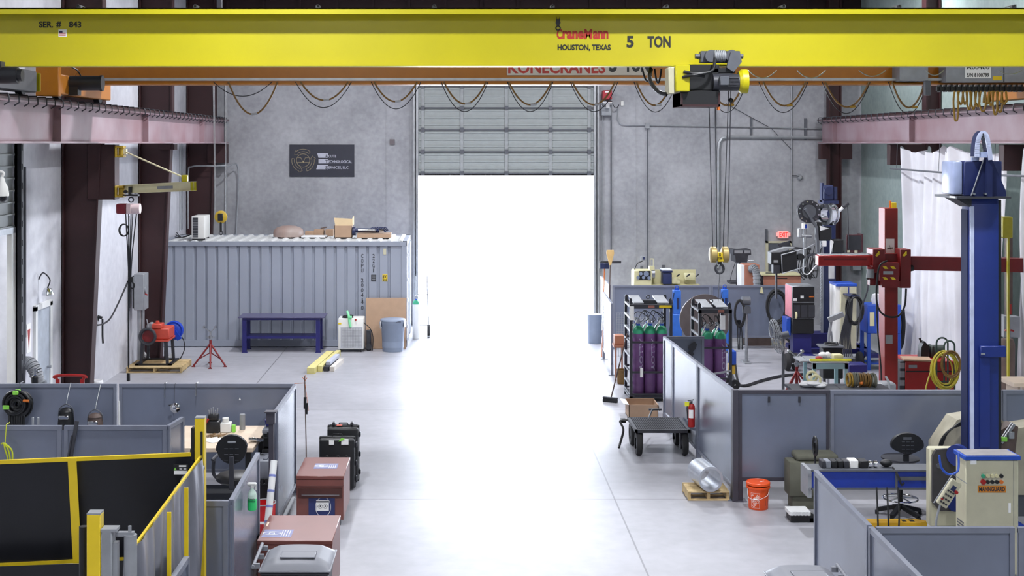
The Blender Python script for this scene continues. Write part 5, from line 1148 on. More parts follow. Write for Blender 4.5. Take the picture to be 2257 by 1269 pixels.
# spray bottle
y = 13.6; x = -2.13; zt_ = Z(1062, y)
t = T('spray_bottle', 'clear spray bottle half full of green liquid hanging on the near left partition', 'spray bottle', (x, y, zt_ - .28))
z0 = zt_ - .285
b = MB(); b.lathe([(0, 0), (.043, 0), (.047, .01), (.047, .15), (.04, .18), (.016, .21), (.014, .23), (0, .23)], (x, y, z0), 20); t.part('bottle', b, mat('bottle_haze', (205, 228, 214), .3, spec=.4))
b = MB(); b.lathe([(0, -.001), (.044, -.001), (.0485, .01), (.0485, .115), (0, .115)], (x, y, z0), 20); t.part('liquid', b, M['liquid'])
b = MB(); b.box(x - .05, x + .045, y - .02, y + .02, z0 + .245, z0 + .28, .01); b.box(x + .03, x + .045, y - .008, y + .008, z0 + .2, z0 + .25); b.cyl((x, y, z0 + .225), (x, y, z0 + .25), .02); t.part('trigger_head', b, M['plastic'])
b = MB(); b.text('Simple\nGreen', x - .035, x + .04, z0 + .09, z0 + .13, y - .0495); t.part('lettering', b, mat('ink_green', (20, 110, 70), .5))
# ------------------------------------------------------------------ brown job boxes, black cases, bin on the left aisle edge
MTOP = M['brick']
def jobbox(name_label, x0, x1, y0, y1, h, logo, front):
    t = T('job_box', name_label, 'tool chest', ((x0 + x1) / 2, (y0 + y1) / 2, 0)); zl = h - .045
    for xx in (x0 + .04, x1 - .14):
        for yy in (y0 + .04, y1 - .14): t.part('skid_foot', MB().box(xx, xx + .1, yy, yy + .1, .001, .075), M['dgrey'])
    t.part('chest_body', MB().box(x0, x1, y0 + .012, y1, .075, zl - .002, .006), M['brick'])
    b = MB(); b.box(x0 - .006, x1 + .006, y0 - .004, y1 + .006, zl, h, .006); ld = t.part('lid', b, M['brick'])
    b = MB(); b.box(x0, x1, y0, y0 + .011, h - .125, zl - .004); b.box(x0 - .004, x1 + .004, y0 - .006, y0, h - .13, h - .12); t.part('front_band', b, M['brick'])
    lx0, lx1, ly0, ly1 = logo; b = MB(); b.box(lx0, lx1, ly0, ly1, h + .0005, h + .002); lg = t.part('decal', b, mat('decal_blue', (124, 128, 168), .5), ld)
    b = MB(); w = lx1 - lx0
    for k in range(4): b.box(lx0 + w * (.64 + k * .085), lx0 + w * (.66 + k * .085), ly0 + (ly1 - ly0) * .1, ly0 + (ly1 - ly0) * .9, h + .002, h + .003)
    b.torus((lx0 + w * .3, (ly0 + ly1) / 2, h + .003), min(w * .22, .06), .004, 'Z', 20, 4, (1.6, .9)); b.torus((lx0 + w * .3, (ly0 + ly1) / 2, h + .003), .03, .004, 'Z', 16, 4); t.part('decal_print', b, M['paper'], ld)
    return t, ld
xj0, xj1 = X(653, 17.2), X(757, 17.2)
t, ld = jobbox('brown steel job box with a blue logo panel on its front, farther of two', xj0, xj1, 17.2, 18.22, .655, (X(693, 17.7), X(744, 17.7), 17.58, 17.86), None)
b = MB(); b.box(xj0 + .02, xj1 - .02, 17.188, 17.211, .37, .49); t.part('handle_recess', b, mat('recess_brown', (72, 38, 34), .5)); b = MB(); b.box(X(665, 17.2), X(748, 17.2), 17.176, 17.188, .405, .415); t.part('handle_bar', b, M['steel'])
b = MB(); b.box(X(680, 17.2), X(738, 17.2), 17.200, 17.211, .08, .365); lp = t.part('logo_panel', b, mat('panel_navy', (40, 50, 100), .5))
b = MB(); b.box(X(697, 17.2), X(725, 17.2), 17.196, 17.2, .2, .34, 0); t.part('placard', b, M['paper'], lp)
b = MB(); b.box(X(697, 17.2), X(725, 17.2), 17.193, 17.196, .312, .328); 
for px in (706, 717):
    x = X(px, 17.2); 
    for a in range(4):
        p = [(0, .035), (.035, 0), (0, -.035), (-.035, 0)]; u, v = p[a], p[(a + 1) % 4]; b.bar((x + u[0], 17.195, .26 + u[1]), (x + v[0], 17.195, .26 + v[1]), .003, .003)
    b.box(x - .006, x + .006, 17.193, 17.196, .25, .272)
t.part('placard_print', b, M['dark'], lp)
b = MB(); b.tube([(X(697, 17.2) - .01 + .1 + .1 * math.cos(a), 17.198, .25 + .13 * math.sin(a)) for a in [k * PI / 12 for k in range(24)]], .003, 4, True); t.part('logo_ring', b, M['paper'], lp)
xk0, xk1 = X(567, 14.1), X(732, 14.1)
t, ld = jobbox('brown steel job box behind the lower left grey bin, nearer of two', xk0, xk1, 14.1, 15.06, .745, (X(578, 14.3), X(643, 14.3), 14.22, 14.5), None)
b = MB(); b.box(X(634, 14.1), X(659, 14.1), 14.09, 14.1, .6, .69); t.part('paper_label', b, M['paper'])
b = MB(); b.box(X(585, 14.6), X(589, 14.6), 14.62, 14.78, .7455, .748); t.part('tape_strip', b, M['tan'], ld)
b = MB(); b.bar((-2.34, 15.6, .02), (X(650, 16.4), 16.3, .62), .04, .02); b.cyl((-2.36, 15.9, .13), (-2.31, 15.9, .13), .12, seg=22); solo('hand_truck', 'leaning light bar with a black wheel squeezed between partition and job box', 'hand truck', b, M['galv'])
def pelican(x0, x1, y0, y1, h, label, tilt=0):
    t = T('hard_case', label, 'equipment case', ((x0 + x1) / 2, (y0 + y1) / 2, 0)); ym = (y0 + y1) / 2
    b = MB(); b.box(x0 + .01, x1 - .01, y0, ym - .008, .03, h - .015, .03, seg=3); b.box(x0, x1, ym - .03, ym - .008, .02, h, .01)
    for xx in (x0 + .1, (x0 + x1) / 2, x1 - .14): b.box(xx, xx + .04, y0 - .006, y0 + .02, .08, h * .68, .004)
    t.part('case_shell', b, M['black'])
    b = MB(); b.box(x0 + .01, x1 - .01, ym + .008, y1, .03, h - .015, .03, seg=3); b.box(x0, x1, ym + .008, ym + .03, .02, h, .01); t.part('case_lid', b, M['black'])
    b = MB(); b.box(x0 + .01, x1 - .01, ym - .007, ym + .007, .02, h - .004); t.part('seal', b, M['grey'])
    b = MB(); b.tube([((x0 + x1) / 2 - .07, ym, h), ((x0 + x1) / 2 - .06, ym, h + .03), ((x0 + x1) / 2 + .06, ym, h + .03), ((x0 + x1) / 2 + .07, ym, h)], .01, 6); t.part('handle', b, M['black'])
    for zz in (.12, h * .45, h * .8): t.part('latch', MB().box(x1, x1 + .02, ym - .045, ym + .045, zz, zz + .07, .006), M['dark'])
    for xx in (x0 + .08, x1 - .12): t.part('wheel', MB().cyl((xx, ym, .04), (xx + .04, ym, .04), .038), M['rubber'])
    return t, ym
c0, c1 = X(703, 19.0), X(783, 19.0)
t, ym = pelican(c0, c1, 18.92, 19.2, .76, 'nearer, lower one of two black hard cases standing behind the job box')
b = MB(); b.box(X(725, 18.9), X(736, 18.9), 18.905, 18.917, Z(980, 18.9), Z(971, 18.9)); b.box(X(752, 18.9), X(768, 18.9), 18.905, 18.917, Z(980, 18.9), Z(968, 18.9)); t.part('paper_label', b, M['paper'])
b = MB(); b.prism([(X(746, 18.9), Z(973, 18.9)), (X(752, 18.9), Z(965, 18.9)), (X(760, 18.9), Z(967, 18.9)), (X(753, 18.9), Z(971, 18.9))], 18.895, 18.905); t.part('lime_tape', b, M['lime'])
t, ym = pelican(X(722, 19.45), X(792, 19.45), 19.28, 19.62, .84, 'farther, taller one of two black hard cases standing behind the job box')
t.part('orange_label', MB().box(X(742, 19.4), X(754, 19.4), 19.38, 19.44, .841, .85), mat('tag_coral', (230, 120, 104), .5))
for px in (735, 775): t.part('top_latch', MB().box(X(px - 3, 19.4), X(px + 3, 19.4), 19.4, 19.5, .841, .88, .005), M['dark'])
def wheelbin(x0, x1, y0, y1, h, label, hs):
    t = T('wheelie_bin', label, 'bin', ((x0 + x1) / 2, (y0 + y1) / 2, 0)); xm = (x0 + x1) / 2; w = (x1 - x0) / 2; ym = (y0 + y1) / 2; d = (y1 - y0) / 2
    def ring(f, z): return [(xm - w * f, ym - d * f, z), (xm + w * f, ym - d * f, z), (xm + w * f, ym + d * f, z), (xm - w * f, ym + d * f, z)]
    b = MB(); bb = bmesh.new(); A = [bb.verts.new(v) for v in ring(.74, .08)]; B = [bb.verts.new(v) for v in ring(.93, h - .13)]
    bb.faces.new(A[::-1]); bb.faces.new(B)
    for i in range(4): bb.faces.new([A[i], A[(i + 1) % 4], B[(i + 1) % 4], B[i]])
    b._add(bb); b.box(x0 + .01, x1 - .01, y0 + .01, y1 - .01, h - .15, h - .115, .012); t.part('bin_body', b, M['dark'])
    b = MB()
    def fn(u, v):
        X_ = x0 + (x1 - x0) * u; Y_ = y0 + (y1 - y0) * v; e = min(u, 1 - u) * 5; e = min(1, e); g = min(1, min(v, 1 - v) * 5)
        return Vector((X_, Y_, h - .11 + .09 * (e ** .5) * (g ** .5) + .015 * math.sin(u * PI)))
    b.grid(fn, 30, 20, .006); b.box(x0 - .006, x1 + .006, y0 - .006, y1 + .006, h - .112, h - .1, .004); lid = t.part('lid', b, M['bin'])
    b = MB(); b.box(xm - w * .45, xm + w * .55, y0 + .1, y0 + .3, h - .008, h + .002, .01); t.part('lid_panel', b, M['bin'], lid)
    xh = x0 - .06 if hs < 0 else x1 + .06; b = MB(); b.cyl((xh, y0 + .03, h - .07), (xh, y1 - .03, h - .03), .016)
    for yy in (y0 + .05, ym, y1 - .07): b.box(min(xh, x0 if hs < 0 else x1), max(xh, x0 if hs < 0 else x1), yy, yy + .03, h - .09, h - .045)
    t.part('handle', b, M['bin'])
    xx = x0 + .06 if hs < 0 else x1 - .06
    for yy in (y0 + .06, y1 - .09): t.part('wheel', MB().cyl((xx, yy, .1), (xx, yy + .05, .1), .1, seg=22), M['rubber'])
wheelbin(X(582, 12.9), X(735, 12.9), 12.55, 13.22, 1.02, 'grey wheelie bin with domed lid in front of the nearer brown job box', -1)
wheelbin(X(1686, 12.3), X(1832, 12.3), 11.75, 12.35, 1.09, 'grey wheelie bin with domed lid at the bottom edge, right of centre', 1)
# thin rod with pendants
yr = 18.7; x = X(673, yr)
t = T('pendant_cable', 'thin brown upright rod with two black hand controls tied to the white partition leaf', 'pendant', (x, yr, 0.001))
b = MB(); b.tube([(x + .02, yr, .001), (x + .01, yr, .8), (x - .005, yr, 1.5), (x - .01, yr, Z(829, yr))], .009); t.part('rod', b, M['brown'])
b = MB(); b.bar((x, yr - .02, 1.40), (x + .0, yr - .03, 1.24), .04, .03); t.part('hand_control', b, M['black']); b = MB(); b.bar((x + .025, yr - .03, 1.32), (x + .02, yr - .03, 1.16), .03, .03); t.part('hand_control', b, M['black'])
b = MB()
for dx, dz in ((-.03, .02), (.03, .01), (.005, .05)): b.tube([(x - .008, yr, 1.62), (x - .008 + dx, yr, 1.66 + dz)], .005)
b.tube([(x, yr, 1.6), (-2.34, 18.8, 1.57)], .004); b.tube([(x, yr - .01, 1.58), (x + .035, yr - .01, 1.3), (x + .05, yr - .01, 1.2)], .003); t.part('wire', b, M['horange'])
# lumber
def beam(x0, y0, x1, y1, w, h, label, m, z=.002, endm=None):
    return solo('timber', label, 'timber', MB().bar((x0, y0, z + h / 2), (x1, y1, z + h / 2), w, h), m, (x0, y0, z), 'timbers on the floor before the blue bench')
X0 = G(680, 825)[0]
beam(-3.2, 28.55, -3.0, 30.9, .17, .13, 'thick yellowish timber lying on the floor, leftmost and nearest of the pile', M['lumber'])
beam(-3.03, 28.8, -2.82, 31.0, .1, .13, 'longest narrow yellowish timber in the pile on the floor, second from left', M['lumber'])
beam(-2.90, 28.85, -2.78, 30.0, .11, .10, 'dark ended timber in the pile on the floor, third from left', M['dark'])
beam(-2.77, 28.85, -2.66, 30.0, .10, .10, 'brown ended timber with pale top, rightmost on the floor in the pile', mat('pale_lumber', (206, 200, 192), .7))
beam(-2.88, 29.1, -2.77, 30.2, .10, .07, 'short wrapped timber lying on top of the timber pile', mat('pale_blue_wrap', (186, 190, 206), .5), .104)

# ------------------------------------------------------------------ right aisle: cart, carton, broom, pallet, pipe, bucket
Yc0, Yc1 = 21.0, 21.98; cx0_, cx1_ = X(1400, Yc0), X(1522, Yc0); zc = .43
t = T('flat_cart', 'black steel platform cart with mesh deck and four big wheels beside the partition', 'cart', ((cx0_ + cx1_) / 2, 21.4, 0))
b = MB()
for yy in (Yc0, Yc1 - .04): b.box(cx0_, cx1_, yy, yy + .04, zc - .05, zc)
for xx in (cx0_, cx1_ - .04): b.box(xx, xx + .04, Yc0, Yc1, zc - .05, zc)
fr = t.part('frame', b, M['dark'])
b = MB(); n = 26
for k in range(n + 1): xx = cx0_ + .04 + (cx1_ - cx0_ - .08) * k / n; b.box(xx - .004, xx + .004, Yc0 + .04, Yc1 - .04, zc - .012, zc - .002)
for k in range(25): yy = Yc0 + .04 + (Yc1 - Yc0 - .08) * k / 24; b.box(cx0_ + .04, cx1_ - .04, yy - .006, yy + .006, zc - .014, zc - .004)
b.box(cx0_ + .04, cx1_ - .04, Yc0 + .04, Yc1 - .04, zc - .03, zc - .02); t.part('mesh_deck', b, M['dark'])
for xx in (cx0_ + .02, cx1_ - .13):
    for yy in (Yc0 + .12, Yc1 - .14):
        b = MB(); b.lathe([(.09, -.045), (.175, -.045), (.19, -.02), (.19, .02), (.175, .045), (.09, .045)], (xx + .05, yy, .191), 30, 'X'); w_ = t.part('tire', b, M['rubber'])
        b = MB(); b.lathe([(0, -.03), (.09, -.03), (.095, .03), (0, .03)], (xx + .05, yy, .191), 20, 'X'); t.part('rim', b, M['dgrey'], w_)
        b = MB(); b.box(xx + .1 if xx < 3.3 else xx - .02, xx + .12 if xx < 3.3 else xx, yy - .03, yy + .03, .1, zc - .05); t.part('axle_arm', b, M['dark'])
b = MB(); b.tube([((cx0_ + cx1_) / 2 - .1, Yc1 + .02, .36), (X(1438, 22.3), 22.4, .45), (X(1443, 22.3), 22.5, Z(902, 22.5))], .016); b.cyl((X(1430, 22.5), 22.5, Z(902, 22.5)), (X(1458, 22.5), 22.5, Z(902, 22.5)), .018); t.part('pull_handle', b, M['dark'])
b = MB(); b.tube(spline([(cx0_ - .02, 21.8, .42), (cx0_ - .14, 21.8, .4), (cx0_ - .1, 21.7, .28), (cx0_ - .16, 21.6, .1), (cx0_ - .2, 21.5, .03)]), .02); b.box(cx0_ - .12, cx0_ - .04, 21.85, 21.95, .36, .42); t.part('brake_lever', b, M['black'])
y = 23.9; t = T('cardboard_box', 'open brown cardboard box on the floor between cart and cylinder rack', 'box', (X(1420, y), y + .2, .001))
x0, x1 = X(1386, y), X(1451, y); zt = Z(892, y); b = MB(); b.box(x0, x1, y, y + .01, .001, zt); b.box(x0, x1, y + .5, y + .51, .001, zt + .02); b.box(x0, x0 + .01, y, y + .5, .001, zt); b.box(x1 - .01, x1, y, y + .5, .001, zt); b.box(x0, x1, y, y + .5, .001, .012); t.part('box_body', b, M['card'])
b = MB(); b.bar((x0, y + .25, zt), (x0 - .1, y + .25, zt + .02), .5, .008); t.part('flap', b, M['white']); b = MB(); b.bar((x1, y + .25, zt), (x1 + .03, y + .25, zt - .12), .5, .008); t.part('flap', b, M['card'])
bx_, by_ = G(1345, 886)
t = T('push_broom', 'push broom leaning against the left cylinder rack, black head on the aisle floor', 'broom', (bx_, by_, .001))
b = MB(); m_ = Matrix.Translation((bx_, by_, .07)) @ Matrix.Rotation(-.55, 4, 'Z'); b.box(-.15, .15, -.035, .035, -.015, .03, .01, m=m_); t.part('head', b, M['dark']); b = MB(); b.box(-.145, .145, -.04, .04, -.069, -.015, .004, m=m_); t.part('bristles', b, M['black'])
b = MB(); b.cyl((bx_ + .02, by_, .1), (3.27, 25.46, Z(736, 25.4)), .013); t.part('handle', b, M['brown'])
xp0, xp1 = X(1518, 18.45), X(1613, 18.45)
pallet(3.22, 3.80, 18.42, 18.94, 'small wooden pallet carrying the aluminium pipe section on the right aisle', boards=5)
t = T('pipe_section', 'short wide aluminium pipe section lying on the small pallet, open end to the camera', 'pipe', (3.5, 18.6, .131))
pf, pr_ = Vector((3.53, 18.38, .131 + .178)), Vector((3.46, 18.90, .131 + .178)); d = (pr_ - pf).normalized(); q = d.to_track_quat('Z', 'Y').to_matrix().to_4x4(); L = (pr_ - pf).length
b = MB(); old = b.m; b.m = Matrix.Translation(pf) @ q; b.lathe([(.145, 0), (.176, 0), (.176, L), (.145, L), (.145, 0)], (0, 0, 0), 44); t.part('pipe_wall', b, M['silver'])
# bucket
bxx, byy = 4.115, 18.05
t = T('plastic_bucket', 'orange plastic bucket with lid standing at the corner of the right partitions', 'bucket', (bxx, byy, 0))
b = MB(); b.lathe([(0, .001), (.128, .001), (.132, .01), (.147, .31), (0, .31)], (bxx, byy, 0), 40); t.part('bucket_body', b, M['ptape'])
b = MB(); b.lathe([(.147, .285), (.161, .285), (.163, .31), (.149, .315)], (bxx, byy, 0), 40); t.part('rim_ring', b, M['ptape'])
b = MB(); b.lathe([(.148, .33), (.162, .33), (.163, .36), (.155, .368), (.15, .362), (0, .362)], (bxx, byy, 0), 40); ld = t.part('lid', b, M['ptape']); b = MB(); b.bar((bxx + .03, byy + .0, .364), (bxx + .09, byy + .04, .364), .025, .003); t.part('lid_sticker', b, M['paper'], ld)
b = MB(); b.tube(spline([(bxx + .13, byy - .08, .28), (bxx + .1, byy - .14, .22), (bxx + .03, byy - .165, .18), (bxx - .06, byy - .165, .155), (bxx - .15, byy - .08, .17), (bxx - .15, byy - .02, .28)]), .003); t.part('wire_handle', b, M['white']); b = MB(); b.cyl((bxx - .10, byy - .155, .163), (bxx - .03, byy - .168, .155), .008); t.part('grip', b, M['paper'])
b = MB(); x0, x1, z0, z1 = bxx - .125, bxx - .01, .03, .235
for e in ((x0, x1, z0, z0 + .004), (x0, x1, z1 - .004, z1), (x0, x0 + .004, z0, z1), (x1 - .004, x1, z0, z1)):
    for k in range(8): b.box(e[0] + (e[1] - e[0]) * k / 8, e[0] + (e[1] - e[0]) * (k + 1) / 8, byy - .002, byy, e[2], e[3])
def tilt_text(mb, s, cx, cz, w, h, a):
    n = MB(); n.text(s, -w / 2, w / 2, -h / 2, h / 2, 0); R = Matrix.Translation((cx, byy, cz)) @ Matrix.Rotation(-a, 4, 'Y'); mb._add(n.bm, R)
tilt_text(b, 'THE', x0 + .022, .20, .035, .018, .75); tilt_text(b, 'HOME', (x0 + x1) / 2 + .004, .155, .13, .05, .80); tilt_text(b, 'DEPOT', (x0 + x1) / 2 + .012, .095, .125, .036, .80)
bend(b, bxx, byy, .129, .05, 0); t.part('lettering', b, mat('logo_white', (240, 215, 205), .5))
b = MB()
for k, (a, c) in enumerate(((.20, .235), (.16, .19), (.06, .15))): b.box(bxx + .075, bxx + .12, byy - .002, byy, a, c)
bend(b, bxx, byy, .129, .05, 0); t.part('dark_panel', b, mat('bucket_dark', (120, 46, 34), .5))
# extinguisher on the partition
xe, ye = 3.66, 20.65
t = T('fire_extinguisher', 'red fire extinguisher with a yellow tag hanging on the right aisle partition', 'extinguisher', (xe, ye, .55))
b = MB(); b.lathe([(0, .55), (.05, .555), (.055, .57), (.055, .86), (.045, .9), (.02, .92), (0, .92)], (xe, ye, 0), 22); t.part('cylinder', b, M['red'])
b = MB(); b.cyl((xe, ye, .92), (xe, ye, .96), .018); b.bar((xe - .06, ye, .965), (xe + .04, ye, .98), .02, .012); b.bar((xe - .06, ye, .94), (xe + .01, ye, .95), .02, .008); t.part('valve_handle', b, M['dark'])
b = MB(); b.tube(spline([(xe - .02, ye, .93), (xe - .07, ye - .02, .88), (xe - .065, ye - .01, .75), (xe - .06, ye, .68)]), .009); t.part('hose', b, M['black'])
b = MB(); b.box(xe - .11, xe - .04, ye - .03, ye - .02, .88, .95, .004); t.part('inspection_tag', b, M['lime'] if False else mat('tag_yellow', (232, 230, 60), .6)); b = MB(); b.lathe([(.056, .70), (.0565, .83)], (xe, ye, 0), 12, a0=-2.6, a1=-1.2); t.part('label', b, M['paper'])

# ------------------------------------------------------------------ cylinder racks
def rack(x0, y0, w, d, ncol, label, label2, texts, ny=2):
    x1, y1 = x0 + w, y0 + d; h = 1.86
    t = T('cylinder_rack', label, 'cylinder rack', ((x0 + x1) / 2, (y0 + y1) / 2, 0)); k_ = .055
    for xx in (x0, x1 - k_):
        for yy in (y0, y1 - k_): t.part('post', MB().box(xx, xx + k_, yy, yy + k_, .002, h), M['dark'])
    for zz in (.12, .55, 1.13):
        b = MB(); b.box(x0 + k_, x1 - k_, y0, y0 + .03, zz, zz + .035); b.box(x0 + k_, x1 - k_, y1 - .03, y1, zz, zz + .035); 
        for xx in (x0, x1 - .03): b.box(xx, xx + .03, y0 + k_, y1 - k_, zz, zz + .035)
        t.part('rail', b, M['dark'])
    for zz in (.3, .85, 1.35, 1.6):
        b = MB(); b.box(x0, x0 + .04, y0 + k_, y1 - k_, zz, zz + .04); t.part('side_rung', b, M['grey'])
    t.part('base_tray', MB().box(x0, x1, y0, y1, .06, .1), M['dark'])
    b = MB(); b.box(x0, x1, y0, y0 + .05, h - .06, h + .02); b.box(x0, x1, y1 - .05, y1, h - .06, h + .02); b.box(x0, x0 + .05, y0, y1, h - .04, h); b.box(x1 - .05, x1, y0, y1, h - .04, h); t.part('top_frame', b, M['dark'])
    b = MB(); b.box(x0 + .1, x1 - .1, (y0 + y1) / 2 - .08, (y0 + y1) / 2 + .08, h - .02, h + .06); t.part('lifting_beam', b, M['dark'])
    t.part('top_ring', MB().torus(((x0 + x1) / 2, (y0 + y1) / 2, h + .12), .035, .01, 'Y', 18, 6), M['dark'])
    for xx in (x0 + .03, x1 - .03):
        for yy in (y0 + .1, y1 - .1): t.part('lifting_eye', MB().prism([(xx - .03, h), (xx + .03, h), (xx + .03, h + .1), (xx + .012, h + .13), (xx - .012, h + .13), (xx - .03, h + .1)], yy - .01, yy + .01), M['dark'])
    for a, c in ((x0 + .08, x0 + .28), (x1 - .28, x1 - .06)):
        b = MB(); b.bar(((a + c) / 2, y0 + .06, h + .04), ((a + c) / 2, y1 - .06, h + .1), c - a, .02) ; t.part('cover_plate', b, M['galv'])
    for s_ in ((x0 + .36, x0 + .48, mat('plate_rust', (150, 96, 84), .6)), (x1 - .26, x1 - .02, M['tyellow'])):
        if w > .7 or s_[2] is not M['tyellow']: t.part('name_plate', MB().box(s_[0], s_[1], y0 - .004, y0 - .0005, h - .045, h + .005), s_[2])
    # manifold hoses
    b = MB(); rr = random.Random(int(x0 * 100))
    for k in range(6):
        a = x0 + .12 + rr.random() * (w - .3); c = x0 + .1 + rr.random() * (w - .25); yy = y0 + .15 + rr.random() * .3
        b.tube(spline([(a, yy, 1.50), (a + .08, yy, 1.58), ((a + c) / 2, yy - .02, 1.68 + .08 * rr.random()), (c, yy, 1.6), (c + .02, yy, 1.5)]), .008)
    t.part('manifold_hose', b, M['black'])
    g = (w - .14) / ncol; r = .112; n = 0; root = None
    for j in range(ny):
        for i in range(ncol):
            cx = x0 + .07 + g * (i + .5); cy = y0 + .17 + j * .28
            if j == 0:
                lab = label2[i]; gas_cyl('gas_cylinder', lab, cx, cy, .101, 1.36, r, M['purple'], M['green'], 'gas cylinders in the racks', texts[i])
                b = MB(); b.tube(spline([(cx - .04, cy - .03, 1.55), (cx - .08, cy - .06, 1.47), (cx - .12, cy - .05, 1.36)]), .014); t.part('white_whip_hose', b, M['white'])
            else:
                gas_cyl('gas_cylinder', label2[ncol], cx, cy, .101, 1.36, r, M['purple'], M['green'], 'gas cylinders behind the front row')
    return t
t = rack(X(1390, 25.5) - .02, 25.48, .83, .86, 3, 'tall black steel rack with three purple gas cylinders in front, left of two racks',
     ['purple gas cylinder with green shoulder, left one in the left rack', 'purple gas cylinder with green shoulder, middle one in the left rack', 'purple gas cylinder with green shoulder, right one in the left rack', 'purple gas cylinder in the hidden rear row of the left rack'],
     ['ALLOY', 'ALLOY', 'ALLOY'])
rx = X(1540, 24.8)
t2_ = rack(rx, 24.8, .63, .86, 2, 'black steel rack with two purple gas cylinders in front, before the round disc',
     ['purple gas cylinder with green shoulder, left one in the right rack', 'purple gas cylinder with green shoulder, right one in the right rack', 'purple gas cylinder in the hidden rear row of the right rack'], [None, 'ALLOY'])
b = MB(); b.box(X(1588, 24.75), X(1599, 24.75), 24.77, 24.78, Z(726, 24.8), Z(695, 24.8)); t2_.part('clear_bag', b, M['bag']); b = MB(); b.bar((rx + .05, 24.78, .62), (rx + .6, 24.78, .72), .012, .035); t2_.part('strap', b, M['galv'])
t.part('hanging_tag', MB().box(X(1390, 25.4), X(1398, 25.4), 25.44, 25.47, Z(706, 25.4), Z(676, 25.4)), M['paper']); t.part('hanging_tag', MB().box(X(1412, 25.4), X(1418, 25.4), 25.44, 25.47, Z(832, 25.4), Z(812, 25.4)), M['paper'])
# big round plate on a stand
y = 29.6; xc_, zc_ = X(1554, y), Z(704, y); r = 56 * y / F
t = T('round_plate', 'large round dark steel disc standing upright behind the right cylinder rack', 'disc', (xc_, y, 0))
b = MB(); b.lathe([(0, -.03), (r, -.03), (r, .03), (0, .03)], (xc_, y, zc_), 64, 'Y'); t.part('disc', b, mat('disc_brown', (96, 88, 88), .5, .3, rgb2=(78, 70, 70), scale=3))
b = MB(); b.box(xc_ - .35, xc_ + .35, y - .2, y + .25, .002, .06)
for sx in (-.3, .3): b.bar((xc_ + sx, y + .05, .05), (xc_ + sx * .6, y + .05, zc_ - r * .75), .06)
t.part('stand', b, M['dark'])
# two tall blue units before the partition
for px, yy, ptop, w, lab in ((1493, 31.3, 640, .18, 'tall bright blue fume unit left of the round disc'), (1599, 31.4, 638, .15, 'tall bright blue fume unit half hidden behind the round disc')):
    t = T('fume_unit', lab, 'machine', (X(px, yy), yy, 0)); x = X(px, yy); zt = Z(ptop, yy); z_l = Z(692, yy)
    t.part('lower_body', MB().box(x - w * .62, x + w * .62, yy, yy + .25, .05, z_l, .012), mat('fume_blue', (52, 106, 196), .4)); t.part('upper_body', MB().box(x - w / 2, x + w / 2, yy + .02, yy + .2, z_l, zt, .01), mat('fume_blue', (52, 106, 196)))
    b = MB(); b.cyl((x, yy + .1, zt), (x, yy + .1, zt + .05), .03); b.tube(spline([(x - .04, yy + .1, zt), (x - .03, yy + .1, zt + .09), (x + .03, yy + .1, zt + .09), (x + .04, yy + .1, zt)]), .01); t.part('lifting_loop', b, M['blue2'])
    b = MB(); b.box(x - .01, x + .05, yy + .012, yy + .021, z_l + .12, z_l + .38); t.part('display', b, M['navy'])
    b = MB(); b.tube(spline([(x - .08, yy, zt - .05), (x - .13, yy - .02, z_l + .2), (x - .16, yy - .02, z_l - .1), (x - .14, yy - .02, .3)]), .01); t.part('cable', b, M['black'])
    for sx in (-.08, .08): t.part('caster', MB().cyl((x + sx - .01, yy + .1, .026), (x + sx + .01, yy + .1, .026), .024), M['rubber'])
# things beside the far leaf
b = MB(); b.lathe([(0, .002), (.17, .002), (.19, .72), (0, .72)], (3.42, 33.0, 0), 20); o = solo('trash_can', 'bluish waste bin in the glare just right of the open door', 'trash can', b, M['barrel'], (3.42, 33, .002))
y = 30.5; x = X(1345, y)
t = T('upright_broom', 'yellow corn broom standing with its head up by the right door jamb', 'broom', (x, y, 0))
b = MB(); b.cyl((x - .05, y, .002), (x, y, Z(584, y)), .012); t.part('handle', b, M['brown']); b = MB(); b.prism([(x - .02, Z(584, y)), (x + .02, Z(584, y)), (x + .09, Z(558, y)), (x + .08, Z(551, y)), (x - .08, Z(551, y)), (x - .09, Z(558, y))], y - .025, y + .025); t.part('bristles', b, mat('straw', (214, 180, 122), .9))
t = T('push_broom', 'blue headed push broom standing upside down by the right door jamb', 'broom', (x - .15, y + .3, 0)); yy = y + .3
b = MB(); b.cyl((x - .16, yy, .002), (x - .1, yy, Z(585, yy)), .012); t.part('handle', b, M['horange']); b = MB(); b.box(X(1322, yy), X(1369, yy), yy - .03, yy + .03, Z(580, yy), Z(575, yy), .005); t.part('head', b, M['dark']); b = MB(); b.box(X(1322, yy), X(1342, yy), yy - .04, yy + .04, Z(592, yy), Z(580, yy), .005); t.part('bristles', b, M['navy'])
# wire fence and orange cones behind the left rack
b = MB(); y = 30.9
for k in range(14): b.bar((X(1358, y) + k * .055, y, .0), (X(1358, y) + k * .055 + .02, y, Z(690, y)), .008)
for k in range(16): b.bar((X(1358, y), y, .2 + k * .055), (X(1425, y), y, .2 + k * .055), .008)
solo('wire_mesh', 'grey wire mesh panel behind the left cylinder rack', 'mesh', b, M['grey'])
y = 27.4; b = MB(); x = X(1371, y); b.lathe([(.10, .002), (.12, .3), (.11, .3), (.09, .02), (0, .02)], (x, y, 0), 20); solo('orange_bucket', 'small orange bucket on the floor behind the left cylinder rack', 'bucket', b, M['brass'], (x, y, .002))
b = MB(); b.box(x - .11, x + .09, y + .35, y + .6, .75, .95, .01); b.box(x - .13, x + .11, y + .3, y + .65, .70, .75); b.box(x - .1, x - .07, y + .35, y + .4, .002, .7); b.box(x + .05, x + .08, y + .5, y + .55, .002, .7); solo('box_stand', 'orange brown box on a small stand left of the left cylinder rack', 'box', b, mat('orangebrown', (160, 104, 78), .6))
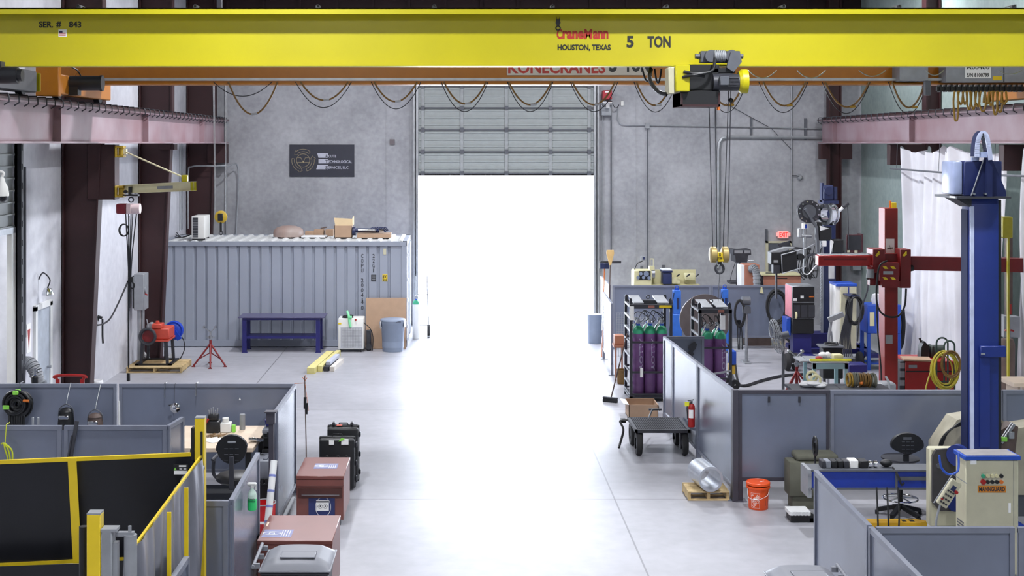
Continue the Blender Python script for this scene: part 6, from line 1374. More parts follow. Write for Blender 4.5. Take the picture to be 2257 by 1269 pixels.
# ------------------------------------------------------------------ machines before the rear wall
y = 34.3
t = T('metal_lathe', 'cream coloured metal lathe behind the far partition right of the roller door', 'lathe', (X(1468, y), y + .3, 0))
x0, x1 = X(1397, y), X(1541, y); zt = Z(596, y)
b = MB(); b.box(x0, x0 + .85, y, y + .5, .02, Z(630, y) - .1, .02); b.box(x1 - .5, x1, y, y + .5, .02, Z(630, y) - .1, .02); t.part('pedestal', b, M['cream'])
b = MB(); b.box(x0, X(1437, y), y, y + .5, Z(630, y) - .1, zt, .02); hs = t.part('headstock', b, M['cream']); b = MB(); b.box(x0 + .14, X(1434, y), y - .01, y, Z(616, y), Z(597, y)); t.part('control_panel', b, M['black'], hs)
b = MB()
for k, (px, py) in enumerate(((1406, 611), (1418, 611), (1424, 603), (1430, 612), (1412, 603))): b.cyl((X(px, y), y - .04, Z(py, y)), (X(px, y), y - .01, Z(py, y)), .045 if k != 2 else .07)
t.part('knob', b, M['chrome'], hs)
t.part('bed', MB().box(x0 + .4, x1 + .06, y + .05, y + .45, Z(634, y) - .2, Z(627, y) - .02, .01), M['cream']); t.part('splash_guard', MB().box(X(1437, y), x1, y + .5, y + .52, Z(634, y) - .1, zt - .02), M['cream'])
b = MB(); b.cyl((X(1437, y), y + .2, Z(605, y)), (X(1445, y), y + .2, Z(605, y)), .13, seg=22); t.part('chuck', b, M['steel'])
b = MB(); b.box(X(1460, y), X(1480, y), y - .1, y + .3, Z(626, y), Z(600, y), .03, seg=3); b.box(X(1458, y), X(1481, y), y - .12, y + .3, Z(600, y), Z(595, y), .01); t.part('tool_post_guard', b, M['navy']); t.part('guard_top', MB().box(X(1459, y), X(1480, y), y - .12, y + .3, Z(595, y), Z(593, y)), M['white'])
b = MB(); b.box(X(1482, y), X(1500, y), y + .05, y + .35, Z(626, y), Z(614, y), .01); b.cyl((X(1485, y), y, Z(618, y)), (X(1485, y), y + .05, Z(618, y)), .08); t.part('carriage', b, M['cream']); b = MB()
for px in (1492, 1514, 1534): b.cyl((X(px, y), y + .02, Z(609, y)), (X(px + 5, y), y - .05, Z(604, y)), .018)
t.part('lever', b, M['dark']); b = MB(); b.box(X(1512, y), X(1535, y), y + .1, y + .4, Z(618, y), Z(604, y), .03, seg=2); t.part('tailstock', b, M['cream'])
b = MB(); b.box(X(1433, y), X(1444, y), y + .1, y + .3, zt, Z(588, y)); b.box(X(1435, y), X(1436, y), y + .2, y + .22, Z(588, y), Z(572, y)); b.box(X(1442, y), X(1443, y), y + .2, y + .22, Z(588, y), Z(572, y)); b.box(X(1435, y), X(1443, y), y + .2, y + .22, Z(573, y), Z(571, y)); t.part('lamp_mount', b, M['cream'])
b = MB(); b.tube(spline([(X(1402, y), y + .3, zt), (X(1408, y), y + .3, Z(583, y)), (X(1420, y), y + .3, Z(577, y)), (X(1421, y), y + .3, Z(572, y))]), .015); t.part('arm', b, M['dark']); b = MB(); b.box(X(1416, y), X(1429, y), y + .25, y + .33, Z(576, y), Z(566, y), .006); dr = t.part('readout', b, M['grey']); b = MB(); b.box(X(1420, y), X(1424, y), y + .245, y + .25, Z(574, y), Z(568, y)); t.part('display', b, M['navy'], dr)
for px, lab in ((1414, 'left'), (1462, 'middle')): solo('wall_socket', 'grey double wall socket behind the lathe, %s' % lab, 'socket', MB().box(X(px - 3, YB), X(px + 3, YB), YB - .05, YB, Z(594 if px < 1440 else 590, YB), Z(587 if px < 1440 else 584, YB)), M['dgrey'])
y = 34.0
t = T('drill_press', 'black headed drill press rising behind the far partition', 'drill press', (X(1633, y), y + .1, 0))
b = MB(); b.prism([(X(1613, y), Z(560, y)), (X(1614, y), Z(549, y)), (X(1632, y), Z(551, y)), (X(1652, y), Z(549, y)), (X(1653, y), Z(560, y)), (X(1646, y), Z(562, y)), (X(1644, y), Z(577, y)), (X(1619, y), Z(577, y)), (X(1618, y), Z(562, y))], y - .15, y + .4); hd = t.part('head', b, M['dark'])
b = MB(); b.box(X(1616, y), X(1634, y), y - .16, y - .15, Z(557, y), Z(550.5, y)); b.box(X(1638, y), X(1651, y), y - .16, y - .15, Z(557, y), Z(550.5, y)); t.part('sticker', b, M['galv'], hd)
b = MB(); b.cyl((X(1631, y), y + .2, .02), (X(1631, y), y + .2, Z(577, y)), .06); t.part('column', b, M['dark']); t.part('base', MB().box(X(1618, y), X(1646, y), y - .2, y + .35, .001, .08, .01), M['dark']); t.part('table', MB().box(X(1606, y), X(1630, y), y - .2, y + .25, Z(624, y), Z(619, y), .01), M['dark'])
b = MB(); b.tube([(X(1646, y), y - .16, Z(573, y)), (X(1658, y), y - .2, Z(573, y))], .012); b.cyl((X(1628, y), y, Z(618, y)), (X(1628, y), y, Z(577, y)), .02); t.part('feed_lever', b, M['steel']); b = MB(); b.tube([(X(1621, y), y, Z(577, y)), (X(1612, y), y, Z(605, y)), (X(1608, y), y, Z(625, y))], .008); t.part('cable', b, M['black'])
y = 33.0
t = T('dust_cabinet', 'brown and white cabinet with a grey flexible duct before the rear wall', 'cabinet', (X(1653, y), y + .3, 0)); x0, x1 = X(1641, y), X(1674, y); zt = Z(583, y)
t.part('cabinet_body', MB().box(x0, x1, y, y + .5, .02, zt, .01), mat('cabinet_brown', (168, 112, 92), .5)); t.part('side_panel', MB().box(x0 - .08, x0 - .003, y, y + .5, .02, zt - .02), M['white'])
b = MB(); pts = spline([(X(1655, y), y - .0, Z(593, y)), (X(1660, y), y - .12, Z(590, y)), (X(1664, y), y - .16, Z(602, y)), (X(1665, y), y - .16, Z(640, y)), (X(1665, y), y - .15, Z(680, y))], 9)
for i, p in enumerate(pts[:-1]): b.cyl(p, pts[i + 1], .085 if i % 2 else .095, seg=14)
t.part('duct', b, M['grey'])
y = 33.6
t = T('brown_cabinet', 'low brown cabinet with a pale top, between the duct cabinet and the machine stand', 'cabinet', (X(1722, y), y + .3, 0)); x0, x1 = X(1683, y), X(1766, y); zt = Z(607, y)
t.part('cabinet_body', MB().box(x0, x1, y, y + .6, .02, zt, .01), mat('cabinet_brown', (168, 112, 92))); t.part('cabinet_top', MB().box(x0 - .05, x1, y - .05, y + .62, zt, zt + .04, .006), M['cream']); t.part('vent_slot', MB().box(X(1713, y), X(1735, y), y - .006, y - .001, Z(614, y), Z(612, y)), M['black']); t.part('side_panel', MB().box(X(1675, y), x0 - .005, y + .05, y + .6, .02, zt), M['dark'])
b = MB(); xx, yy = X(1655 + 45, y), y + .1; b.tube(spline([(xx - .12, yy, zt + .055), (xx, yy - .05, zt + .06), (xx + .15, yy, zt + .055), (xx + .25, yy + .05, zt + .06)]), .014); solo('extension_cord', 'black cord on the pale top of the low brown cabinet', 'cord', b, M['black'])
d4 = struct('door_4', MB().box(X(1692, YB), X(1738, YB), YB - .05, YB - .005, 0.01, Z(535, YB)), M['dgrey']); struct('door_frame', MB().box(X(1687, YB), X(1692, YB), YB - .08, YB, 0, Z(531, YB)).box(X(1738, YB), X(1743, YB), YB - .08, YB, 0, Z(531, YB)).box(X(1687, YB), X(1743, YB), YB - .08, YB, Z(535, YB), Z(531, YB)), M['beige'], d4)
for px, py in ((1797, 590), (1893, 588), (1878, 588)):
    solo('wall_socket', {1797: 'small grey wall socket left of the big navy mast', 1893: 'round dark wall outlet under the red boom, right of two', 1878: 'round dark wall outlet under the red boom, left of two'}[px], 'socket', MB().box(X(px - 4, YB - .0), X(px + 4, YB), YB - .06, YB, Z(py + 5, YB), Z(py - 4, YB), .01), M['grey'])
b = MB(); b.box(X(1880, 36), X(1898, 36), 36.0, 36.2, Z(596, 36), Z(584, 36), .01); solo('junction_box', 'pale junction box on the green grey wall under the red boom', 'junction box', b, M['grey'])
# navy column manipulator on wheels
y = 30.2
t = T('column_manipulator', 'dark navy wheeled machine mast with a gearbox on top, right of the exit sign', 'welding manipulator', (X(1829, y), y, 0))
x0, x1 = X(1816, y), X(1842, y); zt = Z(448, y)
b = MB(); b.box(x0, x1, y, y + .28, .35, zt, .006); t.part('mast', b, M['navy'])
b = MB(); b.box(x0 - .07, x0 - .02, y - .02, y + .02, .6, zt - .8); 
for k in range(40): b.box(x0 - .08, x0 - .07, y - .02, y + .02, .62 + k * .065, .65 + k * .065)
t.part('toothed_rack', b, M['galv'])
b = MB(); b.box(X(1814, y), X(1836, y), y - .06, y + .2, Z(440, y), Z(408, y), .03, seg=2); b.cyl((X(1824, y), y - .1, Z(420, y)), (X(1824, y), y + .1, Z(420, y)), .09, seg=24); b.box(X(1812, y), X(1816, y), y, y + .2, Z(445, y), Z(403, y)); b.box(X(1812, y), X(1846, y), y - .1, y + .35, Z(449, y), Z(442, y)); b.cyl((X(1841, y), y + .05, Z(440, y)), (X(1841, y), y + .05, Z(412, y)), .06); t.part('gearbox', b, M['navy'])
t.part('document_sheet', MB().box(X(1826, y), X(1839, y), y - .008, y - .001, Z(614, y), Z(578, y)), M['paper'])
b = MB(); b.prism([(X(1740, y), Z(735, y)), (X(1830, y), Z(733, y)), (X(1865, y), Z(745, y)), (X(1850, y), Z(770, y)), (X(1790, y), Z(764, y)), (X(1740, y), Z(748, y))], y - .12, y + .35); t.part('base_gusset', b, M['tblue'])
b = MB(); b.box(X(1745, y), X(1910, y), y - .3, y + .3, .22, .34, .01); b.box(X(1745, y), X(1765, y), y - 1.3, y + .6, .24, .34, .01); b.box(X(1885, y), X(1908, y), y - 1.0, y + .6, .24, .34, .01); t.part('base_frame', b, M['tblue'])
for px, yy in ((1735, 29.0), (1752, 29.0), (1895, 29.2), (1745, 30.6), (1900, 30.6)):
    b = MB(); xx = X(px, yy); b.lathe([(0, -.05), (.17, -.05), (.19, -.02), (.19, .03), (.17, .05), (0, .05)], (xx, yy, .191), 28, 'X'); t.part('wheel', b, M['rubber'])
# equipment carried before the mast
y = 29.2
t = T('welding_head', 'welding head cluster with a dark twelve bolt drum, angled arm and chrome ring wheel', 'welding head', (X(1800, y), y, Z(560, y)))  # the red boom's welding head, kept as a separate object
b = MB(); c = (X(1783, y), y, Z(466, y)); r = 25.5 * y / F; b.lathe([(0, -.02), (r * .66, -.02), (r * .68, -.03), (r, -.03), (r, .05), (r * .8, .06), (r * .8, .3), (0, .3)], c, 40, 'Y'); dr = t.part('drum', b, M['dark'])
b = MB()
for k in range(12): a = 2 * PI * k / 12 + .2; b.cyl((c[0] + r * .86 * math.cos(a), y - .045, c[2] + r * .86 * math.sin(a)), (c[0] + r * .86 * math.cos(a), y - .03, c[2] + r * .86 * math.sin(a)), .017, seg=8)
t.part('bolts', b, M['chrome'], dr); b = MB(); b.lathe([(0, -.024), (r * .60, -.024), (r * .6, -.02), (0, -.02)], c, 32, 'Y'); t.part('face_plate', b, M['dgrey'], dr)
b = MB(); b.bar((X(1772, y), y - .09, Z(460, y)), (X(1797, y), y - .09, Z(500, y)), .05, .09, up=(0, 1, 0)); b.bar((X(1797, y), y - .09, Z(498, y)), (X(1801, y), y - .09, Z(578, y)), .05, .10, up=(0, 1, 0)); t.part('angled_arm', b, M['dgrey'])
b = MB(); cc = Vector((X(1818, y), y - .1, Z(472, y))); q = Matrix.Translation(cc) @ Matrix.Rotation(math.radians(28), 4, 'Z') @ Matrix.Rotation(PI / 2, 4, 'Y')
b.m = q; b.lathe([(.145, -.03), (.245, -.03), (.245, -.01), (.21, 0), (.21, .14), (.245, .15), (.245, .17), (.145, .17), (.145, -.03)], (0, 0, 0), 40); b.m = Matrix.Diagonal((1, 1, 1, 1)); t.part('ring_wheel', b, M['chrome'])
b = MB(); b.box(X(1804, y), X(1832, y), y - .05, y + .25, Z(530, y), Z(500, y), .02); b.box(X(1836, y), X(1860, y), y, y + .25, Z(558, y), Z(528, y), .02); b.box(X(1800, y), X(1812, y), y, y + .2, Z(530, y), Z(490, y)); t.part('motor_block', b, M['black'])
t.part('white_bracket', MB().prism([(X(1806, y), Z(497, y)), (X(1826, y), Z(503, y)), (X(1806, y), Z(508, y))], y - .06, y + .1), M['white']); b = MB(); b.prism([(X(1829, y), Z(527, y)), (X(1836, y), Z(532, y)), (X(1829, y), Z(562, y))], y - .06, y); t.part('white_bracket', b, M['white']); b = MB(); b.box(X(1810, y), X(1820, y), y - .08, y - .05, Z(543, y), Z(530, y), .01); t.part('white_bracket', b, M['white'])
b = MB(); b.cyl((X(1842, y), y - .05, Z(471, y)), (X(1856, y), y - .05, Z(457, y)), .035); t.part('lamp_tube', b, M['white']); b = MB(); b.cyl((X(1856, y), y - .05, Z(457, y)), (X(1868, y), y, Z(448, y)), .05); b.tube([(X(1868, y), y, Z(448, y)), (X(1870, y), y, Z(500, y)), (X(1870, y), y, Z(548, y))], .01); t.part('torch', b, M['dark'])
b = MB(); b.box(X(1769, y), X(1781, y), y, y + .1, Z(505, y), Z(492, y), .01); t.part('camera_box', b, M['paper']); b = MB(); b.box(X(1774, y), X(1779, y), y - .006, y - .001, Z(503, y), Z(494, y)); t.part('blue_mark', b, M['blue'])
b = MB(); b.cyl((X(1775, y), y + .05, Z(505, y)), (X(1775, y), y + .05, Z(600, y)), .035); b.cyl((X(1762, y), y + .05, Z(520, y)), (X(1790, y), y + .05, Z(520, y)), .04); b.box(X(1760, y), X(1767, y), y, y + .1, Z(523, y), Z(503, y), .01); b.bar((X(1801, y), y + .1, Z(560, y)), (X(1775, y), y + .1, Z(560, y)), .05); t.part('support_column', b, M['galv'])
rr = random.Random(4); b = MB()
for k in range(10):
    a = 1762 + rr.random() * 30; c_ = 1770 + rr.random() * 40
    b.tube(spline([(X(a, y), y - .05, Z(560 + rr.random() * 20, y)), (X(a - 6, y), y - .1, Z(590 + rr.random() * 10, y)), (X((a + c_) / 2, y), y - .1, Z(606 + rr.random() * 10, y)), (X(c_, y), y - .04, Z(585, y)), (X(c_ + 8, y), y, Z(540 + rr.random() * 20, y))]), .011)
t.part('cable_bundle', b, M['black'])
b = MB(); b.tube(spline([(X(1765, y), y - .1, Z(598, y)), (X(1778, y), y - .12, Z(603, y)), (X(1795, y), y - .1, Z(585, y)), (X(1812, y), y - .06, Z(577, y))]), .014); t.part('white_cable', b, M['white'])
# monitors
y = 28.6
t = T('control_monitor', 'black boxy monitor on a tilted metal frame left of the welding head', 'monitor', (X(1725, y), y, Z(603, y)))
b = MB(); b.box(X(1700, y), X(1721, y), y, y + .35, Z(583, y), Z(556, y), .008); b.prism([(X(1721, y), Z(602, y)), (X(1721, y), Z(560, y)), (X(1755, y), Z(552, y)), (X(1757, y), Z(594, y))], y - .02, y + .3); bd = t.part('housing', b, M['black'])
b = MB(); b.prism([(X(1700, y), Z(556, y)), (X(1721, y), Z(556, y)), (X(1755, y), Z(546, y)), (X(1733, y), Z(546, y))], y + .05, y + .3); t.part('top_cover', b, M['galv']); b = MB(); b.box(X(1705, y), X(1715, y), y - .006, y - .001, Z(578, y), Z(573, y)); t.part('label', b, M['galv'], bd)
b = MB(); b.box(X(1705, y), X(1720, y), y + .02, y + .2, Z(603, y), Z(583, y), .006); t.part('port_panel', b, M['dark']); b = MB(); b.tube([(X(1721, y), y - .05, Z(561, y)), (X(1775, y), y - .05, Z(547, y)), (X(1775, y), y - .05, Z(587, y)), (X(1723, y), y - .05, Z(602, y)), (X(1721, y), y - .05, Z(561, y))], .013); b.tube([(X(1775, y), y - .05, Z(547, y)), (X(1798, y), y + .1, Z(538, y))], .012); t.part('frame', b, M['galv'])
b = MB(); b.cyl((X(1765, y), y - .02, Z(566, y)), (X(1765, y), y + .1, Z(566, y)), .07, seg=20); t.part('speaker', b, M['black']); b = MB(); b.box(X(1712, y), X(1716, y), y + .1, y + .14, Z(612, 33.2) - .0, Z(603, y)); t.part('stand', b, M['dark'])
b = MB(); b.bar((X(1797, 29.0), 29.1, Z(560, 29)), (X(1757, y), y + .2, Z(575, y)), .04); t.part('support_arm', b, M['dark'])
y = 29.6; b = MB(); b.prism([(X(1713, y), Z(538, y)), (X(1740, y), Z(531, y)), (X(1745, y), Z(548, y)), (X(1725, y), Z(552, y))], y, y + .05); b.bar((X(1742, y), y + .03, Z(545, y)), (X(1790, y), y + .1, Z(550, y)), .04); solo('flat_monitor', 'thin tilted dark screen behind the boxy monitor', 'monitor', b, M['dark'])
y = 29.4
t = T('control_monitor', 'dark red framed square monitor right of the navy mast above the red boom', 'monitor', (X(1884, y), y, Z(559, y)))
b = MB(); b.box(X(1866, y), X(1899, y), y, y + .06, Z(557, y), Z(517, y), .006); b.box(X(1899, y), X(1903, y), y + .02, y + .3, Z(556, y), Z(516, y)); bd = t.part('frame', b, mat('monitor_wine', (66, 22, 30), .4)); t.part('screen', MB().box(X(1868, y), X(1897, y), y - .006, y - .001, Z(551, y), Z(519, y)), M['lens'], bd)
b = MB(); b.box(X(1883, y), X(1890, y), y - .008, y - .001, Z(557, y), Z(551.5, y)); b.box(X(1867, y), X(1873, y), y - .008, y - .001, Z(556, y), Z(551, y)); t.part('sticker', b, M['beige'], bd); b = MB(); b.bar((X(1867, y), y + .2, Z(556, y)), (X(1845, y), y + .25, Z(556, y)), .05); t.part('arm', b, M['black'])
# welder stack on the navy base
y = 29.2; x0, x1 = X(1746, y), X(1796, y)
t = T('welding_power_source', 'tall grey black welding power source with a pink side, left of the navy mast', 'welder', ((x0 + x1) / 2, y + .3, .345))
zt = Z(630, y); zm = Z(702, y); zl = Z(736, y)
t.part('casing', MB().box(x0, x1, y, y + .6, zm, zt, .012), M['galv']); t.part('side_panel', MB().box(x0 - .012, x0 - .001, y + .01, y + .58, zm + .02, zt - .02), mat('side_pink', (214, 130, 140), .5))
b = MB(); b.box(x0 + .01, x1 - .01, y - .012, y - .001, zm + .01, zt - .02); fp = t.part('front_panel', b, M['black']); b = MB(); b.box(x0 + .0, x1, y - .02, y - .012, Z(666.5, y), Z(665, y)); t.part('trim_strip', b, M['galv'], fp)
b = MB(); b.box(X(1764, y), X(1771, y), y - .018, y - .012, Z(657, y), Z(651, y)); b.box(X(1748, y), X(1756, y), y - .018, y - .012, Z(663, y), Z(657, y)); t.part('sticker', b, M['paper'], fp); t.part('red_badge', MB().box(X(1783, y), X(1794, y), y - .018, y - .012, Z(655, y), Z(652, y)), M['horange'], fp)
b = MB()
for k in range(3): b.box(x0 + .03 + k * .165, x0 + .17 + k * .165, y - .018, y - .013, zm + .03, Z(672, y))
t.part('recessed_panel', b, M['dark'], fp); b = MB(); b.torus((X(1754, y), y - .04, Z(694, y)), .055, .02, 'X', 20, 8, (.6, 1.1)); t.part('tape_roll', b, M['cream'])
t.part('lower_case', MB().box(x0 + .0, x1 - .01, y + .02, y + .55, zl, zm - .002, .02), M['black']); t.part('rear_side', MB().box(x0 - .1, x0 - .003, y + .1, y + .5, zl - .05, zm, .01), M['blue2']); t.part('support', MB().box(x0 + .05, x1 - .05, y + .1, y + .4, .345, zl), M['tblue'])
# cabinet with blue top
y = 28.8; x0, x1 = X(1853, y), X(1888, y)
t = T('control_cabinet', 'tall slim beige cabinet with a blue top behind the hanging cable coil', 'cabinet', ((x0 + x1) / 2, y + .3, .35)); zt = Z(625, y)
b = MB(); b.box(x0, x1, y, y + .5, .5, zt - .06, .01); b.box(x0 + .02, x0 + .06, y + .05, y + .45, .35, .5); t.part('cabinet_body', b, M['beige']); t.part('side_panel', MB().box(x0 - .1, x0 - .003, y + .05, y + .5, .5, zt - .05), M['paper']); t.part('cabinet_top', MB().box(x0 - .1, x1 + .01, y - .01, y + .55, zt - .06, zt, .008), M['blue2']); t.part('center_seam', MB().box((x0 + x1) / 2 - .01, (x0 + x1) / 2 + .01, y - .006, y - .001, .6, zt - .07), M['blue'])
y = 28.4; t = T('cable_coil', 'large black cable coil hung over the slim beige cabinet', 'cable coil', (X(1885, y), y, Z(715, y)))
b = loops((X(1884, y), y, Z(682, y)), .26, 7, .017, sx=.62, sz=1.15, jit=.06, depth=.12); t.part('coil', b, M['black']); b = MB()
for k in range(8): b.tube(spline([(X(1872 + k, y), y, Z(655, y)), (X(1862 + k * 2, y), y - .03, Z(700, y)), (X(1853 + k * 3, y), y + .02, Z(745, y)), (X(1850 + k * 4, y), y, .4)]), .014)
t.part('cable_tail', b, M['dark']); b = MB(); b.box(X(1870, y), X(1893, y), y - .05, y + .41, Z(653, y), Z(651, y)); t.part('hanger', b, M['navy'])
# coil on far partition + wire feeder on a post
y = 31.7; t = T('cable_coil', 'long black cable coil hung on the far partition left of the welding power source', 'cable coil', (X(1712, y), y, Z(720, y)))
t.part('coil', loops((X(1712, y), y, Z(676, y)), .33, 8, .02, sx=.70, sz=1.15, jit=.05, depth=.1), M['rubber'])
b = MB()
for k in range(7): b.tube(spline([(X(1694 + k, y), y - .05, Z(700, y)), (X(1700 + k * 3, y), y - .07, Z(720, y)), (X(1712 + k * 4, y), y - .07, Z(735 + k * 2, y)), (X(1740, y), y - .1, Z(745 + k * 2, y))]), .014)
t.part('cable_tail', b, M['rubber']); t.part('hook', MB().box(X(1710, y), X(1714, y), y - .05, 31.99, Z(648, y), Z(645, y)), M['dark'])
y = 30.0; t = T('wire_feeder', 'grey cable feeder on a slim post with hoses, before the far partition', 'wire feeder', (X(1645, y), y, 0))
b = MB(); b.cyl((X(1645, y), y, .02), (X(1645, y), y, Z(692, y)), .035); b.box(X(1638, y), X(1652, y), y - .2, y + .2, .002, .03); t.part('post', b, M['galv']); b = MB(); b.cyl((X(1635, y), y, Z(663, y)), (X(1653, y), y, Z(663, y)), .10, seg=24); b.box(X(1637, y), X(1653, y), y - .1, y + .1, Z(690, y), Z(675, y), .01); t.part('drum', b, M['dgrey']); t.part('label', MB().box(X(1637, y), X(1650, y), y - .106, y - .1, Z(661, y), Z(655, y)), M['galv'])
b = loops((X(1629, y), y - .05, Z(690, y)), .2, 4, .022, sx=.55, sz=1.5, jit=.04, depth=.05); t.part('hose_loop', b, M['rubber'])
b = MB()
for k in range(4): b.tube(spline([(X(1625 + k * 2, y), y, Z(705, y)), (X(1626 + k * 3, y), y, Z(730, y)), (X(1627 + k * 3, y), y, .3)]), .012)
t.part('hanging_cable', b, M['black'])
b = MB(); pts = spline([(X(1618, 29), 29, .35), (X(1625, 27.5), 27.5, .05), (X(1640, 27), 27, .03), (X(1680, 27.6), 27.6, .03), (X(1730, 28.2), 28.2, .03), (X(1790, 28.4), 28.4, .03)], 8); b.tube(pts, .03, 8); solo('floor_cable', 'thick black cable snaking over the floor from the feeder post toward the blue wheeled base', 'cable', b, M['black'])
# brown base boxes under far partition
b = MB(); b.box(X(1645, 32.5), X(1700, 32.5), 32.5, 32.9, .002, .35); solo('plywood_box', 'brown low box seen under the far partition', 'box', b, M['brown']); b = MB(); b.box(X(1630, 32.6), X(1638, 32.6), 32.6, 32.8, .002, .32, .01); solo('white_container', 'small white container under the far partition', 'container', b, M['white']); b = MB(); b.box(X(1690, 32.6), X(1735, 32.6), 32.7, 33.1, .002, .03); b.box(X(1690, 32.6), X(1706, 32.6), 32.7, 33.0, .03, .3); solo('cream_box', 'cream box end under the right end of the far partition', 'box', b, M['cream'])
# small blue mobile unit by the right rack
y = 26.6; t = T('pallet_jack', 'blue and yellow small wheeled unit right of the right cylinder rack', 'machine', (X(1617, y), y, 0)); x = X(1616, y)
t.part('body', MB().box(x - .05, x + .07, y, y + .3, .52, .80, .03, seg=2), M['blue2']); t.part('yellow_band', MB().box(x - .06, x + .05, y + .02, y + .28, .33, .515, .01), mat('ochre_band', (196, 160, 50), .5))
b = MB(); b.lathe([(.02, -.02), (.09, -.02), (.105, 0), (.09, .02), (.02, .02)], (x + .06, y + .1, .105), 22, 'Y'); t.part('wheel', b, M['rubber']); b = MB(); b.lathe([(.02, -.02), (.09, -.02), (.105, 0), (.09, .02), (.02, .02)], (x - .06, y + .25, .105), 22, 'Y'); t.part('wheel', b, M['rubber']); b = MB(); b.bar((x + .06, y + .1, .1), (x + .0, y + .15, .34), .04); t.part('fork', b, M['grey'])
# pedestal fan
y = 24.6; t = T('pedestal_fan', 'tall pedestal fan turned edge on, grey wire guard, left of the pale work table', 'fan', (X(1726, y), y, 0))
xx = X(1726, y); b = MB(); b.cyl((xx, y, .03), (xx, y, Z(735, y)), .028); t.part('pole', b, M['dgrey']); b = MB(); b.lathe([(0, .002), (.24, .002), (.22, .03), (0, .04)], (xx, y, 0), 24); t.part('base', b, M['dgrey'])
c = Vector((X(1711, y), y, Z(741, y))); q = Matrix.Translation(c) @ Matrix.Rotation(math.radians(-12), 4, 'Y') @ Matrix.Rotation(math.radians(-4), 4, 'Z')
b = MB(); b.m = q
for s_ in (-.06, -.03, 0, .03, .06): b.torus((s_, 0, 0), .33 * math.sqrt(max(0, 1 - (s_ / .11) ** 2)), .005, 'X', 30, 4)
for k in range(28):
    a = 2 * PI * k / 28; cs, sn = math.cos(a), math.sin(a); b.tube([(-.1, .05 * cs, .05 * sn), (-.09, .2 * cs, .2 * sn), (-.04, .31 * cs, .31 * sn), (0, .33 * cs, .33 * sn), (.05, .30 * cs, .30 * sn), (.09, .1 * cs, .1 * sn)], .003, 4)
t.part('wire_guard', b, M['grey']); b = MB(); b.m = q; b.cyl((-.04, 0, 0), (.02, 0, 0), .05)
for k in range(3):
    n = MB(); n.prism([(-.03, .04), (.09, .12), (.08, .28), (-.06, .26)], -.014, -.008, 'YZ'); b._add(n.bm, Matrix.Rotation(2 * PI * k / 3, 4, 'X'))
t.part('blade', b, M['dgrey']); b = MB(); b.cyl((c.x + .04, y, c.z), (xx + .1, y, Z(737, y)), .07); t.part('motor', b, M['dgrey'])
# pale table with things
y = 24.9; zt = Z(797, y) + .0; x0, x1 = X(1787, y), X(1872, y)
t = T('work_table', 'pale teal work table crowded with tools behind the grey blue partition', 'work table', ((x0 + x1) / 2, y + .4, 0)); yy1 = y + .75; zt = .86
x0 = X(1790, y); x1 = X(1872, y)
t.part('table_top', MB().box(x0, x1, y, yy1, zt - .02, zt, .004), M['galv']); t.part('apron', MB().box(x0 + .02, x1 - .02, y + .02, y + .04, zt - .13, zt - .022), M['teal'])
for xx in (x0 + .02, x1 - .08):
    for yy in (y + .02, yy1 - .08): t.part('leg', MB().box(xx, xx + .06, yy, yy + .06, .001, zt - .02), M['teal'])
t.part('lower_shelf', MB().box(x0 + .05, x1 - .05, y + .05, yy1 - .05, .22, .25), M['teal']); t.part('side_wing', MB().box(X(1770, y), x0 - .01, y + .2, yy1, zt - .03, zt - .01), M['grey'])
zt += .001
b = MB(); b.bar((X(1786, 24.95), 24.98, zt + .03), (X(1877, 24.95), 24.98, zt + .03), .05, .04); solo('level', 'yellow spirit level lying along the front edge of the pale work table', 'level', b, mat('level_yellow', (240, 236, 70), .4))
solo('cream_box', 'cream plastic box on the pale work table', 'box', MB().box(X(1836, 25.2), X(1858, 25.2), 25.15, 25.35, zt, zt + .1, .02, seg=2), M['cream']); b = MB(); b.sphere((X(1805, 25.2), 25.2, zt + .035), .06, (1.2, 1, .55)); solo('red_tool', 'red tool on the pale work table', 'tool', b, M['red'])
b = MB(); b.sphere((X(1815, 25.35), 25.4, zt + .06), .07, (1.2, 1, .8)); b.sphere((X(1826, 25.35), 25.4, zt + .06), .06); solo('white_rag', 'crumpled white rag on the pale work table', 'rag', b, M['bag'])
t = T('tool_bin', 'dark bucket full of coiled black wire standing behind the pale work table', 'container', (X(1832, 26.4), 26.4, 0)); xx, yy = X(1832, 26.4), 26.4
t.part('bin', MB().box(xx - .2, xx + .2, yy - .15, yy + .15, .3, .92, .02), M['black']); t.part('bin_rim', MB().box(xx - .25, xx + .22, yy - .18, yy + .18, .92, .96, .01), M['dgrey']); b = loops((xx, yy, .985), .13, 4, .022, 'XY'); t.part('coil', b, M['black']); 
for sx in (-.16, .12): t.part('leg', MB().box(xx + sx, xx + sx + .04, yy - .05, yy + .05, .001, .3), M['dark'])
b = MB(); b.bar((X(1826, 27.2), 27.2, Z(705, 27.2)), (X(1856, 27.2), 27.1, Z(690, 27.2)), .1, .09, up=(0, 1, 0)); b.tube([(X(1832, 27.2), 27.2, Z(708, 27.2)), (X(1827, 27.2), 27.2, Z(740, 27.2)), (X(1822, 27.2), 27.1, 0.01)], .03); b.tube([(X(1832, 27.2), 27.2, Z(730, 27.2)), (X(1845, 27.2), 27.2, 0.01)], .02); solo('work_light', 'grey rectangular work light tilted on a thin stand behind the pale table', 'work light', b, M['grey'])
pipe_stand(1756, 878, 775, 'dark red pipe jack stand left of the pale work table', dirs=(-2.6, -.4, -1.4), rad=.42)
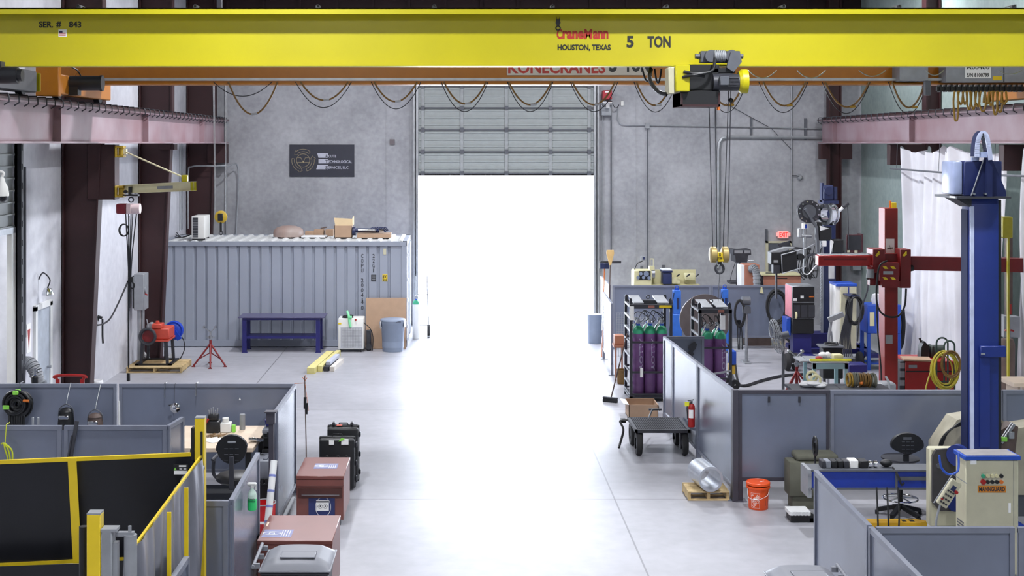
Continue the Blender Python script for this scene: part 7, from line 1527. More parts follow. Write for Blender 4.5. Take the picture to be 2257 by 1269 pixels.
# black bin by the red mast, hose rolls and white pile
t = T('trash_can', 'small black lidded bin left of the red mast foot', 'trash can', (X(1905, 25.8), 25.8, 0)); xx, yy = X(1905, 25.8), 25.8; b = MB(); b.lathe([(0, .001), (.11, .001), (.15, .42), (0, .42)], (xx, yy, 0), 20); t.part('bin_body', b, M['black']); b = MB(); b.lathe([(.17, .42), (.17, .46), (0, .48)], (xx, yy, 0), 20); t.part('lid', b, M['black'])
solo('dark_toolbox', 'navy steel tray box before the slim beige cabinet', 'box', MB().box(X(1872, 27), X(1912, 27), 27, 27.4, .30, .46, .01).box(X(1875, 27), X(1880, 27), 27.1, 27.2, .002, .3).box(X(1903, 27), X(1908, 27), 27.1, 27.2, .002, .3), M['tblue'])
for cx_, lab, nm in ((1793, 'low grey shelf hidden behind the partition under the white cloth pile', 'shelf'), (1900, 'low grey shelf hidden behind the partition under the hose rolls', 'shelf')):
    xx = X(cx_, 21.4); b = MB(); b.box(xx - .4, xx + .4, 21.15, 21.7, 1.0, 1.04)
    for sx in (-.36, .32):
        for yy in (21.2, 21.6): b.box(xx + sx, xx + sx + .04, yy, yy + .04, .001, 1.0)
    solo('storage_shelf', lab, nm, b, M['dgrey'])
rr = random.Random(12); xx, yy = X(1794, 21.4), 21.4
t = T('cloth_pile', 'pile of white cloths with two cream hose rolls, just above the partition top', 'cloth', (xx, yy, 1.041)); b = MB()
for k in range(12): b.sphere((xx - .14 + rr.random() * .3, yy - .1 + rr.random() * .2, 1.07 + rr.random() * .06), .05 + rr.random() * .03, (1.5, 1, .5), 10)
t.part('cloths', b, M['bag']); b = MB(); b.torus((xx - .02, yy + .05, 1.2), .08, .022, 'Y', 24, 8); b.torus((xx + .02, yy - .03, 1.16), .075, .022, 'Y', 24, 8); t.part('hose_roll', b, M['cream'])
xx = X(1902, 21.4)
t = T('hose_roll', 'bundle of olive and brown hose rolls just above the partition top', 'hose', (xx, yy, 1.041)); 
for k, (dx, m_) in enumerate(((-.19, M['goldc']), (-.12, M['olive']), (-.03, M['brass']), (.05, M['brass']), (.14, M['olive']))):
    b = loops((xx + dx, yy, 1.155), .10, 4, .014, 'YZ', jit=.06, depth=.1); t.part('coil', b, m_)
b = MB(); b.sphere((xx - .055, yy - .1, 1.12), .03); t.part('orange_plug', b, M['horange'])
# ------------------------------------------------------------------ red column and boom
yR = 23.8; x0, x1 = X(1950, yR), X(1979, yR); zt = Z(459, yR)
t = T('red_manipulator', 'red column and boom welding manipulator, long horizontal boom crossing before the white sheet', 'welding manipulator', ((x0 + x1) / 2, yR, 0))
t.part('column', MB().box(x0, x1, yR, yR + .34, .04, zt, .006), mat('manip_red', (134, 28, 24), .42, var=.1)); t.part('base', MB().box(x0 - .35, x1 + .18, yR - .3, yR + .5, .001, .04), M['dred'])
t.part('white_placard', MB().box(X(1952, yR), X(1971, yR), yR - .01, yR - .001, Z(572, yR), Z(526, yR)), M['paper']); b = MB(); b.bar((X(1955, yR), yR - .013, Z(548, yR)), (X(1968, yR), yR - .013, Z(546, yR)), .004, .02); b.bar((X(1960, yR), yR - .013, Z(540, yR)), (X(1964, yR), yR - .013, Z(553, yR)), .012, .004); t.part('worn_emblem', b, M['brown'])
t.part('lower_placard', MB().box(X(1948, yR) + .03, X(1967, yR), yR - .01, yR - .001, Z(757, yR), Z(738, yR)), M['galv']); b = MB(); b.box(X(1968, yR), X(1978, yR), yR + .05, yR + .15, zt, Z(447, yR)); t.part('top_switch', b, M['tyellow']); t.part('red_beacon', MB().cyl((X(1966, yR), yR + .1, zt), (X(1966, yR), yR + .1, Z(443, yR)), .02), M['horange'])
yb_ = yR - .25
b = MB(); b.box(X(1804, yb_), X(1926, yb_), yb_, yb_ + .22, Z(586, yb_), Z(563, yb_), .012); bo = t.part('boom_front', b, mat('boom_red', (168, 30, 28), .38)); b = MB(); b.box(X(1815, yb_), X(1910, yb_), yb_ - .004, yb_ + .002, Z(573, yb_), Z(569, yb_)); t.part('slot', b, M['dred'], bo); t.part('boom_top_plate', MB().box(X(1808, yb_), X(1920, yb_), yb_ + .02, yb_ + .2, Z(563, yb_), Z(561, yb_)), M['grey'], bo)
b = MB(); p = Vector((X(2005, yb_), yb_ + .15, Z(581, yb_))); q_ = Vector((9.86, yR - .85, p.z + .03)); b.bar(p, q_, .2, .24); t.part('boom_rear', b, mat('boom_darkred', (104, 20, 22), .4))
b = MB(); b.box(X(1921, yb_), X(1948, yb_), yb_ - .08, yb_ + .3, Z(600, yb_), Z(548, yb_), .01); b.box(X(1982, yb_), X(2006, yb_), yb_ - .05, yb_ + .3, Z(634, yb_), Z(549, yb_), .01); b.box(X(1921, yb_), X(2006, yb_), yb_ + .1, yb_ + .24, Z(630, yb_), Z(560, yb_)); t.part('carriage', b, mat('carriage_red', (116, 22, 24), .4))
b = MB(); b.box(X(1934, yb_), X(1978, yb_), yb_ - .12, yb_ - .02, Z(618, yb_), Z(577, yb_), .02, seg=2); b.box(X(1940, yb_), X(1980, yb_), yb_ - .1, yb_, Z(632, yb_), Z(618, yb_)); cvr = t.part('gear_cover', b, M['dred'])
b = MB()
for a, c_ in ((1940, 585), (1957, 585), (1940, 609), (1957, 609)): b.prism([(X(a, yb_), Z(c_, yb_)), (X(a + 8, yb_), Z(c_, yb_)), (X(a + 13, yb_), Z(c_ + 6, yb_)), (X(a + 5, yb_), Z(c_ + 6, yb_))], yb_ - .125, yb_ - .12)
for a in (1926, 1986): b.prism([(X(a, yb_), Z(562, yb_)), (X(a + 7, yb_), Z(553, yb_)), (X(a + 9, yb_), Z(553, yb_)), (X(a + 9, yb_), Z(560, yb_)), (X(a + 3, yb_), Z(565, yb_))], yb_ - .09, yb_ - .082)
t.part('hazard_stripes', b, M['tyellow'], cvr); t.part('name_plate', MB().box(X(1942, yb_), X(1964, yb_), yb_ - .125, yb_ - .12, Z(603, yb_), Z(596, yb_)), M['galv'], cvr)
b = MB(); b.cyl((X(1919, yb_), yb_ - .02, Z(592, yb_)), (X(1917, yb_), yb_ - .02, Z(612, yb_)), .07); t.part('drive_motor', b, M['grey']); t.part('motor_cap', MB().cyl((X(1919, yb_), yb_ - .02, Z(587, yb_)), (X(1919, yb_), yb_ - .02, Z(592, yb_)), .075), M['dred'])
b = MB(); b.cyl((X(2006, yb_), yb_ + .05, Z(592, yb_)), (X(2014, yb_), yb_ + .05, Z(590, yb_)), .06); t.part('knob', b, M['black'])
b = MB(); b.tube(spline([(X(1950, yb_), yb_ - .14, Z(573, yb_)), (X(1932, yb_), yb_ - .16, Z(585, yb_)), (X(1926, yb_), yb_ - .16, Z(630, yb_)), (X(1928, yb_), yb_ - .16, Z(672, yb_)), (X(1945, yb_), yb_ - .16, Z(693, yb_)), (X(1972, yb_), yb_ - .16, Z(694, yb_)), (X(1988, yb_), yb_ - .14, Z(672, yb_)), (X(1993, yb_), yb_ - .1, Z(634, yb_))], 8), .018, 8); b.tube(spline([(X(1928, yb_), yb_ - .1, Z(640, yb_)), (X(1930, yb_), yb_ - .1, Z(720, yb_)), (X(1938, yb_), yb_ - .1, Z(815, yb_)), (X(1942, yb_), yb_, .4)]), .015); t.part('loop_cable', b, M['black'])
b = MB(); b.tube(spline([(X(1912, yb_), yb_, Z(612, yb_)), (X(1912, 26), 26, Z(640, 26)), (X(1896, 27), 27, Z(690, 27)), (X(1890, 28), 28, .8)]), .016); t.part('cable', b, M['dark'])
# blue stand beyond
y = 29.0; x0, x1 = X(1912, y), X(1986, y)
t = T('blue_cabinet_stand', 'bright blue steel cabinet on legs with a yellow edged sticker, behind the red mast', 'cabinet', ((x0 + x1) / 2, y + .3, 0))
zt, zl = Z(672, y), Z(735, y); bd = t.part('cabinet_body', MB().box(x0, x1, y, y + .55, zl, zt, .01), M['blue2'])
b = MB(); b.box(x0 + .05, x0 + .15, y - .006, y - .001, Z(718, y), Z(688, y)); t.part('sticker', b, M['cream'], bd)
for xx in (x0, x1 - .07):
    for yy in (y, y + .47): t.part('leg', MB().box(xx, xx + .07, yy, yy + .07, .001, zl), M['blue2'])
t.part('lower_shelf', MB().box(x0 + .07, x1 - .07, y + .07, y + .47, .12, .15), M['blue2'])
b = MB(); xx = X(1939, y); b.lathe([(0, 0), (.09, 0), (.11, .08), (.09, .2), (.05, .22), (0, .2)], (xx, y + .25, zt + .002), 16); solo('white_bag', 'white plastic bag on top of the bright blue cabinet', 'bag', b, M['bag'])
b = MB(); b.tube(spline([(X(1996, y), y + .2, Z(685, y)), (X(1998, y), y + .2, Z(720, y)), (X(1994, y), y + .2, Z(760, y)), (X(1984, y), y + .2, .35), (X(1980, y), y + .2, .05)]), .05, 8); solo('duct_hose', 'dark grey hose standing between the bright blue cabinet and the white sheet', 'hose', b, M['rubber'])
b = MB(); b.box(X(1850, 33), X(1990, 33), 31.2, 31.26, .002, .006); solo('floor_stripe', 'thin red painted stripe on the floor behind the blue cabinet', 'floor mark', b, mat('stripe_red', (190, 120, 112), .6))['kind'] = 'structure'
# red welder box with cardboard on top
y = 24.4; x0, x1 = X(1984, y), X(2104, y)
t = T('red_machine_box', 'low red machine cabinet with brown boards on top before the white sheet', 'machine cabinet', ((x0 + x1) / 2, y + .4, 0)); zt = Z(796, y); xm = X(1996, y)
bd = t.part('cabinet_body', MB().box(xm, x1, y, y + .8, .06, zt, .01), M['red']); t.part('front_frame', MB().box(x0, xm - .002, y + .02, y + .75, .06, zt, .01), M['dark'])
b = MB()
for a, c_ in ((800, 812), (818, 832), (838, 850)): b.box(x0 + .0, xm - .01, y + .012, y + .02, Z(c_, y), Z(a, y))
t.part('drawer_face', b, M['grey']); t.part('plinth', MB().box(xm, x1, y + .05, y + .75, .001, .06), M['black']); b = MB(); b.box(xm, x1, y - .008, y - .001, Z(820, y), Z(817, y)); t.part('dark_band', b, M['black'], bd); b = MB(); b.box(X(2003, y), X(2021, y), y - .01, y - .001, Z(811, y), Z(804, y)); t.part('name_plate', b, M['grey'], bd)
b = MB(); b.bar((X(1996, y), y + .2, zt + .02), (X(2056, y), y + .12, zt + .02), .4, .03); solo('cardboard_sheet', 'flat brown board lying on the low red machine cabinet', 'cardboard', b, M['card'])
y2 = y + .5; b = MB(); b.cyl((X(2052, y2), y2, zt + .12), (X(2078, y2), y2, zt + .12), .11, seg=24); b.box(X(2048, y2), X(2056, y2), y2 - .12, y2 + .12, zt + .0, zt + .23, .02); solo('electric_motor', 'dark green motor on the low red machine cabinet', 'motor', b, mat('motor_green', (52, 62, 56), .5))
b = MB(); b.prism([(X(2026, y2), zt + .002), (X(2042, y2), zt + .002), (X(2044, y2), zt + .22), (X(2034, y2), zt + .31), (X(2027, y2), zt + .2)], y2 - .1, y2 + .1); b.cyl((X(2030, y2), y2 - .02, zt + .28), (X(2026, y2), y2 - .02, zt + .36), .02); solo('dark_spool', 'dark lumpy machine left of the green motor on the red cabinet', 'machine', b, M['black'])
# green hoop carts with yellow hoses
y = 23.2
for k, (a, c_, top) in enumerate(((2064, 2089, 744), (2081, 2104, 751))):
    yy = y - k * .35; x0, x1 = X(a, yy), X(c_, yy); zt = Z(top, yy); r_ = (x1 - x0) / 2
    b = MB(); b.tube([(x0, yy, .02), (x0, yy, zt - r_)] + [((x0 + x1) / 2 - r_ * math.cos(t_), yy, zt - r_ + r_ * math.sin(t_)) for t_ in [PI * j / 10 for j in range(1, 10)]] + [(x1, yy, zt - r_), (x1, yy, .02)], .016, 8)
    for zz in (.3, .8): b.bar((x0, yy, zz), (x1, yy, zz), .02)
    b.box(x0 - .03, x1 + .03, yy - .02, yy + .25, .002, .03)
    solo('hoop_cart', 'dark green tubular hoop frame, %s of two before the white sheet' % ('rear left' if k == 0 else 'front right'), 'hand truck', b, mat('hoop_green', (40, 62, 56), .5))
yy = y - .40; t = T('hose_coil', 'yellow hose coil hung on the dark green hoop frames', 'hose', (X(2085, yy), yy, .5))
b = loops((X(2083, yy), yy - .0, Z(815, yy)), .22, 7, .014, sx=.9, sz=1.35, jit=.09, depth=.14); t.part('coil', b, M['hyel']); b = loops((X(2093, yy), yy - .05, Z(802, yy)), .2, 4, .014, sx=.8, sz=1.1, jit=.06, depth=.05); t.part('coil', b, M['brass'])
b = MB(); b.tube(spline([(X(2065, yy), yy, Z(790, yy)), (X(2053, yy), yy, Z(815, yy)), (X(2042, yy), yy, Z(850, yy)), (X(2038, yy), yy, Z(880, yy))]), .012); t.part('hose_tail', b, M['hyel'])
b = MB(); b.box(X(1940, 22.6) - .1, X(1972, 22.6), 22.5, 22.8, .75, .90, .03); b.box(X(1935, 22.6), X(1939, 22.6), 22.5, 22.54, .002, .75); b.box(X(1965, 22.6), X(1969, 22.6), 22.75, 22.79, .002, .75); b.tube(spline([(X(1952, 22.5), 22.5, 1.02), (X(1957, 22.5), 22.45, .9), (X(1963, 22.4), 22.4, .6)]), .02); solo('tool_stand', 'grey tool head on a small stand with a red hose before the red mast foot', 'tool', b, M['grey'])
solo('power_strip', 'white strip with black sockets standing left of the red mast foot', 'power strip', MB().box(X(1934, 22), X(1944, 22), 22, 22.1, .62, .98).box(X(1936, 22), X(1942, 22), 22, 22.1, .002, .62), M['white'])

# ------------------------------------------------------------------ white sheet curtain, rod
MSH = M['fabric']
def sheet(label, ya, yb, xc, seed, z0=.02):
    rnd = random.Random(seed); ph = [rnd.uniform(0, 6) for _ in range(8)]
    def fn(u, v):
        yy = ya + (yb - ya) * u
        f = .07 * math.sin(u * 24 + ph[0] + .8 * math.sin(v * 3 + ph[1])) + .05 * math.sin(u * 55 + ph[2] + .7 * v) + .03 * math.sin(u * 101 + ph[3]) + .05 * math.sin(u * 9 + v * 4 + ph[4])
        sag = .16 * (abs(math.sin(u * 16 + ph[5])) ** .7) * (v ** 12)
        return Vector((xc + f * 1.1, yy + .05 * math.sin(v * 5 + u * 40), z0 + (4.96 - z0) * v - sag))
    b = MB(); b.grid(fn, 170, 40, .004); return solo('sheet_curtain', label, 'curtain', b, MSH, (xc, (ya + yb) / 2, z0))
sheet('large white cloth sheet hanging from the right runway beam, left of the blue mast', 24.6, 29.9, 10.12, 3)
sheet('white cloth sheet hanging from the runway beam at the right photo edge', 20.5, 23.6, 10.12, 8)
b = MB(); b.tube([(9.86, 30.0, 4.43), (9.86, 26.0, 4.40), (9.86, 23.0, 4.43), (9.86, 20.5, 4.42)], .02, 8)
for yy in (29.6, 27.0, 24.2, 22.0): b.tube([(9.86, yy, 4.43), (9.88, yy, 4.995)], .006)
solo('curtain_rail', 'thin grey rail running across the white cloth sheet', 'rail', b, M['dgrey'])
# boxes on the right column
yy = 23.0; xq = X(2216, yy)
for k, (a, c_, lab) in enumerate(((2213, 2224, 'left'), (2226, 2249, 'right'))):
    t = T('disconnect_box', 'grey electrical switch box right of the blue mast, %s of two with red handles' % lab, 'switch box', (X(a, yy), yy + .2, Z(748, yy)))
    b = MB(); b.box(X(a, yy), X(c_, yy), yy, yy + .25, Z(744, yy), Z(696 + k * 2, yy), .01); bx = t.part('enclosure', b, M['grey']); b = MB(); b.bar((X(a + 1, yy), yy - .02, Z(727, yy)), (X(a + 7, yy), yy - .02, Z(729, yy)), .03); t.part('handle', b, M['red'], bx); b = MB(); b.box(X(a + 3, yy), X(a + 5, yy), yy + .05, yy + .1, Z(790, yy), Z(744, yy)); t.part('conduit', b, M['galv'])
b = MB(); b.box(X(2222, 23.4), X(2232, 23.4), 23.4, 23.55, 0.002, 3.6); solo('pipe_column', 'brown vertical pipe post carrying the grey switch boxes right of the blue mast', 'post', b, M['brown']); solo('danger_label', 'small red and white label on the brown post above the grey switch boxes', 'label', MB().box(X(2225, 23.39), X(2229, 23.39), 23.38, 23.395, Z(692, 23.4), Z(670, 23.4)), M['redt'])
b = MB(); b.box(X(2211, 22.6), X(2233, 22.6), 22.6, 22.75, Z(525, 22.6), Z(478, 22.6), .015); b.box(X(2224, 22.6), X(2228, 22.6), 22.65, 22.7, 0.002, Z(525, 22.6)); solo('yellow_box', 'yellow box on a pale pole right of the blue mast before the sheet gap', 'box', b, mat('box_mustard', (168, 158, 30), .5))
t = T('hose_bundle', 'yellow and orange hanging hoses right of the blue mast below the switch boxes', 'hose', (X(2215, 23.2), 23.2, .5)); yy = 23.2
for k in range(6):
    b = MB(); a = 2204 + k * 5; b.tube(spline([(X(a + 8, yy), yy + .1, Z(770, yy)), (X(a, yy), yy, Z(785, yy)), (X(a - 2, yy), yy, Z(820, yy)), (X(a + 2, yy), yy, Z(860, yy)), (X(a + 8, yy), yy, Z(900, yy))]), .012); t.part('hose', b, [M['hyel'], M['goldc'], M['horange']][k % 3])
b = MB(); b.box(X(2200, yy), X(2240, yy), yy + .12, yy + .2, Z(772, yy), Z(766, yy)); t.part('hook_bar', b, M['dark']); b = MB(); b.box(X(2214, yy), X(2226, yy), yy + .02, yy + .1, Z(812, yy), Z(790, yy), .01); t.part('red_pouch', b, M['red'])
b = MB(); b.box(X(2223, 20.5), X(2280, 20.5), 20.3, 20.9, 1.24, 1.30); b.box(X(2235, 20.5), X(2240, 20.5), 20.35, 20.8, .001, 1.24); b.box(X(2270, 20.5), X(2275, 20.5), 20.35, 20.8, .001, 1.24); solo('wooden_board_table', 'pale wooden board top at the right edge above the partition', 'table', b, M['tan'])
b = MB(); b.lathe([(0, .002), (.12, .002), (.13, 1.5), (.1, 1.6), (0, 1.62)], (X(2236, 22.6), 22.9, 0), 20); solo('gas_cylinder', 'brown gas cylinder behind the hanging hoses at the right edge', 'gas cylinder', b, M['brown'], (X(2236, 22.6), 22.9, .002))

# ------------------------------------------------------------------ blue manipulator in the foreground
yM = 16.9; x0, x1 = X(2121, yM), X(2202, yM)
t = T('blue_manipulator', 'huge blue column and boom welding manipulator towering at the right', 'welding manipulator', ((x0 + x1) / 2, yM + .2, 0))
zt = Z(437, yM); MBL = mat('mast_blue', (24, 44, 116), .4, var=.08, scale=2)
x0 = X(2138, yM); t.part('mast', MB().box(x0, x1, yM, yM + .29, .05, zt, .02, seg=2), MBL); b = MB(); b.box(x0 - .012, x0 - .001, yM + .06, yM + .27, .05, zt - .15); t.part('side_plate', b, mat('gusset_navy', (30, 38, 76), .7, spec=.2)); b = MB(); b.box(x0 + .0, x0 + .05, yM - .012, yM + .012, .8, zt - .1, .004); t.part('corner_highlight', b, mat('strip_pale', (190, 198, 226), .3)); b = MB(); b.box(x1 + .0, x1 + .05, yM + .05, yM + .25, .05, zt - .02);  # pale front strip is the mast corner's reflection painted as a highlight
for k in range(60): b.box(x1 + .06, x1 + .075, yM + .15, yM + .3, 1.2 + k * .02, 1.21 + k * .02)
t.part('cable_chain', b, M['black'])
t.part('mast_base', MB().box(x0 - .3, x1 + .4, yM - .3, yM + .6, .001, .05), M['blue'])
b = MB(); b.box(X(2157, yM), X(2214, yM), yM - .06, yM, Z(786, yM), Z(761, yM), .01); b.box(X(2158, yM), X(2180, yM), yM - .03, yM, Z(985, yM), Z(786, yM)); t.part('side_bracket', b, MBL); b = MB(); b.box(X(2158, yM), X(2167, yM), yM - .068, yM - .061, Z(780, yM), Z(776, yM)); t.part('name_plate', b, M['galv'])
b = MB(); b.box(X(2100, yM), X(2218, yM), yM - .15, yM + .65, zt, zt + .03); b.prism([(x0 + .02, zt), (X(2106, yM), zt), (x0 + .02, zt - .12)], yM, yM + .4); t.part('head_plate', b, M['dark'])
b = MB(); b.box(X(2124, yM), X(2207, yM), yM - .02, yM + .5, zt + .03, Z(355, yM), .01); t.part('head_box', b, mat('head_blue', (34, 44, 92), .4)); b = MB(); b.box(X(2103, yM), X(2123, yM), yM + .02, yM + .45, Z(429, yM), Z(356, yM), .02, seg=2); t.part('head_lit_side', b, mat('pale_head_blue', (160, 172, 206), .3)); b = MB(); b.box(X(2099, yM), X(2126, yM), yM - .1, yM + .1, Z(436, yM), Z(432, yM)); t.part('white_tray', b, M['white'])  # pale left block: lit side face of the head box, put into colour
b = MB(); yy = yM - .1; b.prism([(X(2140, yy), zt + .03), (X(2171, yy), Z(348, yy)), (X(2184, yy), Z(345, yy)), (X(2217, yy), Z(420, yy)), (X(2218, yy), zt + .03)], yy - .0, yy + .025); b.box(X(2171, yy), X(2184, yy), yy - .05, yy, zt + .03, Z(340, yy)); t.part('gusset', b, mat('gusset_navy', (30, 38, 76), .45)); b = MB(); b.tube([(X(2140, yy), yy - .01, zt + .04), (X(2167, yy), yy - .01, Z(352, yy))], .008); t.part('gusset_edge', b, M['grey'])
for px in (2144, 2169): t.part('bolt', MB().cyl((X(px, yy), yy - .06, Z(427, yy)), (X(px, yy), yy - .0, Z(427, yy)), .014), M['steel'])
b = MB(); c = (X(2162, yy), Z(316, yy)); ro, ri = .117, .07; n = 16
outer = [(X(2180, yy) + .02, Z(348, yy)), (X(2180, yy) + .005, Z(330, yy))] + [(c[0] + .095 * math.cos(a), c[1] + .15 * math.sin(a)) for a in [PI * k / n for k in range(0, n + 1)]] + [(X(2147, yy), Z(340, yy)), (X(2147, yy), Z(346, yy))]
inner = [(X(2160, yy), Z(346, yy)), (X(2160, yy), Z(335, yy))] + [(c[0] + .035 * math.cos(PI - a) - .005, c[1] + .07 * math.sin(a)) for a in [PI * k / n for k in range(0, n + 1)]] + [(X(2170, yy), Z(346, yy))]
pts_o = [(X(2148, yy), yy, Z(345, yy)), (X(2149, yy), yy, Z(322, yy)), (X(2153, yy), yy, Z(302, yy)), (X(2161, yy), yy, Z(293, yy)), (X(2169, yy), yy, Z(299, yy)), (X(2173, yy), yy, Z(315, yy)), (X(2176, yy), yy, Z(335, yy)), (X(2178, yy), yy, Z(352, yy))]
sp = spline(pts_o, 6)
for a, c_ in zip(sp, sp[1:]): b.bar(a, c_ + (c_ - a) * .2, .05, .14, up=(0, 1, 0))
t.part('lifting_loop', b, mat('gusset_navy', (30, 38, 76), .45)); b = MB()
for a, c_ in zip(sp, sp[1:]): b.bar(a + Vector((0, -.075, 0)), c_ + (c_ - a) * .2 + Vector((0, -.075, 0)), .056, .012, up=(0, 1, 0))
t.part('loop_edge', b, mat('strip_pale', (206, 212, 236))); b = MB(); b.box(X(2148, yy), X(2172, yy), yy - .06, yy + .02, Z(347, yy), Z(335, yy)); b.cyl((X(2156, yy), yy + .1, Z(355, yy)), (X(2156, yy), yy + .1, Z(347, yy)), .05); t.part('loop_crossbar', b, mat('pale_head_blue', (160, 172, 206)))
# horizontal boom
yB_ = 16.6; b = MB(); xb0, xb1 = X(1787, yB_), X(2060, yB_); zb0, zb1 = Z(1078, yB_), Z(1035, yB_)
b.box(xb0, xb1, yB_, yB_ + .3, zb0 + .02, zb1 - .02); t.part('boom', b, mat('boom_blue', (22, 52, 150), .35)); b = MB(); b.box(xb0, xb1, yB_ - .02, yB_ + .32, zb1 - .02, zb1); b.box(xb0, xb1, yB_ - .02, yB_ + .32, zb0, zb0 + .02); b.box(X(1973, yB_), X(1978, yB_), yB_ - .01, yB_, zb0, zb1); b.box(X(1978, yB_), xb1, yB_ - .008, yB_, Z(1058, yB_), Z(1050, yB_)); t.part('boom_flange', b, M['dgrey'])
b = MB(); b.box(X(1780, yB_), X(1788, yB_), yB_ - .02, yB_ + .34, Z(1096, yB_), Z(1034, yB_)); ep = t.part('end_plate', b, M['grey']); 
for c_ in (1046, 1076): t.part('end_bolt', MB().cyl((X(1784, yB_), yB_ - .03, Z(c_, yB_)), (X(1784, yB_), yB_ - .02, Z(c_, yB_)), .016), M['steel'], ep)
b = MB(); b.box(X(2055, yM), X(2140, yM), yM + .0, yM + .1, zb0, zb1); t.part('boom_root', b, MBL)
# parts lying on the boom
zb_ = zb1 + .001; yq = yB_ + .15; rr = random.Random(31); kinds = [('socket_head', 'dark', 1815, 1824), ('steel_block', 'grey2', 1824, 1836), ('black_block', 'black', 1837, 1850), ('black_block', 'black', 1851, 1863), ('black_block', 'dark', 1864, 1876), ('white_block', 'paper', 1877, 1896), ('black_block', 'black', 1899, 1918)]
labs = ['small dark rod end, first part lying on the left end of the blue boom', 'small grey slatted block, second part from the left on the blue boom', 'black block on the blue boom directly right of the grey slatted block', 'black block on the blue boom, middle one of the black three', 'black block on the blue boom directly left of the white block', 'white block lying on the blue boom', 'black block on the blue boom directly right of the white block']
for (nm, mm, a, c_), lab in zip(kinds, labs): solo(nm, lab, 'machine part', MB().box(X(a, yB_), X(c_, yB_), yq - .08, yq + .08, zb_, zb_ + .09 + (.01 if mm == 'paper' else 0), .008), M[mm])
for k, (a, lab) in enumerate(((1922, 'small chrome fitting on the blue boom, left of two'), (1934, 'small chrome fitting on the blue boom, right of two'))):
    b = MB(); b.cyl((X(a, yB_), yq, zb_ + .04), (X(a + 7, yB_), yq, zb_ + .04), .038, seg=16); b.cyl((X(a + 2, yB_), yq - .06, zb_ + .03), (X(a + 2, yB_), yq + .06, zb_ + .03), .02); solo('chrome_fitting', lab, 'fitting', b, M['chrome'])
b = MB(); b.sphere((X(1962, yB_), yq, zb_ + .05), .06, (1.3, 1, .8)); b.tube(spline([(X(1970, yB_), yq - .1, zb_ + .02), (X(1978, yB_), yq - .2, zb_ - .08), (X(1984, yB_), yq - .2, zb_ - .18), (X(1990, yB_), yq - .2, zb_ - .15)]), .012); solo('cable_clump', 'dark cable clump on the blue boom left of the stool', 'cable', b, M['black'])
b = MB(); b.tube(spline([(X(1799, 17.4), 17.45, .06), (X(1799, 17.4), 17.45, 1.0), (X(1799, 17.4), 17.45, Z(1010, 17.4))]), .012); b.torus((X(1799, 17.4), 17.45, Z(985, 17.4)), .09, .018, 'X', 24, 8, (1, 1.35)); b.box(X(1799, 17.4) - .1, X(1799, 17.4) + .1, 17.35, 17.55, .002, .06); solo('steering_ring', 'black upright ring on a thin stem beside the olive pad', 'hand wheel', b, M['black'])
# stool
t = T('stool_chair', 'black plastic stool with a rounded back and chrome foot ring behind the blue boom', 'chair', (X(1998, 17.4), 17.45, 0))
x, y = X(1999, 17.4), 17.6
b = MB(); yy = y - .16; c = (X(1999, yy), Z(980, yy)); pts = []
for k in range(28):
    a = 2 * PI * k / 28; u = math.cos(a) * .215; v = math.sin(a) * (.16 if math.sin(a) > 0 else .13)
    if v < -.05: u *= 1 - (-.05 - v) * 7
    pts.append((c[0] + u, c[1] + v - .0))
b.prism(pts, yy - .03, yy + .03); bk = t.part('backrest', b, M['black'])
b = MB(); b.box(X(1989, yy), X(2007, yy), yy - .036, yy - .031, Z(968, yy), Z(962, yy)); t.part('handle_slot', b, M['dgrey'], bk); b = MB()
for r_ in range(4):
    for k in range(3): b.box(X(1986 + k * 10, yy), X(1993 + k * 10, yy), yy - .034, yy - .031, Z(973 + r_ * 8, yy), Z(972 + r_ * 8, yy))
t.part('back_slots', b, M['dgrey'], bk)
b = MB(); b.box(x - .035, x + .035, yy - .02, yy + .02, Z(1018, yy), Z(1002, yy)); t.part('back_bracket', b, M['black']); b = MB(); b.lathe([(0, 0), (.2, 0), (.25, .03), (.25, .05), (0, .06)], (x, y + .06, .74), 28); t.part('seat', b, M['dark']); b = MB(); b.cyl((x, y + .06, .1), (x, y + .06, .74), .032); t.part('column', b, M['black'])
b = MB(); b.torus((x, y + .06, .24), .225, .011, 'Z', 32, 6)
for k in range(5): a = 2 * PI * k / 5; b.cyl((x, y + .06, .26), (x + .22 * math.cos(a), y + .06 + .22 * math.sin(a), .24), .009)
t.part('foot_ring', b, M['chrome'])
for k in range(5):
    a = 2 * PI * k / 5 + .25; b = MB(); b.bar((x, y + .06, .14), (x + .3 * math.cos(a), y + .06 + .3 * math.sin(a), .06), .055, .05); b.cyl((x + .3 * math.cos(a), y + .06 + .3 * math.sin(a), .001), (x + .3 * math.cos(a), y + .06 + .3 * math.sin(a), .05), .025); t.part('base_arm', b, M['black'])
# olive pad, boxes on the floor
y = 17.95; x0, x1 = X(1740, y), X(1800, y); b = MB(); b.box(x0, X(1812, y), y, y + .3, .18, Z(1018, y), .02, seg=2); b.box(x0 + .05, X(1840, y), y + .03, y + .28, .002, .18); b.box(X(1757, y), X(1850, y), y + .02, y + .36, Z(1018, y), Z(1003, y), .04, seg=3); b.box(X(1812, y), X(1849, y), y + .05, y + .3, .18, Z(1016, y), .02); solo('padded_blanket', 'olive padded blanket draped over a block beside the blue boom end', 'blanket', b, M['olive'])
y = 17.35; s0, s1 = X(1740, y), X(1786, y)
t = T('parts_tray', 'black box with a white toothed top on the floor left of the blue boom', 'box', ((s0 + s1) / 2, y + .1, .001)); t.part('box', MB().box(s0 + .02, s1 + .05, y, y + .25, .001, .1, .006), M['black']); b = MB(); b.box(s0, s1, y - .02, y + .25, .101, .15)
for k in range(6): b.box(s0 + .02 + k * .045, s0 + .035 + k * .045, y - .03, y - .02, .10, .14)
t.part('white_top', b, M['white'])
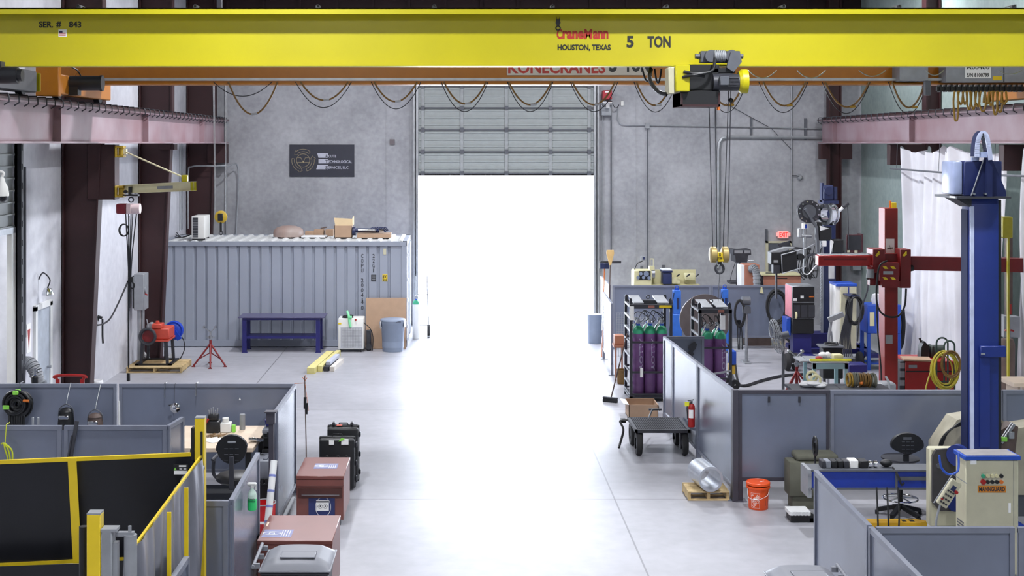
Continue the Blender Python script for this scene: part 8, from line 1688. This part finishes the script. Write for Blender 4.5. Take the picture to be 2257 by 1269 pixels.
b = MB(); yy = 16.95; b.cyl((X(1865, yy), yy, .07), (X(1903, yy), yy, .06), .035, seg=16); b.cyl((X(1889, yy), yy, .062), (X(1905, yy), yy, .06), .045, seg=16); b.box(X(1868, yy), X(1874, yy), yy - .04, yy + .04, .001, .08); b.box(X(1894, yy), X(1898, yy), yy - .04, yy + .04, .001, .03); solo('torch_part', 'black and chrome cylindrical part on the floor below the blue boom', 'machine part', b, M['steel'])
# pallet jack forks
y = 16.93
t = T('pallet_jack', 'yellow pallet jack fork lying low in front of the stool', 'pallet jack', (X(1975, y), y + .1, 0)); zf = .12; b = MB(); xa_, xb_ = X(1903, y), X(2049, y)
b.prism([(xa_, y), (xb_ - .12, y), (xb_, y + .09), (xb_ - .12, y + .18), (xa_, y + .18)], .05, zf, 'XY'); fk = t.part('fork', b, mat('jack_yellow', (238, 184, 34), .4)); b = MB(); b.box(xa_ - .3, xa_, y - .0, y + .2, .05, zf); t.part('fork_root', b, mat('jack_yellow', (238, 184, 34)))
b = MB(); b.box(X(1993, y), X(2002, y), y + .06, y + .14, zf, zf + .002); b.box(X(2010, y), X(2020, y), y + .06, y + .14, zf, zf + .002); t.part('roller_opening', b, M['black'], fk)
for xx in (xa_ + .1, X(2006, y)): t.part('roller', MB().cyl((xx, y + .04, .036), (xx, y + .16, .036), .035), M['rubber'])
# cables dropping from boom
for k, (a, c_, lab) in enumerate(((1932, 1923, 'left'), (1955, 1947, 'middle'), (1979, 1965, 'right'))):
    b = MB(); yy = 16.5; b.tube(spline([(X(a, yy), yy + .0, zb0 + .05), (X(a - 3, yy), yy - .1, .35), (X(c_, yy), yy - .2, .05), (X(c_ - 4, 15.6), 15.6, .02), (X(c_ - 10, 14.5), 14.5, .02)]), .011); solo('drop_cable', 'black cable drooping from the blue boom to the floor, %s of three' % lab, 'cable', b, M['black'])
# beige control cabinet
y = 15.2; x0, x1 = X(2128, y), X(2245, y); zt = Z(1004, y)
t = T('control_cabinet', 'beige control cabinet with a blue rimmed top and push buttons before the blue mast', 'control cabinet', ((x0 + x1) / 2, y + .3, 0))
bd = t.part('cabinet_body', MB().box(x0, x1, y, y + .30, .02, zt - .05, .01), M['beige']); b = MB(); b.box(x0 - .015, x1 + .02, y - .02, y + .33, zt - .05, zt, .006); tp = t.part('cabinet_top', b, M['blue2']); t.part('top_plate', MB().box(x0 + .01, x1 - .01, y + .005, y + .31, zt + .0005, zt + .004), mat('top_greyed', (150, 146, 146), .5), tp)
b = MB(); b.box(x1 - .06, x1 - .055, y - .004, y - .0005, .05, zt - .06); t.part('door_seam', b, M['grey'], bd)
cols = ['green', 'cream', 'cream', 'cream', 'black']; rows2 = ['red', 'black', 'black', 'black', 'horange']
for j, (py, cc_) in enumerate(((1048, cols), (1061, rows2))):
    for k in range(5):
        px = 2166 + k * 10; b = MB(); b.cyl((X(px, y), y - .025, Z(py, y)), (X(px, y), y, Z(py, y)), .022 if (j, k) != (1, 0) else .03, seg=14); t.part('push_button', b, M[cc_[k]], bd)
t.part('button_panel', MB().box(X(2158, y), X(2212, y), y - .004, y - .0005, Z(1068, y), Z(1041, y)), mat('panel_beige', (198, 194, 172), .5), bd)
pl = t.part('brand_plate', MB().box(X(2155, y), X(2217, y), y - .006, y - .0005, Z(1085, y), Z(1070, y)), mat('plate_orange', (206, 128, 34), .45), bd); b = MB(); px_text(b, 'MANNGUARD', 2158, 2215, 1072.5, 1082.5, y - .007); t.part('lettering', b, M['dark'], pl)
b = MB(); b.box(X(2139, y), X(2152, y), y - .005, y - .0005, Z(1023, y), Z(1011, y)); b.box(X(2222, y), X(2227, y), y - .012, y - .0005, Z(1129, y), Z(1108, y)); t.part('sticker', b, M['paper'], bd)
b = MB()
for k in range(8): b.box(x0 - .004, x0 - .0005, y + .05, y + .25, .35 + k * .035, .365 + k * .035)
t.part('side_vents', b, M['dgrey'], bd)
# teach pendant
yy = 15.0
t = T('teach_pendant', 'grey hand held control pendant with coloured buttons hanging left of the beige cabinet', 'pendant control', (X(2090, yy), yy, Z(1110, yy)))
q = Matrix.Translation((X(2092, yy), yy, Z(1086, yy))) @ Matrix.Rotation(math.radians(-33), 4, 'Y').inverted()
b = MB(); b.m = q; b.box(-.06, .07, -.02, .05, -.17, .16, .012); bd = t.part('housing', b, M['beige'])
b = MB(); b.m = q
for i in range(3):
    for j in range(4): b.cyl((-.035 + i * .033, -.035, -.13 + j * .05), (-.035 + i * .033, -.02, -.13 + j * .05), .011, seg=10)
t.part('buttons', b, M['dark'], bd); b = MB(); b.m = q; b.box(-.02, .03, -.026, -.02, .04, .10); t.part('display', b, M['navy'], bd); b = MB(); b.m = q; b.cyl((.05, -.045, .05), (.05, -.02, .05), .02); b.cyl((-.045, -.04, -.1), (-.045, -.02, -.1), .012); t.part('red_button', b, M['red'], bd)
b = MB(); b.m = q; b.tube([(-.1, -.03, -.19), (-.1, -.03, .2), (.1, -.03, .2)], .006); t.part('hanger_frame', b, M['galv'])
b = MB(); b.tube(spline([(X(2070, yy), yy, Z(1003, yy)), (X(2074, yy), yy - .02, Z(1030, yy)), (X(2090, yy), yy - .02, Z(1044, yy)), (X(2110, yy), yy - .02, Z(1035, yy)), (X(2116, yy), yy + .05, Z(1000, yy))]), .013, 8); t.part('blue_cable', b, M['blue2']); b = MB(); b.tube(spline([(X(2072, yy), yy, Z(1112, yy)), (X(2066, yy), yy, Z(1135, yy)), (X(2063, yy), yy, Z(1160, yy)), (X(2060, yy), yy, .1)]), .012); t.part('grey_cable', b, M['grey'])
# positioner with dark face plate
y = 16.08
t = T('welding_positioner', 'beige positioner with a dark eight sided face plate between blue boom and beige cabinet', 'positioner', (X(2095, y), y + .2, 0))
ps = [(2056, 1005), (2064, 991), (2106, 988), (2112, 1000), (2112, 1112), (2100, 1126), (2072, 1126), (2056, 1108)]
b = MB(); b.prism([(X(a, y), Z(c_, y)) for a, c_ in ps], y, y + .05); fp = t.part('face_plate', b, mat('plate_dark', (62, 60, 62), .5)); b = MB(); b.cyl((X(2069, y), y - .015, Z(1026, y)), (X(2069, y), y, Z(1026, y)), .03); t.part('face_bolt', b, M['dgrey'], fp)
t.part('body', MB().box(X(2053, y), X(2125, y), y + .055, y + .2, .3, Z(990, y), .02), M['beige']); t.part('pedestal', MB().box(X(2070, y), X(2120, y), y + .05, y + .4, .02, .3), M['white']); b = MB(); b.cyl((X(2104, y), y - .03, Z(1110, y)), (X(2104, y), y, Z(1110, y)), .09, seg=22); t.part('blue_hub', b, MBL); b = MB(); b.cyl((X(2102, y), y - .1, Z(1000, y)), (X(2112, y), y - .04, Z(1000, y)), .13, seg=22); t.part('blue_hub', b, MBL)
b = MB(); b.box(X(2076, y), X(2112, y), y - .3, y - .05, .002, .18, .01); solo('white_block', 'white block on the floor before the dark eight sided face plate', 'block', b, M['white'])
y = 17.6
t = T('beige_hood', 'beige slanted machine hood with cables partly behind the blue mast', 'machine', (X(2150, y), y, 0))
b = MB(); b.prism([(X(2070, y), Z(985, y)), (X(2090, y), Z(955, y)), (X(2110, y), Z(925, y)), (X(2190, y), Z(912, y)), (X(2235, y), Z(945, y)), (X(2300, y), Z(935, y)), (X(2300, y), .3), (X(2070, y), .3)], y, y + .4); t.part('hood', b, mat('hood_beige', (168, 162, 142), .5)); t.part('stand', MB().box(X(2080, y), X(2280, y), y + .05, y + .35, .001, .3), M['dgrey'])
b = MB()
for k in range(5): b.tube(spline([(X(2064 + k * 2, y), y - .05, Z(995 - k * 3, y)), (X(2070 + k * 3, y), y - .08, Z(965 - k * 3, y)), (X(2090 + k * 3, y), y - .08, Z(943 - k * 2, y)), (X(2118, y), y - .05, Z(934 - k * 2, y))]), .012)
t.part('cable', b, M['black']); b = MB(); b.prism([(X(2197, y - .2), Z(952, y - .2)), (X(2230, y - .2), Z(932, y - .2)), (X(2243, y - .2), Z(940, y - .2)), (X(2236, y - .2), Z(1000, y - .2)), (X(2197, y - .2), Z(995, y - .2))], y - .22, y - .03); t.part('dark_bracket', b, M['brown'])
b = MB(); b.cyl((X(2205, y - .3), y - .3, Z(975, y - .3)), (X(2236, y - .3), y - .26, Z(935, y - .3)), .035); b.box(X(2220, y - .3), X(2234, y - .3), y - .34, y - .26, Z(966, y - .3), Z(950, y - .3), .01); t.part('clamp', b, M['steel']); t.part('lime_tape', MB().box(X(2205, y - .3), X(2218, y - .3), y - .34, y - .27, Z(972, y - .3), Z(962, y - .3), .006), M['lime'])
